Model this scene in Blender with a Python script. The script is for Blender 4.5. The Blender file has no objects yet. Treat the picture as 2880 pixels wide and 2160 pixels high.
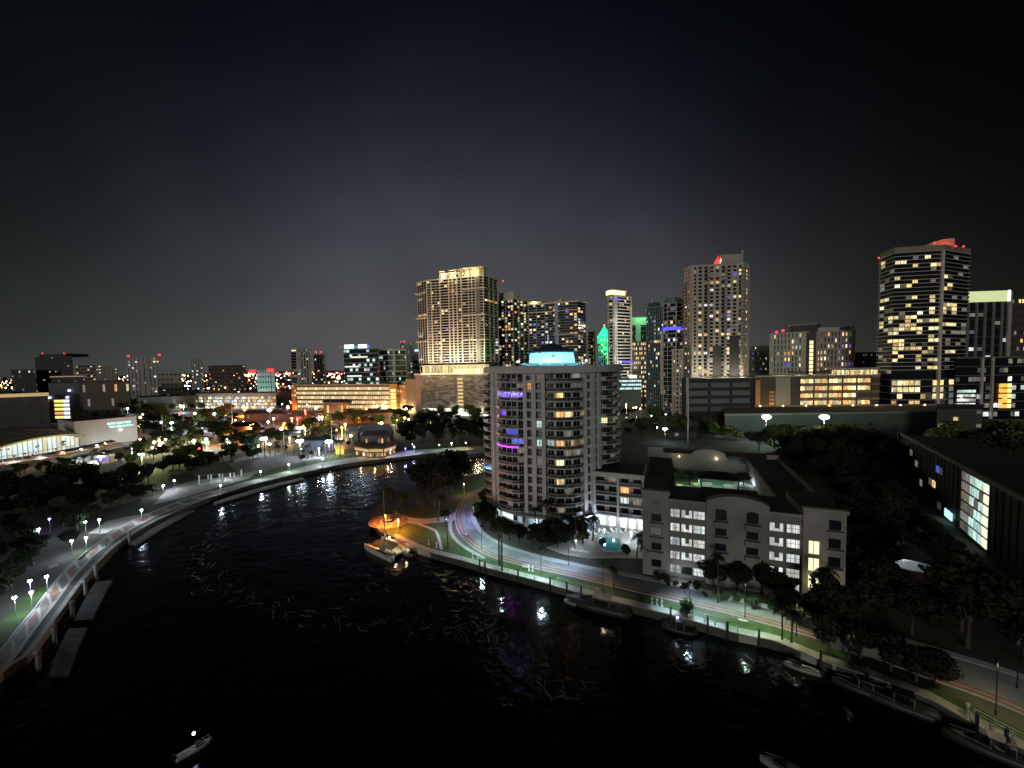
import bpy, bmesh, math, random
from mathutils import Vector, Matrix
from mathutils.geometry import tessellate_polygon
R = math.radians
PI = math.pi
rnd = random.Random(7)
SC = bpy.context.scene
COL = SC.collection

# ------------------------------------------------------------------ camera
CAMZ = 51.0
FPX = 1085.0                      # focal length in photo pixels (photo is 2880 wide)
PITCH, ROLL = R(2.8), R(1.03)
Fv = Vector((0, math.cos(PITCH), -math.sin(PITCH)))
U0 = Vector((0, math.sin(PITCH), math.cos(PITCH)))
R0 = Vector((1, 0, 0))
Rv = R0 * math.cos(ROLL) - U0 * math.sin(ROLL)
Uv = U0 * math.cos(ROLL) + R0 * math.sin(ROLL)
CAMP = Vector((0, 0, CAMZ))
cd = bpy.data.cameras.new('camera')
cam = bpy.data.objects.new('camera', cd)
COL.objects.link(cam)
M = Matrix.Identity(4)
for i in range(3):
    M[i][0], M[i][1], M[i][2], M[i][3] = Rv[i], Uv[i], -Fv[i], CAMP[i]
cam.matrix_world = M
cd.sensor_fit = 'HORIZONTAL'
cd.sensor_width = 36.0
cd.lens = 36.0 * FPX / 2880.0
cd.clip_start = 0.5
cd.clip_end = 20000
SC.camera = cam

# ------------------------------------------------------------------ sky: dark, with the city's glow low down
W = bpy.data.worlds.new('World')
SC.world = W
W.use_nodes = True
nt = W.node_tree
nt.nodes.clear()
wo = nt.nodes.new('ShaderNodeOutputWorld')
bg = nt.nodes.new('ShaderNodeBackground')
tc = nt.nodes.new('ShaderNodeTexCoord')
sx = nt.nodes.new('ShaderNodeSeparateXYZ')
nt.links.new(tc.outputs['Generated'], sx.inputs[0])
# glow of a city: brightest low over the middle of town, fading upwards and to both sides
def mth(op, *ins):
    n = nt.nodes.new('ShaderNodeMath'); n.operation = op
    for i, v in enumerate(ins):
        if isinstance(v, (int, float)): n.inputs[i].default_value = v
        else: nt.links.new(v, n.inputs[i])
    return n.outputs[0]
zc = mth('MAXIMUM', sx.outputs['Z'], 0.0); z2 = mth('MULTIPLY', zc, zc); xx = sx.outputs['X']; x2 = mth('MULTIPLY', xx, xx)
cmb = nt.nodes.new('ShaderNodeCombineColor')
for ch, (k0, k1, k2, k3, k4) in enumerate(((-.013, -5.788, -4.458, -.805, -5.396), (.124, -6.029, -3.451, -.901, -5.424), (.336, -4.991, -4.004, -.994, -6.163))):
    e_ = mth('MULTIPLY_ADD', zc, k1, k0); e_ = mth('MULTIPLY_ADD', z2, k2, e_); e_ = mth('MULTIPLY_ADD', xx, k3, e_); e_ = mth('MULTIPLY_ADD', x2, k4, e_)
    L_ = mth('EXPONENT', e_)
    nt.links.new(mth('DIVIDE', mth('MULTIPLY', L_, .10), mth('ADD', L_, .10)), cmb.inputs[ch])
nz = nt.nodes.new('ShaderNodeTexNoise'); nz.inputs['Scale'].default_value = 2.4; nz.inputs['Detail'].default_value = 5; nz.inputs['Distortion'].default_value = .5
nt.links.new(tc.outputs['Generated'], nz.inputs['Vector'])
nm = nt.nodes.new('ShaderNodeMapRange'); nm.inputs['From Min'].default_value = .3; nm.inputs['From Max'].default_value = .7; nm.inputs['To Min'].default_value = .80; nm.inputs['To Max'].default_value = 1.16
nt.links.new(nz.outputs['Fac'], nm.inputs['Value'])
nt.links.new(cmb.outputs[0], bg.inputs[0]); nt.links.new(nm.outputs[0], bg.inputs[1])
nt.links.new(bg.outputs[0], wo.inputs[0])

# soft low fill added to brighten the facades, from behind the viewer's left
sd = bpy.data.lights.new('facade_fill', 'SUN')
sd.energy = 0.50
sd.angle = R(12)
sd.color = (1, .97, .89)
sun = bpy.data.objects.new('facade_fill', sd)
COL.objects.link(sun)
sun.rotation_euler = Vector((.36, .93, -.13)).to_track_quat('-Z', 'Y').to_euler()

SC.view_settings.view_transform = 'Standard'
SC.view_settings.look = 'None'
SC.view_settings.exposure = 0
SC.view_settings.gamma = 1
SC.render.engine = 'CYCLES'
SC.cycles.use_light_tree = True
SC.cycles.max_bounces = 4
SC.cycles.diffuse_bounces = 2
SC.cycles.glossy_bounces = 3
SC.cycles.sample_clamp_indirect = 3
SC.cycles.caustics_reflective = False
SC.cycles.caustics_refractive = False

# ------------------------------------------------------------------ photo pixel -> place helpers
def ray(px, py):
    return (Rv * ((px - 1440) / FPX) + Uv * ((1080 - py) / FPX) + Fv)
def G(px, py, z=0.0):
    d = ray(px, py)
    t = (z - CAMZ) / d.z
    p = CAMP + d * t
    return Vector((p.x, p.y, z))
def atY(px, Y, py=1027):
    d = ray(px, py)
    return CAMP + d * (Y / d.y)
def proj(p):
    v = Vector(p) - CAMP
    zc = v.dot(Fv)
    if zc <= .1: return (-9999, -9999)
    return (1440 + FPX * v.dot(Rv) / zc, 1080 - FPX * v.dot(Uv) / zc)
def hz(x, y, py):
    """height at which the upright through (x, y) reaches photo row py"""
    k = (1080 - py) / FPX
    a = Vector((x, y, -CAMZ))
    # (a + z ez).U = k (a + z ez).F
    return (k * a.dot(Fv) - a.dot(Uv)) / (Uv.z - k * Fv.z)

# ------------------------------------------------------------------ materials
MATS = {}
def mat(name, col, rough=.8, metal=0., noise=.0, scale=1.0, bump=0., spec=.5):
    if name in MATS: return MATS[name]
    m = bpy.data.materials.new(name); m.use_nodes = True
    t = m.node_tree; b = t.nodes['Principled BSDF']
    b.inputs['Base Color'].default_value = (*col, 1)
    b.inputs['Roughness'].default_value = rough
    b.inputs['Metallic'].default_value = metal
    b.inputs['Specular IOR Level'].default_value = spec
    if noise or bump:
        c = t.nodes.new('ShaderNodeTexCoord'); n = t.nodes.new('ShaderNodeTexNoise')
        n.inputs['Scale'].default_value = scale; n.inputs['Detail'].default_value = 5
        t.links.new(c.outputs['Object'], n.inputs['Vector'])
        if noise:
            mx = t.nodes.new('ShaderNodeMapRange')
            mx.inputs['From Min'].default_value = .3; mx.inputs['From Max'].default_value = .7
            mx.inputs['To Min'].default_value = 1 - noise; mx.inputs['To Max'].default_value = 1 + noise
            t.links.new(n.outputs['Fac'], mx.inputs['Value'])
            mm = t.nodes.new('ShaderNodeMix'); mm.data_type = 'RGBA'; mm.blend_type = 'MULTIPLY'; mm.inputs[0].default_value = 1
            mm.inputs[6].default_value = (*col, 1)
            t.links.new(mx.outputs[0], mm.inputs[7]); t.links.new(mm.outputs[2], b.inputs['Base Color'])
        if bump:
            bp = t.nodes.new('ShaderNodeBump'); bp.inputs['Strength'].default_value = bump; bp.inputs['Distance'].default_value = .2
            t.links.new(n.outputs['Fac'], bp.inputs['Height']); t.links.new(bp.outputs[0], b.inputs['Normal'])
    MATS[name] = m
    return m
def em(name, col, s=1.0):
    if name in MATS: return MATS[name]
    m = bpy.data.materials.new(name); m.use_nodes = True
    t = m.node_tree; b = t.nodes['Principled BSDF']
    b.inputs['Base Color'].default_value = (.02, .02, .02, 1)
    b.inputs['Emission Color'].default_value = (*col, 1)
    b.inputs['Emission Strength'].default_value = s
    m.cycles.emission_sampling = 'NONE'
    MATS[name] = m
    return m
def lit(name, cols, smin, smax, curtain=.45):
    """lit room behind glass: colour and brightness differ per window, curtains and furniture break it up"""
    if name in MATS: return MATS[name]
    m = bpy.data.materials.new(name); m.use_nodes = True
    t = m.node_tree; b = t.nodes['Principled BSDF']
    b.inputs['Base Color'].default_value = (.02, .02, .02, 1); b.inputs['Roughness'].default_value = .2
    oi = t.nodes.new('ShaderNodeObjectInfo')
    r = t.nodes.new('ShaderNodeValToRGB'); r.color_ramp.interpolation = 'LINEAR'
    e = r.color_ramp.elements
    e[0].color = (*cols[0], 1); e[1].color = (*cols[-1], 1)
    for i, c in enumerate(cols[1:-1]):
        x = e.new((i + 1) / (len(cols) - 1)); x.color = (*c, 1)
    t.links.new(oi.outputs['Random'], r.inputs[0])
    w = t.nodes.new('ShaderNodeTexWhiteNoise'); w.noise_dimensions = '1D'
    t.links.new(oi.outputs['Random'], w.inputs['W'])
    mr = t.nodes.new('ShaderNodeMapRange'); mr.inputs['To Min'].default_value = smin; mr.inputs['To Max'].default_value = smax
    t.links.new(w.outputs['Value'], mr.inputs['Value'])
    c = t.nodes.new('ShaderNodeTexCoord'); mpn = t.nodes.new('ShaderNodeMapping'); mpn.inputs['Scale'].default_value = (2.3, 2.3, .35)
    ad = t.nodes.new('ShaderNodeVectorMath'); ad.operation = 'ADD'
    t.links.new(c.outputs['Object'], ad.inputs[0]); t.links.new(oi.outputs['Location'], ad.inputs[1])
    t.links.new(ad.outputs[0], mpn.inputs['Vector'])
    n = t.nodes.new('ShaderNodeTexNoise'); n.inputs['Scale'].default_value = .8; n.inputs['Detail'].default_value = 2
    t.links.new(mpn.outputs[0], n.inputs['Vector'])
    m2 = t.nodes.new('ShaderNodeMapRange'); m2.inputs['From Min'].default_value = .38; m2.inputs['From Max'].default_value = .62
    m2.inputs['To Min'].default_value = 1 - curtain; m2.inputs['To Max'].default_value = 1 + curtain * .5
    t.links.new(n.outputs['Fac'], m2.inputs['Value'])
    mu = t.nodes.new('ShaderNodeMath'); mu.operation = 'MULTIPLY'
    t.links.new(mr.outputs[0], mu.inputs[0]); t.links.new(m2.outputs[0], mu.inputs[1])
    t.links.new(r.outputs[0], b.inputs['Emission Color']); t.links.new(mu.outputs[0], b.inputs['Emission Strength'])
    m.cycles.emission_sampling = 'NONE'
    MATS[name] = m
    return m

GLASS = mat('dark_glass', (.012, .014, .018), .25, 0, spec=.3)
CONC = mat('pale_concrete', (.58, .54, .47), .85, 0, .18, .05)
CREAM = mat('cream_stucco', (.46, .42, .37), .9, 0, .14, .12, .05)
TAN = mat('tan_concrete', (.45, .39, .31), .9, 0, .15, .06)
GREY = mat('grey_concrete', (.38, .38, .35), .9, 0, .2, .06)
DARKW = mat('dark_cladding', (.055, .052, .05), .7, 0, .2, .1)
BROWN = mat('brown_cladding', (.10, .07, .05), .8, 0, .2, .1)
ROOF = mat('dark_roof', (.022, .022, .024), .9, 0, .3, .15)
BLUEG = mat('blue_cladding', (.10, .17, .25), .5, 0, .15, .05)
TEAL = mat('teal_cladding', (.09, .19, .21), .5, 0, .15, .05)
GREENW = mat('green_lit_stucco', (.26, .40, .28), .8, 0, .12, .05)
METAL = mat('dark_metal', (.03, .03, .03), .5, .6)
LMET = mat('pale_metal', (.38, .38, .38), .4, .3)
BARK = mat('bark', (.07, .055, .04), .9, 0, .3, 2.)
WHITE = mat('white_paint', (.75, .75, .73), .5)
LW = {
 'y': lit('lit_window_yellow', [(1, .62, .20), (1, .74, .32), (1, .86, .50), (1, .68, .24)], .45, 1.9, .6),
 'w': lit('lit_window_white', [(.86, .93, 1), (1, .96, .86), (.8, .95, .9)], .4, 1.5, .6),
 'o': lit('lit_window_orange', [(1, .42, .12), (1, .55, .25)], .6, 1.5),
 'b': lit('lit_window_blue', [(.10, .08, 1), (.20, .26, 1)], .6, 1.1),
 'p': lit('lit_window_violet', [(.22, .10, 1), (.38, .2, 1)], .6, 1.1),
 'c': lit('lit_window_pale_green', [(.62, 1, .85), (.75, 1, .9)], .5, 1.2),
 's': lit('lit_stair_white', [(.88,.96,1), (1,.99,.93), (.85,.95,.93)], .55, .95, .4),
 'd': lit('lit_window_dim', [(.8, .68, .45), (.6, .62, .6)], .06, .35),
}
RED = em('red_beacon', (1, .03, .04), 3.0)

# ------------------------------------------------------------------ mesh builder
class MB:
    def __init__(s): s.v = []; s.f = []; s.mi = []; s.m = 0
    def add(s, vs, fs):
        o = len(s.v); s.v += [tuple(v) for v in vs]
        for f in fs: s.f.append(tuple(o + i for i in f)); s.mi.append(s.m)
        return s
    def box(s, x0, y0, z0, x1, y1, z1):
        return s.add([(x0,y0,z0),(x1,y0,z0),(x1,y1,z0),(x0,y1,z0),(x0,y0,z1),(x1,y0,z1),(x1,y1,z1),(x0,y1,z1)],
                     [(0,3,2,1),(4,5,6,7),(0,1,5,4),(1,2,6,5),(2,3,7,6),(3,0,4,7)])
    def obox(s, P, d, s0, s1, o0, o1, z0, z1):
        """box on a wall line: P origin, d unit direction, outward normal (d.y,-d.x); o0..o1 outward offsets"""
        n = (d[1], -d[0])
        def q(a, o, z): return (P[0]+d[0]*a+n[0]*o, P[1]+d[1]*a+n[1]*o, z)
        return s.add([q(s0,o1,z0),q(s1,o1,z0),q(s1,o0,z0),q(s0,o0,z0),q(s0,o1,z1),q(s1,o1,z1),q(s1,o0,z1),q(s0,o0,z1)],
                     [(0,3,2,1),(4,5,6,7),(0,1,5,4),(1,2,6,5),(2,3,7,6),(3,0,4,7)])
    def prism(s, poly, z0, z1):
        n = len(poly)
        ar = sum(poly[i][0]*poly[(i+1)%n][1]-poly[(i+1)%n][0]*poly[i][1] for i in range(n))
        if ar < 0: poly = list(reversed(poly))
        vs = [(p[0],p[1],z0) for p in poly] + [(p[0],p[1],z1) for p in poly]
        tris = tessellate_polygon([[Vector((p[0],p[1],0)) for p in poly]])
        fs = []
        for t in tris:
            a,b,c = [poly[i] for i in t]
            if (b[0]-a[0])*(c[1]-a[1])-(b[1]-a[1])*(c[0]-a[0]) < 0: t = (t[0],t[2],t[1])
            fs.append((t[0]+n,t[1]+n,t[2]+n)); fs.append((t[0],t[2],t[1]))
        for i in range(n):
            j = (i+1)%n; fs.append((i,j,j+n,i+n))
        return s.add(vs, fs)
    def tube(s, p, q, r0, r1=None, n=6, cap=True):
        p, q = Vector(p), Vector(q); r1 = r0 if r1 is None else r1
        a = (q-p).normalized(); b = a.orthogonal().normalized(); c = a.cross(b)
        vs = [p+(b*math.cos(2*PI*i/n)+c*math.sin(2*PI*i/n))*r0 for i in range(n)] + [q+(b*math.cos(2*PI*i/n)+c*math.sin(2*PI*i/n))*r1 for i in range(n)]
        fs = [(i,(i+1)%n,(i+1)%n+n,i+n) for i in range(n)]
        if cap: fs += [tuple(range(n-1,-1,-1)), tuple(range(n,2*n))]
        return s.add(vs, fs)
    def path(s, pts, rr, n=6):
        for i in range(len(pts)-1):
            s.tube(pts[i], pts[i+1], rr[i] if isinstance(rr,(list,tuple)) else rr, rr[i+1] if isinstance(rr,(list,tuple)) else rr, n)
        return s
    def lathe(s, c, prof, n=12):
        """prof: list of (r, z)"""
        vs = []; m = len(prof)
        for r, z in prof:
            for i in range(n): vs.append((c[0]+r*math.cos(2*PI*i/n), c[1]+r*math.sin(2*PI*i/n), c[2]+z))
        fs = [(k*n+i, k*n+(i+1)%n, (k+1)*n+(i+1)%n, (k+1)*n+i) for k in range(m-1) for i in range(n)]
        fs += [tuple(range(n-1,-1,-1)), tuple(range((m-1)*n, m*n))]
        return s.add(vs, fs)
    def ball(s, c, r, n=8, sz=1.0):
        k = max(3, n//2)
        return s.lathe(c, [(r*math.sin(PI*(i+.12)/(k+.24)), -r*sz*math.cos(PI*(i+.12)/(k+.24))) for i in range(k+1)], n)
    def mesh(s, name, mats, smooth=False):
        me = bpy.data.meshes.new(name)
        me.from_pydata(s.v, [], s.f)
        for m in (mats if isinstance(mats, (list, tuple)) else [mats]): me.materials.append(m)
        if any(s.mi): me.polygons.foreach_set('material_index', s.mi)
        if smooth: me.polygons.foreach_set('use_smooth', [True]*len(me.polygons))
        me.update()
        return me
    def build(s, name, mats, parent=None, smooth=False, **kw):
        return link(name, s.mesh(name, mats, smooth), parent, **kw)
def link(name, data, parent=None, loc=None, rz=None, **kw):
    o = bpy.data.objects.new(name, data)
    COL.objects.link(o)
    if parent is not None: o.parent = parent
    if loc is not None: o.location = loc
    if rz is not None: o.rotation_euler = (0, 0, rz)
    for k, v in kw.items(): o[k] = v
    return o
def thing(name, label, cat, loc=(0,0,0), rz=0, group=None):
    o = link(name, None, None, loc, rz, label=label, category=cat)
    o.empty_display_size = .3
    if group: o['group'] = group
    return o
def copy_tree(o, parent=None, loc=None, rz=None, label=None, sc=None):
    c = o.copy(); COL.objects.link(c)
    if parent is not None: c.parent = parent
    if loc is not None: c.location = loc
    if rz is not None: c.rotation_euler = (0, 0, rz)
    if sc is not None: c.scale = (sc, sc, sc) if not isinstance(sc, tuple) else sc
    if label: c['label'] = label
    for ch in list(o.children): copy_tree(ch, c)
    return c
LK = 1.0          # all lamps and added fill lights are scaled together
def point(parent, loc, col, w, r=.25, kind='POINT', spot=None, aim=(0, 0, -1)):
    l = bpy.data.lights.new('bulb_or_fill', kind)
    l.energy = w*LK; l.color = col; l.shadow_soft_size = r
    if kind == 'SPOT': l.spot_size = R(spot or 120); l.spot_blend = .5
    o = link('bulb_or_fill', l, parent, loc)
    if kind == 'SPOT': o.rotation_euler = Vector(aim).to_track_quat('-Z', 'Y').to_euler()
    return o
# ================================================================== SETTING: water, land, roads, paths
WZ = -1.6
def water_mat():
    m = bpy.data.materials.new('river_water'); m.use_nodes = True
    t = m.node_tree; b = t.nodes['Principled BSDF']
    b.inputs['Base Color'].default_value = (.0012, .0018, .0022, 1)
    b.inputs['Roughness'].default_value = .11
    b.inputs['IOR'].default_value = 1.33
    c = t.nodes.new('ShaderNodeTexCoord')
    n = t.nodes.new('ShaderNodeTexNoise'); n.inputs['Scale'].default_value = .45; n.inputs['Detail'].default_value = 2; n.inputs['Distortion'].default_value = .6
    n2 = t.nodes.new('ShaderNodeTexNoise'); n2.inputs['Scale'].default_value = .12; n2.inputs['Detail'].default_value = 2
    t.links.new(c.outputs['Object'], n.inputs['Vector']); t.links.new(c.outputs['Object'], n2.inputs['Vector'])
    ma = t.nodes.new('ShaderNodeMath'); ma.operation = 'MULTIPLY_ADD'; ma.inputs[1].default_value = 2.0
    t.links.new(n2.outputs['Fac'], ma.inputs[0]); t.links.new(n.outputs['Fac'], ma.inputs[2])
    bp = t.nodes.new('ShaderNodeBump'); bp.inputs['Strength'].default_value = .36; bp.inputs['Distance'].default_value = .35
    t.links.new(ma.outputs[0], bp.inputs['Height']); t.links.new(bp.outputs[0], b.inputs['Normal'])
    return m
wm = MB().add([(-4000,-300,WZ),(4000,-300,WZ),(4000,2500,WZ),(-4000,2500,WZ)], [(0,1,2,3)])
wm.build('water', water_mat(), kind='structure')

LEFTBANK = [(-500,2560),(-200,2120),(0,1896),(74,1851),(156,1744),(246,1621),(328,1535),(420,1476),(510,1433),(608,1392),(700,1366),(825,1336),(960,1307),(1105,1288),(1225,1274),(1360,1266),(1500,1222),(1650,1163),(1733,1135),(1813,1122),(1875,1109)]
RIGHTBANK = [(1880,1116),(1840,1128),(1793,1153),(1740,1192),(1722,1214),(1640,1245),(1500,1290),(1400,1322),(1300,1340),(1160,1366),(1075,1410),(1044,1440),(1043,1462),(1068,1495),(1100,1508),(1170,1541),(1218,1556),(1317,1582),(1355,1594),(1460,1621),(1551,1646),(1645,1673),(1760,1700),(1885,1730),(2066,1781),(2171,1802),(2211,1817),(2314,1860),(2450,1905),(2569,1950),(2612,1967),(2713,2023),(2880,2112),(3200,2260)]
lb = [G(*p) for p in LEFTBANK]; rb = [G(*p) for p in RIGHTBANK]
land = [(v.x, v.y) for v in lb + rb] + [(400,-50),(6000,-50),(6000,9000),(-6000,9000),(-6000,-50)]
GROUND = mat('town_ground', (.075, .078, .060), .95, 0, .6, .035, .1)
MB().prism(land, -6, 0).build('ground', GROUND, kind='structure')

GRASS = mat('lawn_grass', (.038, .078, .014), .95, 0, .35, .6, .3)
ASPH = mat('street_asphalt', (.20, .21, .21), .85, 0, .32, .22, .08)
KERBM = mat('kerb_concrete', (.40, .41, .38), .85, 0, .12, .5)
PATHM = mat('path_concrete', (.36, .35, .31), .85, 0, .2, .5)
PATHD = mat('path_weathered', (.15, .14, .125), .85, 0, .3, .4)
BRICKM = mat('path_brick', (.22, .115, .09), .85, 0, .25, .8)
WALLM = mat('seawall_concrete', (.34, .34, .31), .9, 0, .3, .4)
DOCKM = mat('dock_boards', (.055, .055, .05), .9, 0, .3, .5)
SAND = mat('planting_bed_mulch', (.05, .045, .035), .95, 0, .3, .7)

def crom(pts, n):
    """even resample of a polyline through a Catmull-Rom curve"""
    P = [Vector(p) for p in pts]; out = []
    m = len(P)
    for i in range(m-1):
        a, b, c, d = P[max(i-1,0)], P[i], P[i+1], P[min(i+2,m-1)]
        for k in range(8):
            t = k/8; out.append(.5*((2*b)+(-a+c)*t+(2*a-5*b+4*c-d)*t*t+(-a+3*b-3*c+d)*t**3))
    out.append(P[-1])
    L = [0]
    for i in range(1, len(out)): L.append(L[-1]+(out[i]-out[i-1]).length)
    res = []; j = 0
    for k in range(n):
        s = L[-1]*k/(n-1)
        while j < len(L)-2 and L[j+1] < s: j += 1
        u = (s-L[j])/max(1e-6, L[j+1]-L[j]); res.append(out[j].lerp(out[j+1], min(1,max(0,u))))
    return res
def strip(A, B, z, th):
    mb = MB(); n = len(A)
    vs = []
    for a, b in zip(A, B): vs += [(a.x,a.y,z),(b.x,b.y,z),(b.x,b.y,z-th),(a.x,a.y,z-th)]
    fs = []
    for i in range(n-1):
        o = 4*i; q = o+4
        fs += [(o,o+1,q+1,q),(o+1,o+2,q+2,q+1),(o+3,o,q,q+3),(o+2,o+3,q+3,q+2)]
    fs += [(0,3,2,1),(4*n-4,4*n-3,4*n-2,4*n-1)]
    return mb.add(vs, fs)
def ribbon(name, L, Rr, z, m, th=.1, n=60, **kw):
    A = crom([G(*p, z) for p in L], n); B = crom([G(*p, z) for p in Rr], n)
    return strip(A, B, z, th).build(name, m, **(kw or dict(kind='structure'))), A, B
def offset_line(A, d):
    """points moved sideways (to the left of travel for d > 0)"""
    out = []
    for i, p in enumerate(A):
        t = (A[min(i+1,len(A)-1)]-A[max(i-1,0)]); t.z = 0; t.normalize()
        out.append(p + Vector((-t.y, t.x, 0))*d)
    return out
def patch(name, px, z, m, th=.05, **kw):
    return MB().prism([(v.x, v.y) for v in (G(*p, z) for p in px)], z-th, z).build(name, m, **(kw or dict(kind='structure')))

# --- right bank road (an S-curve round the point, then down to the lower right)
RL = [(1700,1290),(1560,1316),(1440,1338),(1379,1358),(1325,1388),(1295,1413),(1280,1445),(1283,1483),(1302,1515),(1343,1548),(1384,1568),(1459,1589),(1540,1607),(1620,1625),(1800,1668),(2000,1716),(2196,1768),(2400,1830),(2600,1905),(2760,1962),(2880,2012),(3200,2160)]
RR = [(1720,1318),(1600,1340),(1480,1362),(1412,1378),(1370,1399),(1346,1420),(1337,1450),(1350,1481),(1375,1507),(1418,1530),(1460,1545),(1518,1562),(1600,1580),(1670,1595),(1800,1618),(1994,1662),(2218,1716),(2420,1760),(2660,1830),(2800,1872),(2900,1905),(3300,2050)]
road, RA, RB = ribbon('road', RL, RR, .05, ASPH, .12, 140)
kerbL = offset_line(RA, .22); kerbR = offset_line(RB, -.22)
strip(RA, kerbL, .16, .2).build('kerb', KERBM, kind='structure')
strip(offset_line(RB, .0), offset_line(RB, -1.5), .17, .2).build('pavement', KERBM, kind='structure')
# brick band with pale edging beside the road, on the river side
k1 = offset_line(RA, .3); k2 = offset_line(RA, 1.2); k3 = offset_line(RA, 1.35)
strip(k1[20:], k2[20:], .10, .1).build('brick_path', BRICKM, kind='structure')
strip(k2[20:], k3[20:], .13, .1).build('brick_edging', KERBM, kind='structure')
strip(k3[20:], offset_line(RA, 2.1)[20:], .10, .1).build('brick_path', BRICKM, kind='structure')
# lawn between the path and the seawall, and the quay path
lawn_px = [(1100,1503),(1170,1520),(1218,1532),(1300,1552),(1340,1572),(1420,1592),(1540,1628),(1660,1652),(1800,1692),(1900,1722),(2000,1748),(2100,1778),(2200,1808),(2314,1845),(2450,1892),(2600,1955),(2720,2015),(2880,2100),(3200,2240)]
RIVL = crom([G(*p) for p in RIGHTBANK[14:]], 160)
quayA = offset_line(RIVL, .05); quayB = offset_line(RIVL, 1.9)
strip(quayA, quayB, .12, 1.6).build('quay_path', PATHM, kind='structure')
strip(quayB, offset_line(RIVL, 4.2), .06, .05).build('lawn', GRASS, kind='structure')
# point: lawn, orange lit round plaza and its paths
patch('lawn', [(1075,1490),(1060,1440),(1110,1425),(1160,1430),(1220,1420),(1262,1425),(1262,1462),(1270,1500),(1296,1530),(1335,1562),(1400,1590),(1460,1612),(1355,1588),(1218,1549),(1170,1534),(1100,1503)], .07, GRASS)
patch('lawn', [(1300,1392),(1340,1366),(1400,1342),(1460,1330),(1440,1322),(1360,1336),(1296,1366),(1270,1392)], .07, GRASS)
PLZ = G(1094, 1466)
def ellipse(c, rx, ry, n=28, a0=0): return [(c.x+rx*math.cos(a0+2*PI*i/n), c.y+ry*math.sin(a0+2*PI*i/n)) for i in range(n)]
pz = MB().prism(ellipse(PLZ, 6.6, 5.8), .0, .14).build('plaza', PATHM, kind='structure')
rr_ = rnd
for i in range(30):     # two rings of brick panels laid in the round plaza
    pass
for ring, (ra, rb_) in enumerate(((3.1, 4.4), (4.8, 6.2))):
    nseg = 12 if ring == 0 else 16
    for i in range(nseg):
        a0, a1 = 2*PI*i/nseg+.04, 2*PI*(i+1)/nseg-.04
        k = [a0+(a1-a0)*j/3 for j in range(4)]
        pl = [(PLZ.x+ra*math.cos(a), PLZ.y+ra*.88*math.sin(a)) for a in k] + [(PLZ.x+rb_*math.cos(a), PLZ.y+rb_*.88*math.sin(a)) for a in reversed(k)]
        MB().prism(pl, .12, .165).build('paving_panel', BRICKM, pz)
MB().prism(ellipse(PLZ, 2.0, 1.8, 14), .1, .45).build('planter_bed', SAND, pz)
ribbon('garden_path', [(1108,1436),(1140,1452),(1180,1458),(1225,1456),(1262,1448),(1280,1440)], [(1112,1452),(1140,1468),(1180,1473),(1225,1470),(1262,1466),(1284,1462)], .12, PATHM, .1, 30)
ribbon('garden_path', [(1172,1474),(1215,1490),(1226,1500),(1232,1522),(1238,1545)], [(1180,1472),(1221,1487),(1233,1498),(1240,1520),(1246,1545)], .13, KERBM, .1, 24)
ribbon('garden_path', [(1262,1462),(1262,1490),(1275,1516),(1310,1545),(1360,1572)], [(1272,1462),(1272,1490),(1285,1514),(1318,1541),(1366,1567)], .13, PATHM, .1, 30)

# --- left bank: riverwalk with brick panels, wall, lower dock
PL_ = [(-260,2030),(-120,1905),(0,1834),(49,1773),(94,1720),(160,1634),(205,1584),(262,1539),(336,1486),(400,1452),(450,1432),(520,1404),(600,1380)]
PR_ = [(-160,2130),(-60,1960),(45,1847),(102,1769),(164,1687),(213,1621),(262,1568),(300,1536),(348,1502),(420,1462),(508,1425),(560,1408),(640,1384)]
prom, PA, PB = ribbon('riverwalk', PL_, PR_, .12, PATHM, .12, 80)
for i in range(2, 76, 4):
    a0, a1 = PA[i].lerp(PB[i], .12), PA[i+3].lerp(PB[i+3], .12)
    b0, b1 = PA[i].lerp(PB[i], .78), PA[i+3].lerp(PB[i+3], .78)
    MB().prism([(p.x,p.y) for p in (a0,b0,b1,a1)], .10, .15).build('paving_panel', BRICKM if i % 8 == 2 else PATHD, prom)
strip(offset_line(PA, .0), offset_line(PA, .35), .28, .3).build('kerb', KERBM, kind='structure')
LBc = crom([G(*p) for p in LEFTBANK[:19]], 200)
strip(offset_line(LBc, -.0), offset_line(LBc, .9), .22, 1.7).build('seawall', WALLM, kind='structure')
# plazas and paths farther along the left bank
ribbon('riverwalk', [(600,1380),(700,1352),(800,1325),(900,1302),(1000,1286),(1105,1272),(1225,1262),(1380,1252)], [(640,1384),(715,1362),(825,1334),(950,1308),(1040,1294),(1115,1285),(1225,1272),(1380,1262)], .10, PATHM, .1, 60)
ribbon('lawn', [(620,1368),(700,1340),(800,1314),(900,1292),(1000,1278),(1105,1264),(1225,1256),(1380,1244)], [(600,1379),(700,1351),(800,1324),(900,1301),(1000,1285),(1105,1271),(1225,1261),(1380,1251)], .08, GRASS, .06, 50)
patch('plaza', [(430,1420),(470,1376),(540,1352),(640,1340),(730,1322),(700,1345),(600,1374),(520,1398)], .11, PATHM)
patch('plaza', [(560,1330),(720,1270),(900,1250),(1000,1240),(1100,1236),(1100,1262),(1000,1276),(880,1294),(740,1324),(640,1342)], .09, PATHD)
patch('lawn', [(470,1350),(520,1335),(570,1332),(560,1345),(500,1362)], .13, GRASS)
patch('lawn', [(330,1402),(350,1372),(400,1378),(400,1396)], .13, GRASS)
patch('lawn', [(-80,1800),(0,1754),(60,1690),(120,1642),(135,1652),(90,1712),(45,1768),(0,1815),(-60,1860)], .10, GRASS)
ribbon('lawn', [(205,1570),(260,1525),(320,1488)], [(225,1578),(268,1536),(326,1492)], .15, GRASS, .06, 20)
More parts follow.
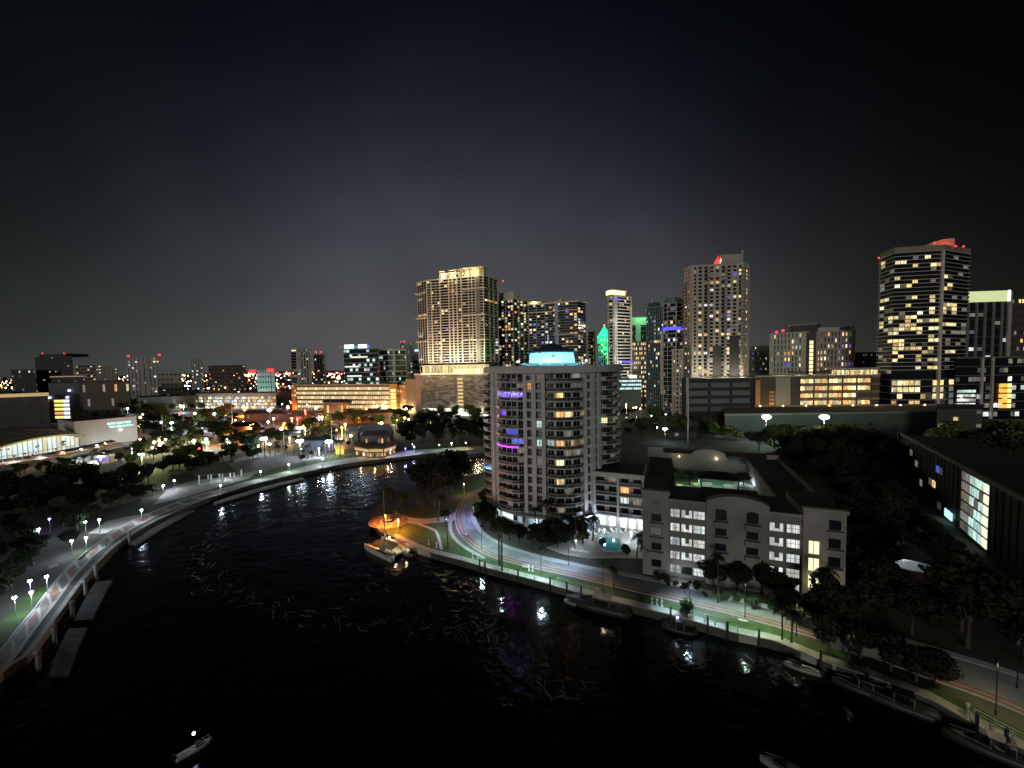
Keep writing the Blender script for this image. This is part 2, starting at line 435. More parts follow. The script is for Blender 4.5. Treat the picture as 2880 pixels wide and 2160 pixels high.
patch('path', [(60,1500),(150,1478),(260,1440),(330,1420),(420,1398),(470,1360),(430,1352),(380,1376),(300,1400),(180,1440),(60,1466)], .09, PATHD)
patch('path', [(250,1500),(300,1466),(360,1452),(420,1442),(440,1436),(360,1470),(300,1500)], .11, PATHM)
# floating lower dock along the seawall
dA = [G(p[0], p[1], -.9) for p in [(139,1896),(168,1814),(210,1740),(246,1670),(270,1636)]]
dB = [G(p[0], p[1], -.9) for p in [(190,1896),(232,1790),(268,1720),(303,1650),(318,1630)]]
dk = thing('floating_dock', 'long grey floating dock beneath the left riverwalk wall, beside the dark water', 'dock')
A_, B_ = crom(dA, 13), crom(dB, 13)
for i in range(12):
    if i in (5,): continue
    a0, b0, a1, b1 = A_[i], B_[i], A_[i+1].lerp(A_[i], .03), B_[i+1].lerp(B_[i], .03)
    MB().prism([(p.x,p.y) for p in (a0,b0,b1,a1)], -1.5, -.9).build('dock_panel', DOCKM, dk)
dk2 = thing('floating_dock', 'narrow pale dock strip under the riverwalk bend, ending in a point', 'dock')
A2, B2 = crom([G(p[0],p[1],-.9) for p in [(360,1530),(440,1478),(510,1442)]], 9), crom([G(p[0],p[1],-.9) for p in [(385,1530),(455,1486),(548,1434)]], 9)
for i in range(8): MB().prism([(p.x,p.y) for p in (A2[i],B2[i],B2[i+1],A2[i+1])], -1.5, -.9).build('dock_panel', mat('dock_pale', (.15,.15,.14), .9, 0, .2, .5), dk2)
dk3 = thing('floating_dock', 'pale dock strip moored along the far left bank below the plaza lamps', 'dock')
A3, B3 = crom([G(p[0],p[1],-.9) for p in [(600,1412),(700,1380),(790,1356),(850,1343)]], 9), crom([G(p[0],p[1],-.9) for p in [(602,1420),(700,1390),(800,1362),(860,1347)]], 9)
for i in range(8): MB().prism([(p.x,p.y) for p in (A3[i],B3[i],B3[i+1],A3[i+1])], -1.5, -.9).build('dock_panel', MATS['dock_pale'], dk3)

# pilings along the left wall
def piling(px, py, r, h, lab):
    p = G(px, py, -1.4)
    t = thing('mooring_pile', lab, 'pile', (p.x, p.y, -2.2), 0, 'mooring piles along the left seawall')
    MB().tube((0,0,0),(0,0,h),r,r*.92,10).build('post', mat('pile_wood', (.24,.23,.20), .9, 0, .25, 1.5), t)
    MB().lathe((0,0,h), [(r*1.5,0),(r*1.3,.2),(r*.2,.45)], 10).build('cap', WALLM, t)
for i, (px, py, d) in enumerate([(110,1890,'lowest on the left, by the corner of the wall'),(156,1818,'second from the lowest, beside the wide dock'),(205,1740,'third along the wall, beside the dock gap'),(242,1678,'fourth along, where the dock narrows'),(271,1630,'fifth along, at the upper end of the wide dock'),(365,1532,'at the bend of the riverwalk, by the narrow dock')]):
    piling(px, py, .34, 4.4, 'mooring pile with a pale cap, ' + d)

# faint foam lines and scum drifting on the river
def foam_line(pts, w, seed, pieces):
    """several thin strands wandering along a line, swelling and dying out"""
    r = random.Random(seed); n = pieces*9; C = crom([G(p[0], p[1], WZ+.02) for p in pts], n); mb = MB()
    for s_ in range(7):
        ph = [r.uniform(0, 6.3) for _ in range(6)]; fq = [r.uniform(.05, .12), r.uniform(.2, .35), r.uniform(.5, .9)]; amp = [2.2, .9, .35]
        prev = None
        for i in range(1, n-1):
            d = (C[i+1]-C[i-1]); d.normalize(); nr = Vector((-d.y, d.x, 0)); u = i*.45
            q = C[i]+nr*((s_-3)*.45+sum(a_*math.sin(f_*u*2+p_) for a_, f_, p_ in zip(amp, fq, ph)))+d*math.sin(u*.8+ph[5])*.8
            h = w*.32*(math.sin(u*.23+ph[3])+math.sin(u*.61+ph[4])*.8-.25-.15*s_)*r.uniform(.6, 1.2)
            if h > .02:
                cur = (tuple(q+nr*h/2), tuple(q-nr*h/2))
                if prev: mb.add([prev[0], prev[1], cur[1], cur[0]], [(0,1,2,3)])
                prev = cur
            else: prev = None
    return mb
FOAM = mat('river_foam', (.40, .42, .42), .8, 0, .3, 1)
for pts, w, sd_, n, lb_ in [
    ([(745,1428),(690,1445),(640,1470),(600,1505),(585,1530),(570,1565),(565,1610),(600,1640),(660,1660)], .9, 1, 60, 'wavering pale foam line curving through the river below the left bank'),
    ([(660,1660),(760,1690),(860,1718),(980,1740),(1100,1756),(1260,1782)], .6, 2, 46, 'thin foam trail crossing the middle of the dark river'),
    ([(1260,1725),(1330,1745),(1380,1752),(1400,1790),(1460,1840),(1540,1900),(1640,1960)], .55, 3, 60, 'wider foam tangle in the river below the road lamps'),
    ([(1000,1660),(1120,1690),(1200,1720),(1300,1800),(1420,1860)], .25, 5, 30, 'faint scum lines in the middle of the river'),
    ([(620,1500),(700,1480),(820,1455),(960,1440)], .6, 6, 26, 'faint ripple line below the plaza bank'),
    ([(930,1560),(1000,1590),(1050,1640),(1100,1665)], .45, 4, 22, 'short foam wisps near the moored catamaran')]:
    foam_line(pts, w, sd_, n).build('river_foam', FOAM, label=lb_, category='foam', kind='stuff')
# ================================================================== trees, palms, lamps
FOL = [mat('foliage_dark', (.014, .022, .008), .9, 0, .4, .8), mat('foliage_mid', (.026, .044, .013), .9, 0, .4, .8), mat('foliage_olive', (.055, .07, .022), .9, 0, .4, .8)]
def tree_mesh(seed, r=3.6, h=8.5, trunk=3.0, n=950, leaf=.5, squat=.75, m=0):
    q = random.Random(seed); mb = MB()
    lobes = [(Vector((q.uniform(-1,1)*r*.55, q.uniform(-1,1)*r*.55, trunk+(h-trunk)*q.uniform(.25,.85))), r*q.uniform(.38,.62)) for _ in range(9)]
    lobes.append((Vector((0,0,trunk+(h-trunk)*.6)), r*.6))
    for _ in range(n):
        c, rr = q.choice(lobes)
        while True:
            v = Vector((q.uniform(-1,1), q.uniform(-1,1), q.uniform(-1,1)))
            if .25 < v.length < 1: break
        v = v.normalized()*rr*q.uniform(.72, 1.06)
        p = c+Vector((v.x, v.y, v.z*squat))
        s = leaf*q.uniform(.6, 1.5); a = Vector((q.uniform(-1,1), q.uniform(-1,1), q.uniform(-.4,.4))).normalized()
        b = a.cross((v.normalized()*.7+Vector((q.uniform(-1,1), q.uniform(-1,1), q.uniform(-1,1)))*.6)).normalized()
        mb.add([p-a*s-b*s*.4, p+a*s*.3-b*s*.7, p+a*s+b*s*.3, p-a*s*.2+b*s*.8], [(0,1,2,3)])
    t = MB().path([(0,0,-.2),(.1,.05,trunk*.6),(0,.1,trunk+1.0)], [.32,.24,.16], 7)
    for k in range(4):
        a = k*PI/2+q.uniform(0,1); c = lobes[k][0]
        t.tube((0,.08,trunk*.8), tuple(c*.8+Vector((0,0,trunk*.2))), .14, .05, 5)
    return mb.mesh('crown', FOL[m]), t.mesh('trunk', BARK)
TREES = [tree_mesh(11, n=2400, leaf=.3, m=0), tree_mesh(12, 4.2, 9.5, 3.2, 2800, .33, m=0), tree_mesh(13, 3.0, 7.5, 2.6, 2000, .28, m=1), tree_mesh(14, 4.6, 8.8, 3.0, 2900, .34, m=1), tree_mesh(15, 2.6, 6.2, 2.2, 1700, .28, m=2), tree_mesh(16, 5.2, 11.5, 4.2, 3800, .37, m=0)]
FOL += [mat('foliage_park', (.085, .130, .030), .9, 0, .4, .5), mat('foliage_park_olive', (.120, .125, .035), .9, 0, .4, .5)]  # brighter copies of the leaf colour, lamp light put into the tone
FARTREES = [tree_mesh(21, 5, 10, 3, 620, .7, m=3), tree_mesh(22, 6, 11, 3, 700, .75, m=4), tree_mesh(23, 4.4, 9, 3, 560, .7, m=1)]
def palm_mesh(seed, h=9, fl=2.9, nf=18, m=0, curve=.8):
    q = random.Random(seed)
    tx, ty = q.uniform(-curve, curve), q.uniform(-curve, curve)
    pts = [(tx*u*u, ty*u*u, h*u-.2) for u in (0,.25,.5,.75,1)]
    t = MB().path(pts, [.27,.2,.17,.15,.14], 8)
    top = Vector((tx, ty, h-.2)); mb = MB()
    for k in range(nf):
        a = 2*PI*k/nf*1.0+q.uniform(-.2,.2); up = q.uniform(-.15, 1.0); L = fl*q.uniform(.8,1.15)
        d = Vector((math.cos(a), math.sin(a), 0)); sd = Vector((-d.y, d.x, 0)); m_ = 7; prev = None
        for i in range(m_+1):
            u = i/m_; p = top+d*L*u*(1-.18*u)+Vector((0,0,up*L*u*.8-L*.95*u*u*(1 if up > .3 else .8)))
            if prev is not None:
                for s_ in (-1, 1):
                    for j in range(2):
                        b = prev.lerp(p, j/2); w = .75*math.sin(PI*min(.97, .12+u*.82))*q.uniform(.8,1.2); fw = (p-prev)*.45
                        e = b+sd*s_*w+fw*.8-Vector((0,0,w*.45))
                        mb.add([b, b+fw, e], [(0,1,2)])
            prev = p
    return mb.mesh('frond_crown', FOL[m]), t.mesh('trunk', BARK)
PALMS = [palm_mesh(31), palm_mesh(32, 11, 2.8), palm_mesh(33, 6.5, 2.6), palm_mesh(34, 12.5, 2.4, 20), palm_mesh(35, 4.0, 2.8, 16)]
def tree(name, mset, loc, rz, sc, label, group, cat='tree'):
    o = thing(name, label, cat, loc, rz, group)
    o.scale = (sc, sc, sc*rnd.uniform(.9, 1.1))
    link(mset[0].name.split('.')[0], mset[0], o); link('trunk', mset[1], o)
    return o
BLOCKS = []       # footprints trees keep out of: (x0, y0, x1, y1)
def scatter_trees(poly_px, n, msets, name, label, group, smin=.8, smax=1.2, seed=0, mind=4.0, cat='tree'):
    q = random.Random(seed); P = [G(*p) for p in poly_px]; out = []
    x0, x1 = min(p.x for p in P), max(p.x for p in P); y0, y1 = min(p.y for p in P), max(p.y for p in P)
    def inside(x, y):
        c = False; j = len(P)-1
        for i in range(len(P)):
            if (P[i].y > y) != (P[j].y > y) and x < (P[j].x-P[i].x)*(y-P[i].y)/(P[j].y-P[i].y)+P[i].x: c = not c
            j = i
        return c
    tries = 0
    while len(out) < n and tries < n*60:
        tries += 1
        x, y = q.uniform(x0, x1), q.uniform(y0, y1)
        if not inside(x, y) or any((x-a)**2+(y-b)**2 < mind**2 for a, b in out) or any(bx0 < x < bx1 and by0 < y < by1 for bx0, by0, bx1, by1 in BLOCKS): continue
        out.append((x, y))
        tree(name, q.choice(msets), (x, y, 0), q.uniform(0, 6.28), q.uniform(smin, smax), label, group, cat)
    return out

HEADW = em('lamp_white', (.62, .78, 1), 22)
HEADG = em('lamp_green_white', (.75, 1, .82), 14)
HEADY = em('lamp_yellow', (1, .72, .32), 12)
HEADO = em('lamp_orange', (1, .36, .05), 9)
HEADP = em('lamp_violet', (.25, .16, 1), 9)
HEADR = em('lamp_red', (1, .05, .03), 7)
HEADGR = em('lamp_green', (.05, 1, .25), 7)
HEADS = {'w': (HEADW, (.75,.86,1)), 'g': (HEADG, (.75,1,.85)), 'y': (HEADY, (1,.75,.4)), 'o': (HEADO, (1,.26,.03)), 'l': (HEADG, (.80,1,.36)), 'p': (HEADP, (.3,.2,1)), 'r': (HEADR, (1,.1,.08)), 'gr': (HEADGR, (.1,1,.3))}
def lamp_meshes(h, hr, n=8):
    pole = MB().lathe((0,0,0), [(.16,0),(.16,.3),(.08,.45),(.055,h-.3),(.09,h-.25),(.05,h-.05)], 8)
    cap = MB().lathe((0,0,h+hr*1.5), [(hr*.75,0),(hr*.5,hr*.35),(.03,hr*.7)], 8)
    return pole, cap
_lc = {}
def post_lamp(px, py, h, k, w, label, group=None, hr=.34, sky=False):
    """lamp post whose globe stands at photo pixel (px, py)"""
    p = G(px, py, h)
    t = thing('street_lamp', label, 'street lamp', (p.x, p.y, 0), 0, group)
    key = (h, hr, k)
    if key not in _lc:
        pole, cap = lamp_meshes(h, hr)
        _lc[key] = (pole.mesh('pole', LMET), cap.mesh('cap', METAL), MB().ball((0,0,h+hr*.6), hr, 8).mesh('lamp_globe', HEADS[k][0], True))
    a, b, c = _lc[key]
    link('pole', a, t); link('cap', b, t); link('lamp_globe', c, t)
    if w: point(t, (0, -.3, h-.35), HEADS[k][1], w*6, .12)
    return t
def flood_mast(px, py, h, k, w, label, group=None, hr=.5, arms=2):
    p = G(px, py, h)
    t = thing('floodlight_mast', label, 'floodlight', (p.x, p.y, 0), 0, group)
    MB().lathe((0,0,0), [(.25,0),(.25,.4),(.16,.5),(.09,h)], 8).build('pole', GREY, t)
    MB().box(-1.1,-.06,h-.1,1.1,.06,h+.05).build('crossarm', METAL, t)
    for i in range(arms):
        x = -.8+1.6*i/(max(1,arms-1))
        MB().box(x-hr*.8,-.28,h+.05,x+hr*.8,.2,h+.3).build('lamp_housing', METAL, t)
        MB().ball((x,-.12,h-.02-hr*.3), hr, 8, .7).build('lamp_lens', HEADS[k][0], t)  # lens oversized, its shape stands for the glare
    if w: point(t, (0, -.8, h-.6-hr), HEADS[k][1], w*3, .3)
    return t
# ================================================================== towers and blocks of the skyline
class Tower:
    def __init__(s, name, label, cat, pts, dep, ytop, ref=0, body=GLASS, group=None, side=None, ybot=None):
        W_ = [atY(px, Y) for px, Y in pts]
        s.w = [Vector((p.x, p.y, 0)) for p in W_]
        s.o = Vector((s.w[0].x, s.w[0].y, 0))
        s.root = thing(name, label, cat, tuple(s.o), 0, group)
        s.nfr = len(pts)
        if side is None: bk = [p + p.normalized()*dep for p in reversed(s.w)]
        else: bk = [p + Vector((side[0], side[1], 0)).normalized()*dep for p in reversed(s.w)]
        s.P = [(p.x-s.o.x, p.y-s.o.y) for p in s.w+bk]
        s.c = Vector((sum(p[0] for p in s.P)/len(s.P), sum(p[1] for p in s.P)/len(s.P)))
        s.H = hz(s.w[ref].x, s.w[ref].y, ytop)
        s.z0 = 0 if ybot is None else hz(s.w[ref].x, s.w[ref].y, ybot)
        if body is not None: MB().prism(s.P, 0, s.H).build('core', body, s.root)
    def off(s, o):
        out = []
        n = len(s.P)
        for i in range(n):
            a, b, c = Vector(s.P[i-1]), Vector(s.P[i]), Vector(s.P[(i+1) % n])
            d1, d2 = (b-a).normalized(), (c-b).normalized()
            n1, n2 = Vector((d1.y,-d1.x)), Vector((d2.y,-d2.x))
            m = n1+n2
            m = m/max(.35, m.dot(n1)) if m.length > 1e-4 else n1
            out.append((b.x+m.x*o, b.y+m.y*o))
        return out
    def seg(s, i):
        a, b = Vector(s.P[i]), Vector(s.P[(i+1) % len(s.P)])
        return s.P[i], (b-a).normalized(), (b-a).length
    def slabs(s, nf, th=.35, off=1.2, m=CONC, z0=None, z1=None, name='floor_slab'):
        z0 = s.z0 if z0 is None else z0; z1 = s.H if z1 is None else z1
        me = MB().prism(s.off(off), -th/2, th/2).mesh(name, m)
        for k in range(nf): link(name, me, s.root, (0, 0, z0+(z1-z0)*(k+1)/nf-(th/2 if k == nf-1 else 0)-.02))
    def ring(s, za, zb, off, m, name='parapet'):
        MB().prism(s.off(off), za, zb).build(name, m, s.root)
    def piers(s, i, fr, w=.6, o=.5, m=CONC, z0=None, z1=None, name='pier'):
        P, d, L = s.seg(i); z0 = s.z0 if z0 is None else z0; z1 = s.H if z1 is None else z1
        if isinstance(fr, int): fr = [k/fr for k in range(fr+1)]
        for f in fr:
            a = min(max(f*L-w/2, 0), L-w)
            MB().obox(P, d, a, a+w, -.1, o, z0, z1-.06).build(name, m, s.root)
    def spandrels(s, i, nf, h, o=.35, m=CONC, z0=None, z1=None, f0=0., f1=1., name='spandrel'):
        P, d, L = s.seg(i); z0 = s.z0 if z0 is None else z0; z1 = s.H if z1 is None else z1
        fh = (z1-z0)/nf
        me = MB().obox(P, d, L*f0, L*f1, -.1, o, 0, h).mesh(name, m)
        for k in range(nf): link(name, me, s.root, (0, 0, z0+k*fh))
    def panel(s, i, f0, f1, za, zb, o, m, name='wall_panel'):
        P, d, L = s.seg(i)
        return MB().obox(P, d, L*f0, L*f1, -.1, o, za, zb).build(name, m, s.root)
    def windows(s, segs, nf, prob=0., keys='yyyw', lits=None, crop=None, wf=.6, hf=.5, z0=None, z1=None, seed=0, o=.12, rise=.45, maxd=16, bays=None, dim=.0, skip=None):
        """segs: {segment: bays}; each lit or dim window a part of its own"""
        z0 = s.z0 if z0 is None else z0; z1 = s.H if z1 is None else z1
        fh = (z1-z0)/nf; q = random.Random(seed); cells = []
        for i, nb in segs.items():
            P, d, L = s.seg(i); bw = L/nb
            me = MB().obox((0,0), d, -bw*wf/2, bw*wf/2, -.05, o, -fh*hf/2, fh*hf/2)
            mm = {}
            for f in range(nf):
                for b in range(nb):
                    c = (P[0]+d.x*(b+.5)*bw, P[1]+d.y*(b+.5)*bw, z0+(f+rise+.1)*fh)
                    cells.append([c, i, me, mm, proj((c[0]+s.o.x, c[1]+s.o.y, c[2])), None, f, b])
        if lits:
            ox, oy, sc = crop
            for L_ in lits:
                x, y = L_[0]/sc+ox, L_[1]/sc+oy; k = L_[2] if len(L_) > 2 else 'y'
                best = min(cells, key=lambda c: (c[4][0]-x)**2+(c[4][1]-y)**2)
                if (best[4][0]-x)**2+(best[4][1]-y)**2 < maxd**2: best[5] = k
        for c in cells:
            k = c[5]
            if k is None and q.random() < prob: k = q.choice(keys)
            if k is None and q.random() < dim: k = 'd'
            if k is None: continue
            if k not in c[3]: c[3][k] = c[2].mesh('window', LW[k])
            link('window', c[3][k], s.root, c[0])
    def beacon(s, px, py, r=.8):
        """red light on the roof seen at a photo pixel"""
        i = min(range(s.nfr), key=lambda k: abs(proj((s.w[k].x, s.w[k].y, s.H))[0]-px))
        Y = s.w[i].y+2; p = atY(px, Y, py); z = max(p.z, s.H)
        mb = MB().tube((p.x-s.o.x, Y-s.o.y, s.H-.1), (p.x-s.o.x, Y-s.o.y, z), .12)
        mb.build('beacon_mast', METAL, s.root)
        MB().ball((p.x-s.o.x, Y-s.o.y, z), r, 8).build('warning_light', RED, s.root)
    def roofbox(s, f0, f1, h, m, o0=-3, o1=-14, i=0, name='roof_plant_room'):
        P, d, L = s.seg(i)
        return MB().obox(P, d, L*f0, L*f1, o1, o0, s.H-.2, s.H+h).build(name, m, s.root)

C2 = (2400, 660, 3.319)
T2 = [(295,260),(295,300),(405,270),(425,270),(490,262),(600,303),(670,200),(740,290),(815,285),(405,395),(405,475),(497,470),(597,455),(850,400),(843,488),(900,485),(585,580),(722,570),(722,610),(718,688),(712,730),(648,735),(488,665),(830,650),(830,690),(830,728),(940,640),(940,685),(938,720),(905,650),(395,780),(395,870),(395,905),(370,830),(330,905),(330,780),(330,985),(485,775),(527,772),(575,775),(520,825),(520,860),(520,895),(578,825),(578,862),(578,897),(635,818),(635,860),(632,897),(712,815),(712,855),(788,810),(788,855),(825,850),(880,840),(930,850),(463,860),(463,895),(250,840),(250,875),(290,875),(370,980),(385,1020),(385,1055),(458,980),(458,1018),(455,1052),(510,1055),(565,1055),(628,1052),(700,1050),(700,930),(710,970),(780,970),(370,1095),(370,1170),(685,1095),(868,1085),(920,1085),(453,1135),(617,1130),(695,1165),(625,1180),(765,1165),(693,1243),(765,1243),(600,1243),(250,615),(290,610),(250,690)]
t = Tower('glass_tower', 'tallest dark tower at the right, white balcony bands and a red lit curved roof crest', 'tower', [(2470,335),(2508,318),(2641,312),(2712,326)], 30, 712, 1, GLASS)
t.z0 = hz(t.w[1].x, t.w[1].y, 1052)
t.slabs(31, .38, 1.5, mat('tower_white_band', (.62,.58,.52), .8, 0, .1, .05), z0=t.z0, name='balcony_band')
t.ring(t.H-.1, t.H+4.2, 1.2, mat('roof_crown_tan', (.30,.25,.20), .8, 0, .15, .08), 'roof_crown')
t.piers(1, [.99], 1.6, 1.9, CONC, z0=8)
t.windows({0: 3, 1: 8, 2: 5}, 31, 0, lits=T2, crop=C2, wf=.86, hf=.74, maxd=14, z0=t.z0, dim=.10, o=.25, seed=3)
t.windows({0: 2, 1: 8, 2: 5}, 6, 0, lits=[(437,1360),(437,1400),(437,1475),(437,1510),(610,1358),(610,1435),(537,1358),(537,1437),(770,1360),(800,1360),(770,1435),(800,1437),(765,1515),(797,1515),(380,1400),(380,1440),(380,1475),(370,1550),(495,1475),(595,1550),(530,1550),(665,1515),(905,1360),(495,1360)], crop=C2, wf=.82, hf=.7, z0=0, z1=t.z0-5, dim=.12, o=.25)
for k in range(7): t.ring((t.z0-5)*k/6+.0, (t.z0-5)*k/6+.45, 1.2+.01*k, GREY, 'balcony_band')
# curved crest on the roof
a, b = atY(2566, 330), atY(2672, 330); cz = t.H+4
mb = MB(); n = 12
for i in range(n):
    u0, u1 = i/n, (i+1)/n
    def hh(u): return 10.5*(1-(1-u)**2.2)+.2
    x0, x1 = a.x+(b.x-a.x)*u0-t.o.x, a.x+(b.x-a.x)*u1-t.o.x; y0 = 330-t.o.y
    mb.add([(x0,y0,cz),(x1,y0,cz),(x1,y0,cz+hh(u1)),(x0,y0,cz+hh(u0)),(x0,y0+9,cz),(x1,y0+9,cz),(x1,y0+9,cz+hh(u1)),(x0,y0+9,cz+hh(u0))], [(0,1,2,3),(3,2,6,7),(1,5,6,2),(4,7,6,5),(0,3,7,4)])
mb.build('roof_crest', TAN, t.root)
point(t.root, (b.x-t.o.x-8, 322-t.o.y, t.H+7.5), (1,.07,.04), 3600, .5)
for x, y in [(2472,725),(2515,707),(2628,684),(2688,692),(2710,693)]: t.beacon(x, y, .75)

C3 = (1640, 700, 4.254)
T3 = [(1925,255),(1930,300),(1925,355),(1928,505),(1925,550),(1925,640),(1930,735),(1925,765),(1915,825,'o'),(1915,940),(1912,1030,'b'),(1915,1160),(1915,1295),(1790,318,'b'),(1790,373),(1862,315),(1790,550),(1858,548),(1600,390,'o'),(1535,400),(1635,220),(1415,675),(1475,672,'w'),(1535,668,'w'),(1590,750),(1535,825,'w'),(1590,830),(1418,760),(1415,850,'o'),(1720,742,'o'),(1720,785,'b'),(1722,830),(1725,595,'p'),(1855,860),(1590,960),(1413,1008),(1718,958,'p'),(1650,1035),(1720,1035),(1720,1080),(1783,1112),(1783,1160),(1850,1158,'w'),(1850,1028),(1410,1175),(1590,1225),(1523,1213,'o'),(1410,1262),(1350,1262,'w'),(1290,1265),(1225,1265),(1475,1260,'w'),(1718,1210),(1718,1255),(1585,1340),(1525,1345,'w'),(1845,1300),(1410,1420),(1410,1465),(1475,1465,'o'),(1715,1425,'w'),(1845,1418),(1225,1425,'w'),(1290,1350),(1585,1490,'o'),(1240,685,'w'),(1230,1100,'b')]
TW = mat('tower_taupe', (.52,.46,.39), .85, 0, .14, .08)
t = Tower('apartment_tower', 'broad taupe apartment tower with square windows and a red sail on its stepped roof', 'tower', [(1924,330),(1944,318),(2088,313),(2104,320)], 26, 752, 1, GLASS)
t.z0 = hz(t.w[1].x, t.w[1].y, 1062)
for sg, nb, f in ((0,2,30),(1,9,30),(2,1,30)):
    t.spandrels(sg, f, (t.H-t.z0)/f*.38, .5, TW)
    L = t.seg(sg)[2]; bw = L/nb
    fr = [k/nb for k in range(nb+1)]
    t.piers(sg, fr, bw*.42, .48, TW)
t.windows({0: 2, 1: 9, 2: 1}, 30, .03, lits=T3, crop=C3, wf=.55, hf=.62, maxd=13, dim=.07, o=.2, seed=5, rise=.55)
for sg, f in ((1, .30), (1, .63), (1, .97)):        # stacked balconies down the front
    P, d, L = t.seg(sg)
    me = MB().obox(P, d, L*f-2.0, L*f+2.0, .4, 1.7, 0, .9).mesh('balcony', mat('balcony_taupe', (.24,.21,.18), .8))
    for k in range(30): link('balcony', me, t.root, (0, 0, t.z0+(t.H-t.z0)*k/30))
P, d, L = t.seg(0)
me = MB().obox(P, d, -2.5, L*.6, .2, 1.8, 0, .9).mesh('balcony', MATS['balcony_taupe'])
for k in range(27): link('balcony', me, t.root, (0, 0, t.z0+(t.H-t.z0)*k/30))
P, d, L = t.seg(1)
for f in (.15,.5,.85): point(t.root, (P[0]+d.x*L*f, P[1]-14, t.z0+3), (1,.88,.72), 5000, .8)  # fill lights added before the front to brighten it, no fixture built
# dark garage screens on the lower right of the front
t.panel(1, .42, .58, t.z0, t.z0+(t.H-t.z0)*.285, .62, DARKW, 'dark_screen')
t.panel(1, .74, .93, t.z0, t.z0+(t.H-t.z0)*.375, .62, DARKW, 'dark_screen')
t.ring(t.H-.1, t.H+1.6, .7, TW, 'parapet')
P, d, L = t.seg(1)
mb = MB().obox(P, d, L*.56, L*.985, -9, .9, t.H+1.5, t.H+8.6); mb.obox(P, d, L*.955, L*.985, -.6, 1.1, t.H+8.5, t.H+11.5)
mb.build('roof_screen_wall', mat('roof_screen', (.45,.42,.37), .8, 0, .15, .1), t.root)
P2 = (P[0]+d.x*L*.44, P[1]+d.y*L*.44)
mb = MB().obox(P2, d, 0, L*.12, -3, -2.7, t.H+1.5, t.H+1.6)
mb.add([(P2[0], P2[1]+3, t.H+1.6), (P2[0]+d.x*L*.12, P2[1]+3+d.y*L*.12, t.H+1.6), (P2[0]+d.x*L*.12, P2[1]+3+d.y*L*.12, t.H+10.5), (P2[0]+d.x*L*.085, P2[1]+3+d.y*L*.085, t.H+7)], [(0,1,2,3)])
mb.build('red_sail', mat('sail_red', (.6,.08,.07), .7), t.root)
point(t.root, (P2[0]+4, P2[1]-1, t.H+4), (1,.15,.12), 2500, .4)

# tower on the mural podium, left of centre
C1 = (1140, 740, 3.95)
LT = mat('tower_beige', (.66,.60,.48), .85, 0, .14, .06)
t = Tower('residential_tower', 'tallest beige residential tower at centre left with gold lit roof and a balcony grid', 'tower', [(1180,440),(1206,428),(1366,408),(1402,432)], 30, 791, 1, GLASS)
t.z0 = hz(t.w[1].x, t.w[1].y, 1022)
NF = 31
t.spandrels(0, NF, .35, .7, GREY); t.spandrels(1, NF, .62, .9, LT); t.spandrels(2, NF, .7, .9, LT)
t.piers(1, [0,.09,.245], 1.0, 1.4, LT); t.piers(1, [.40,.47,.54,.62], 1.1, 1.3, LT)
t.piers(1, [.74,.80,.86], .7, 1.2, LT); t.panel(1, .86, .93, t.z0, t.H, 1.1, mat('pier_grey', (.22,.21,.20), .85, 0, .1, .1), 'pier')
t.piers(1, [.995], .9, 1.5, LT); t.piers(2, [.33,.66,1.0], .8, 1.3, LT); t.piers(0, [0,.25,.5,.75], .35, .9, LT)
t.piers(1, [.045,.165], .25, 1.0, GREY)
for fz in (.265, .555, .86):     # projecting sky lobbies
    z = t.z0+(t.H-t.z0)*fz
    P, d, L = t.seg(1)
    MB().obox(P, d, L*.64, L+.8, 0, 2.4, z, z+.9).build('ledge', LT, t.root)
    P, d, L = t.seg(2)
    MB().obox(P, d, -1, L+1, 0, 2.2, z+.05, z+.85).build('ledge', LT, t.root)
    P, d, L = t.seg(0)
    MB().obox(P, d, -2, L, 0, 2.6, z+.1, z+1.2).build('ledge', LT, t.root)
t.windows({0: 2, 1: 16, 2: 4}, NF, .035, lits=[(300,470),(300,500),(460,530),(435,530),(650,445,'o'),(605,650,'o'),(800,640),(860,635),(800,655),(460,740,'p'),(390,760),(740,840),(805,835),(380,885),(405,885),(405,945,'o'),(180,240),(215,570),(175,575),(1020,850,'w'),(1020,870,'w'),(1025,890,'w'),(1030,920,'w'),(1035,960,'w'),(1040,1000,'w'),(1030,430,'o'),(980,430,'o'),(930,425,'o')], crop=C1, wf=.7, hf=.55, maxd=8, dim=.05, o=.3, seed=9)
GOLD = mat('roof_gold', (.66,.54,.26), .6)
t.ring(t.H-.05, t.H+1.0, 1.6, LT, 'cornice')
zz = hz(t.w[1].x, t.w[1].y, 772)
P, d, L = t.seg(1)
for f0, f1, za, m_ in ((.27,.60,5.5,LT), (.64,1.0,9.0,GOLD), (.40,.62,8.2,GOLD), (.24,.34,7.8,GOLD)):
    mb = MB(); nn = 4
    mb.obox(P, d, L*f0, L*f1, -12, 2.2, t.H+za, t.H+za+.9)
    mb.build('roof_canopy', m_, t.root)
    mb = MB()
    for k in range(nn+1):
        a0 = L*(f0+(f1-f0)*k/nn); a0 = min(a0, L*f1-.7)
        mb.obox(P, d, a0, a0+.7, -1, .6, t.H+.9, t.H+za+.01)
    mb.obox(P, d, L*f0+1, L*f1-1, -10, -3, t.H+.9, t.H+za-.01)
    mb.build('penthouse', LT, t.root)
for f in (.3, .47, .7, .85): point(t.root, (P[0]+d.x*L*f, P[1]+d.y*L*f-4.2, t.H+4), (1,.82,.45), 3600, .4)
t.beacon(1415, 815, .9)
P, d, L = t.seg(1)
for f in (.1,.37,.63,.9): point(t.root, (P[0]+d.x*L*f+d.y*9, P[1]+d.y*L*f-d.x*15, t.z0+7), (1,.90,.66), 15000, .8)  # uplights added to brighten the facade, no fixture built
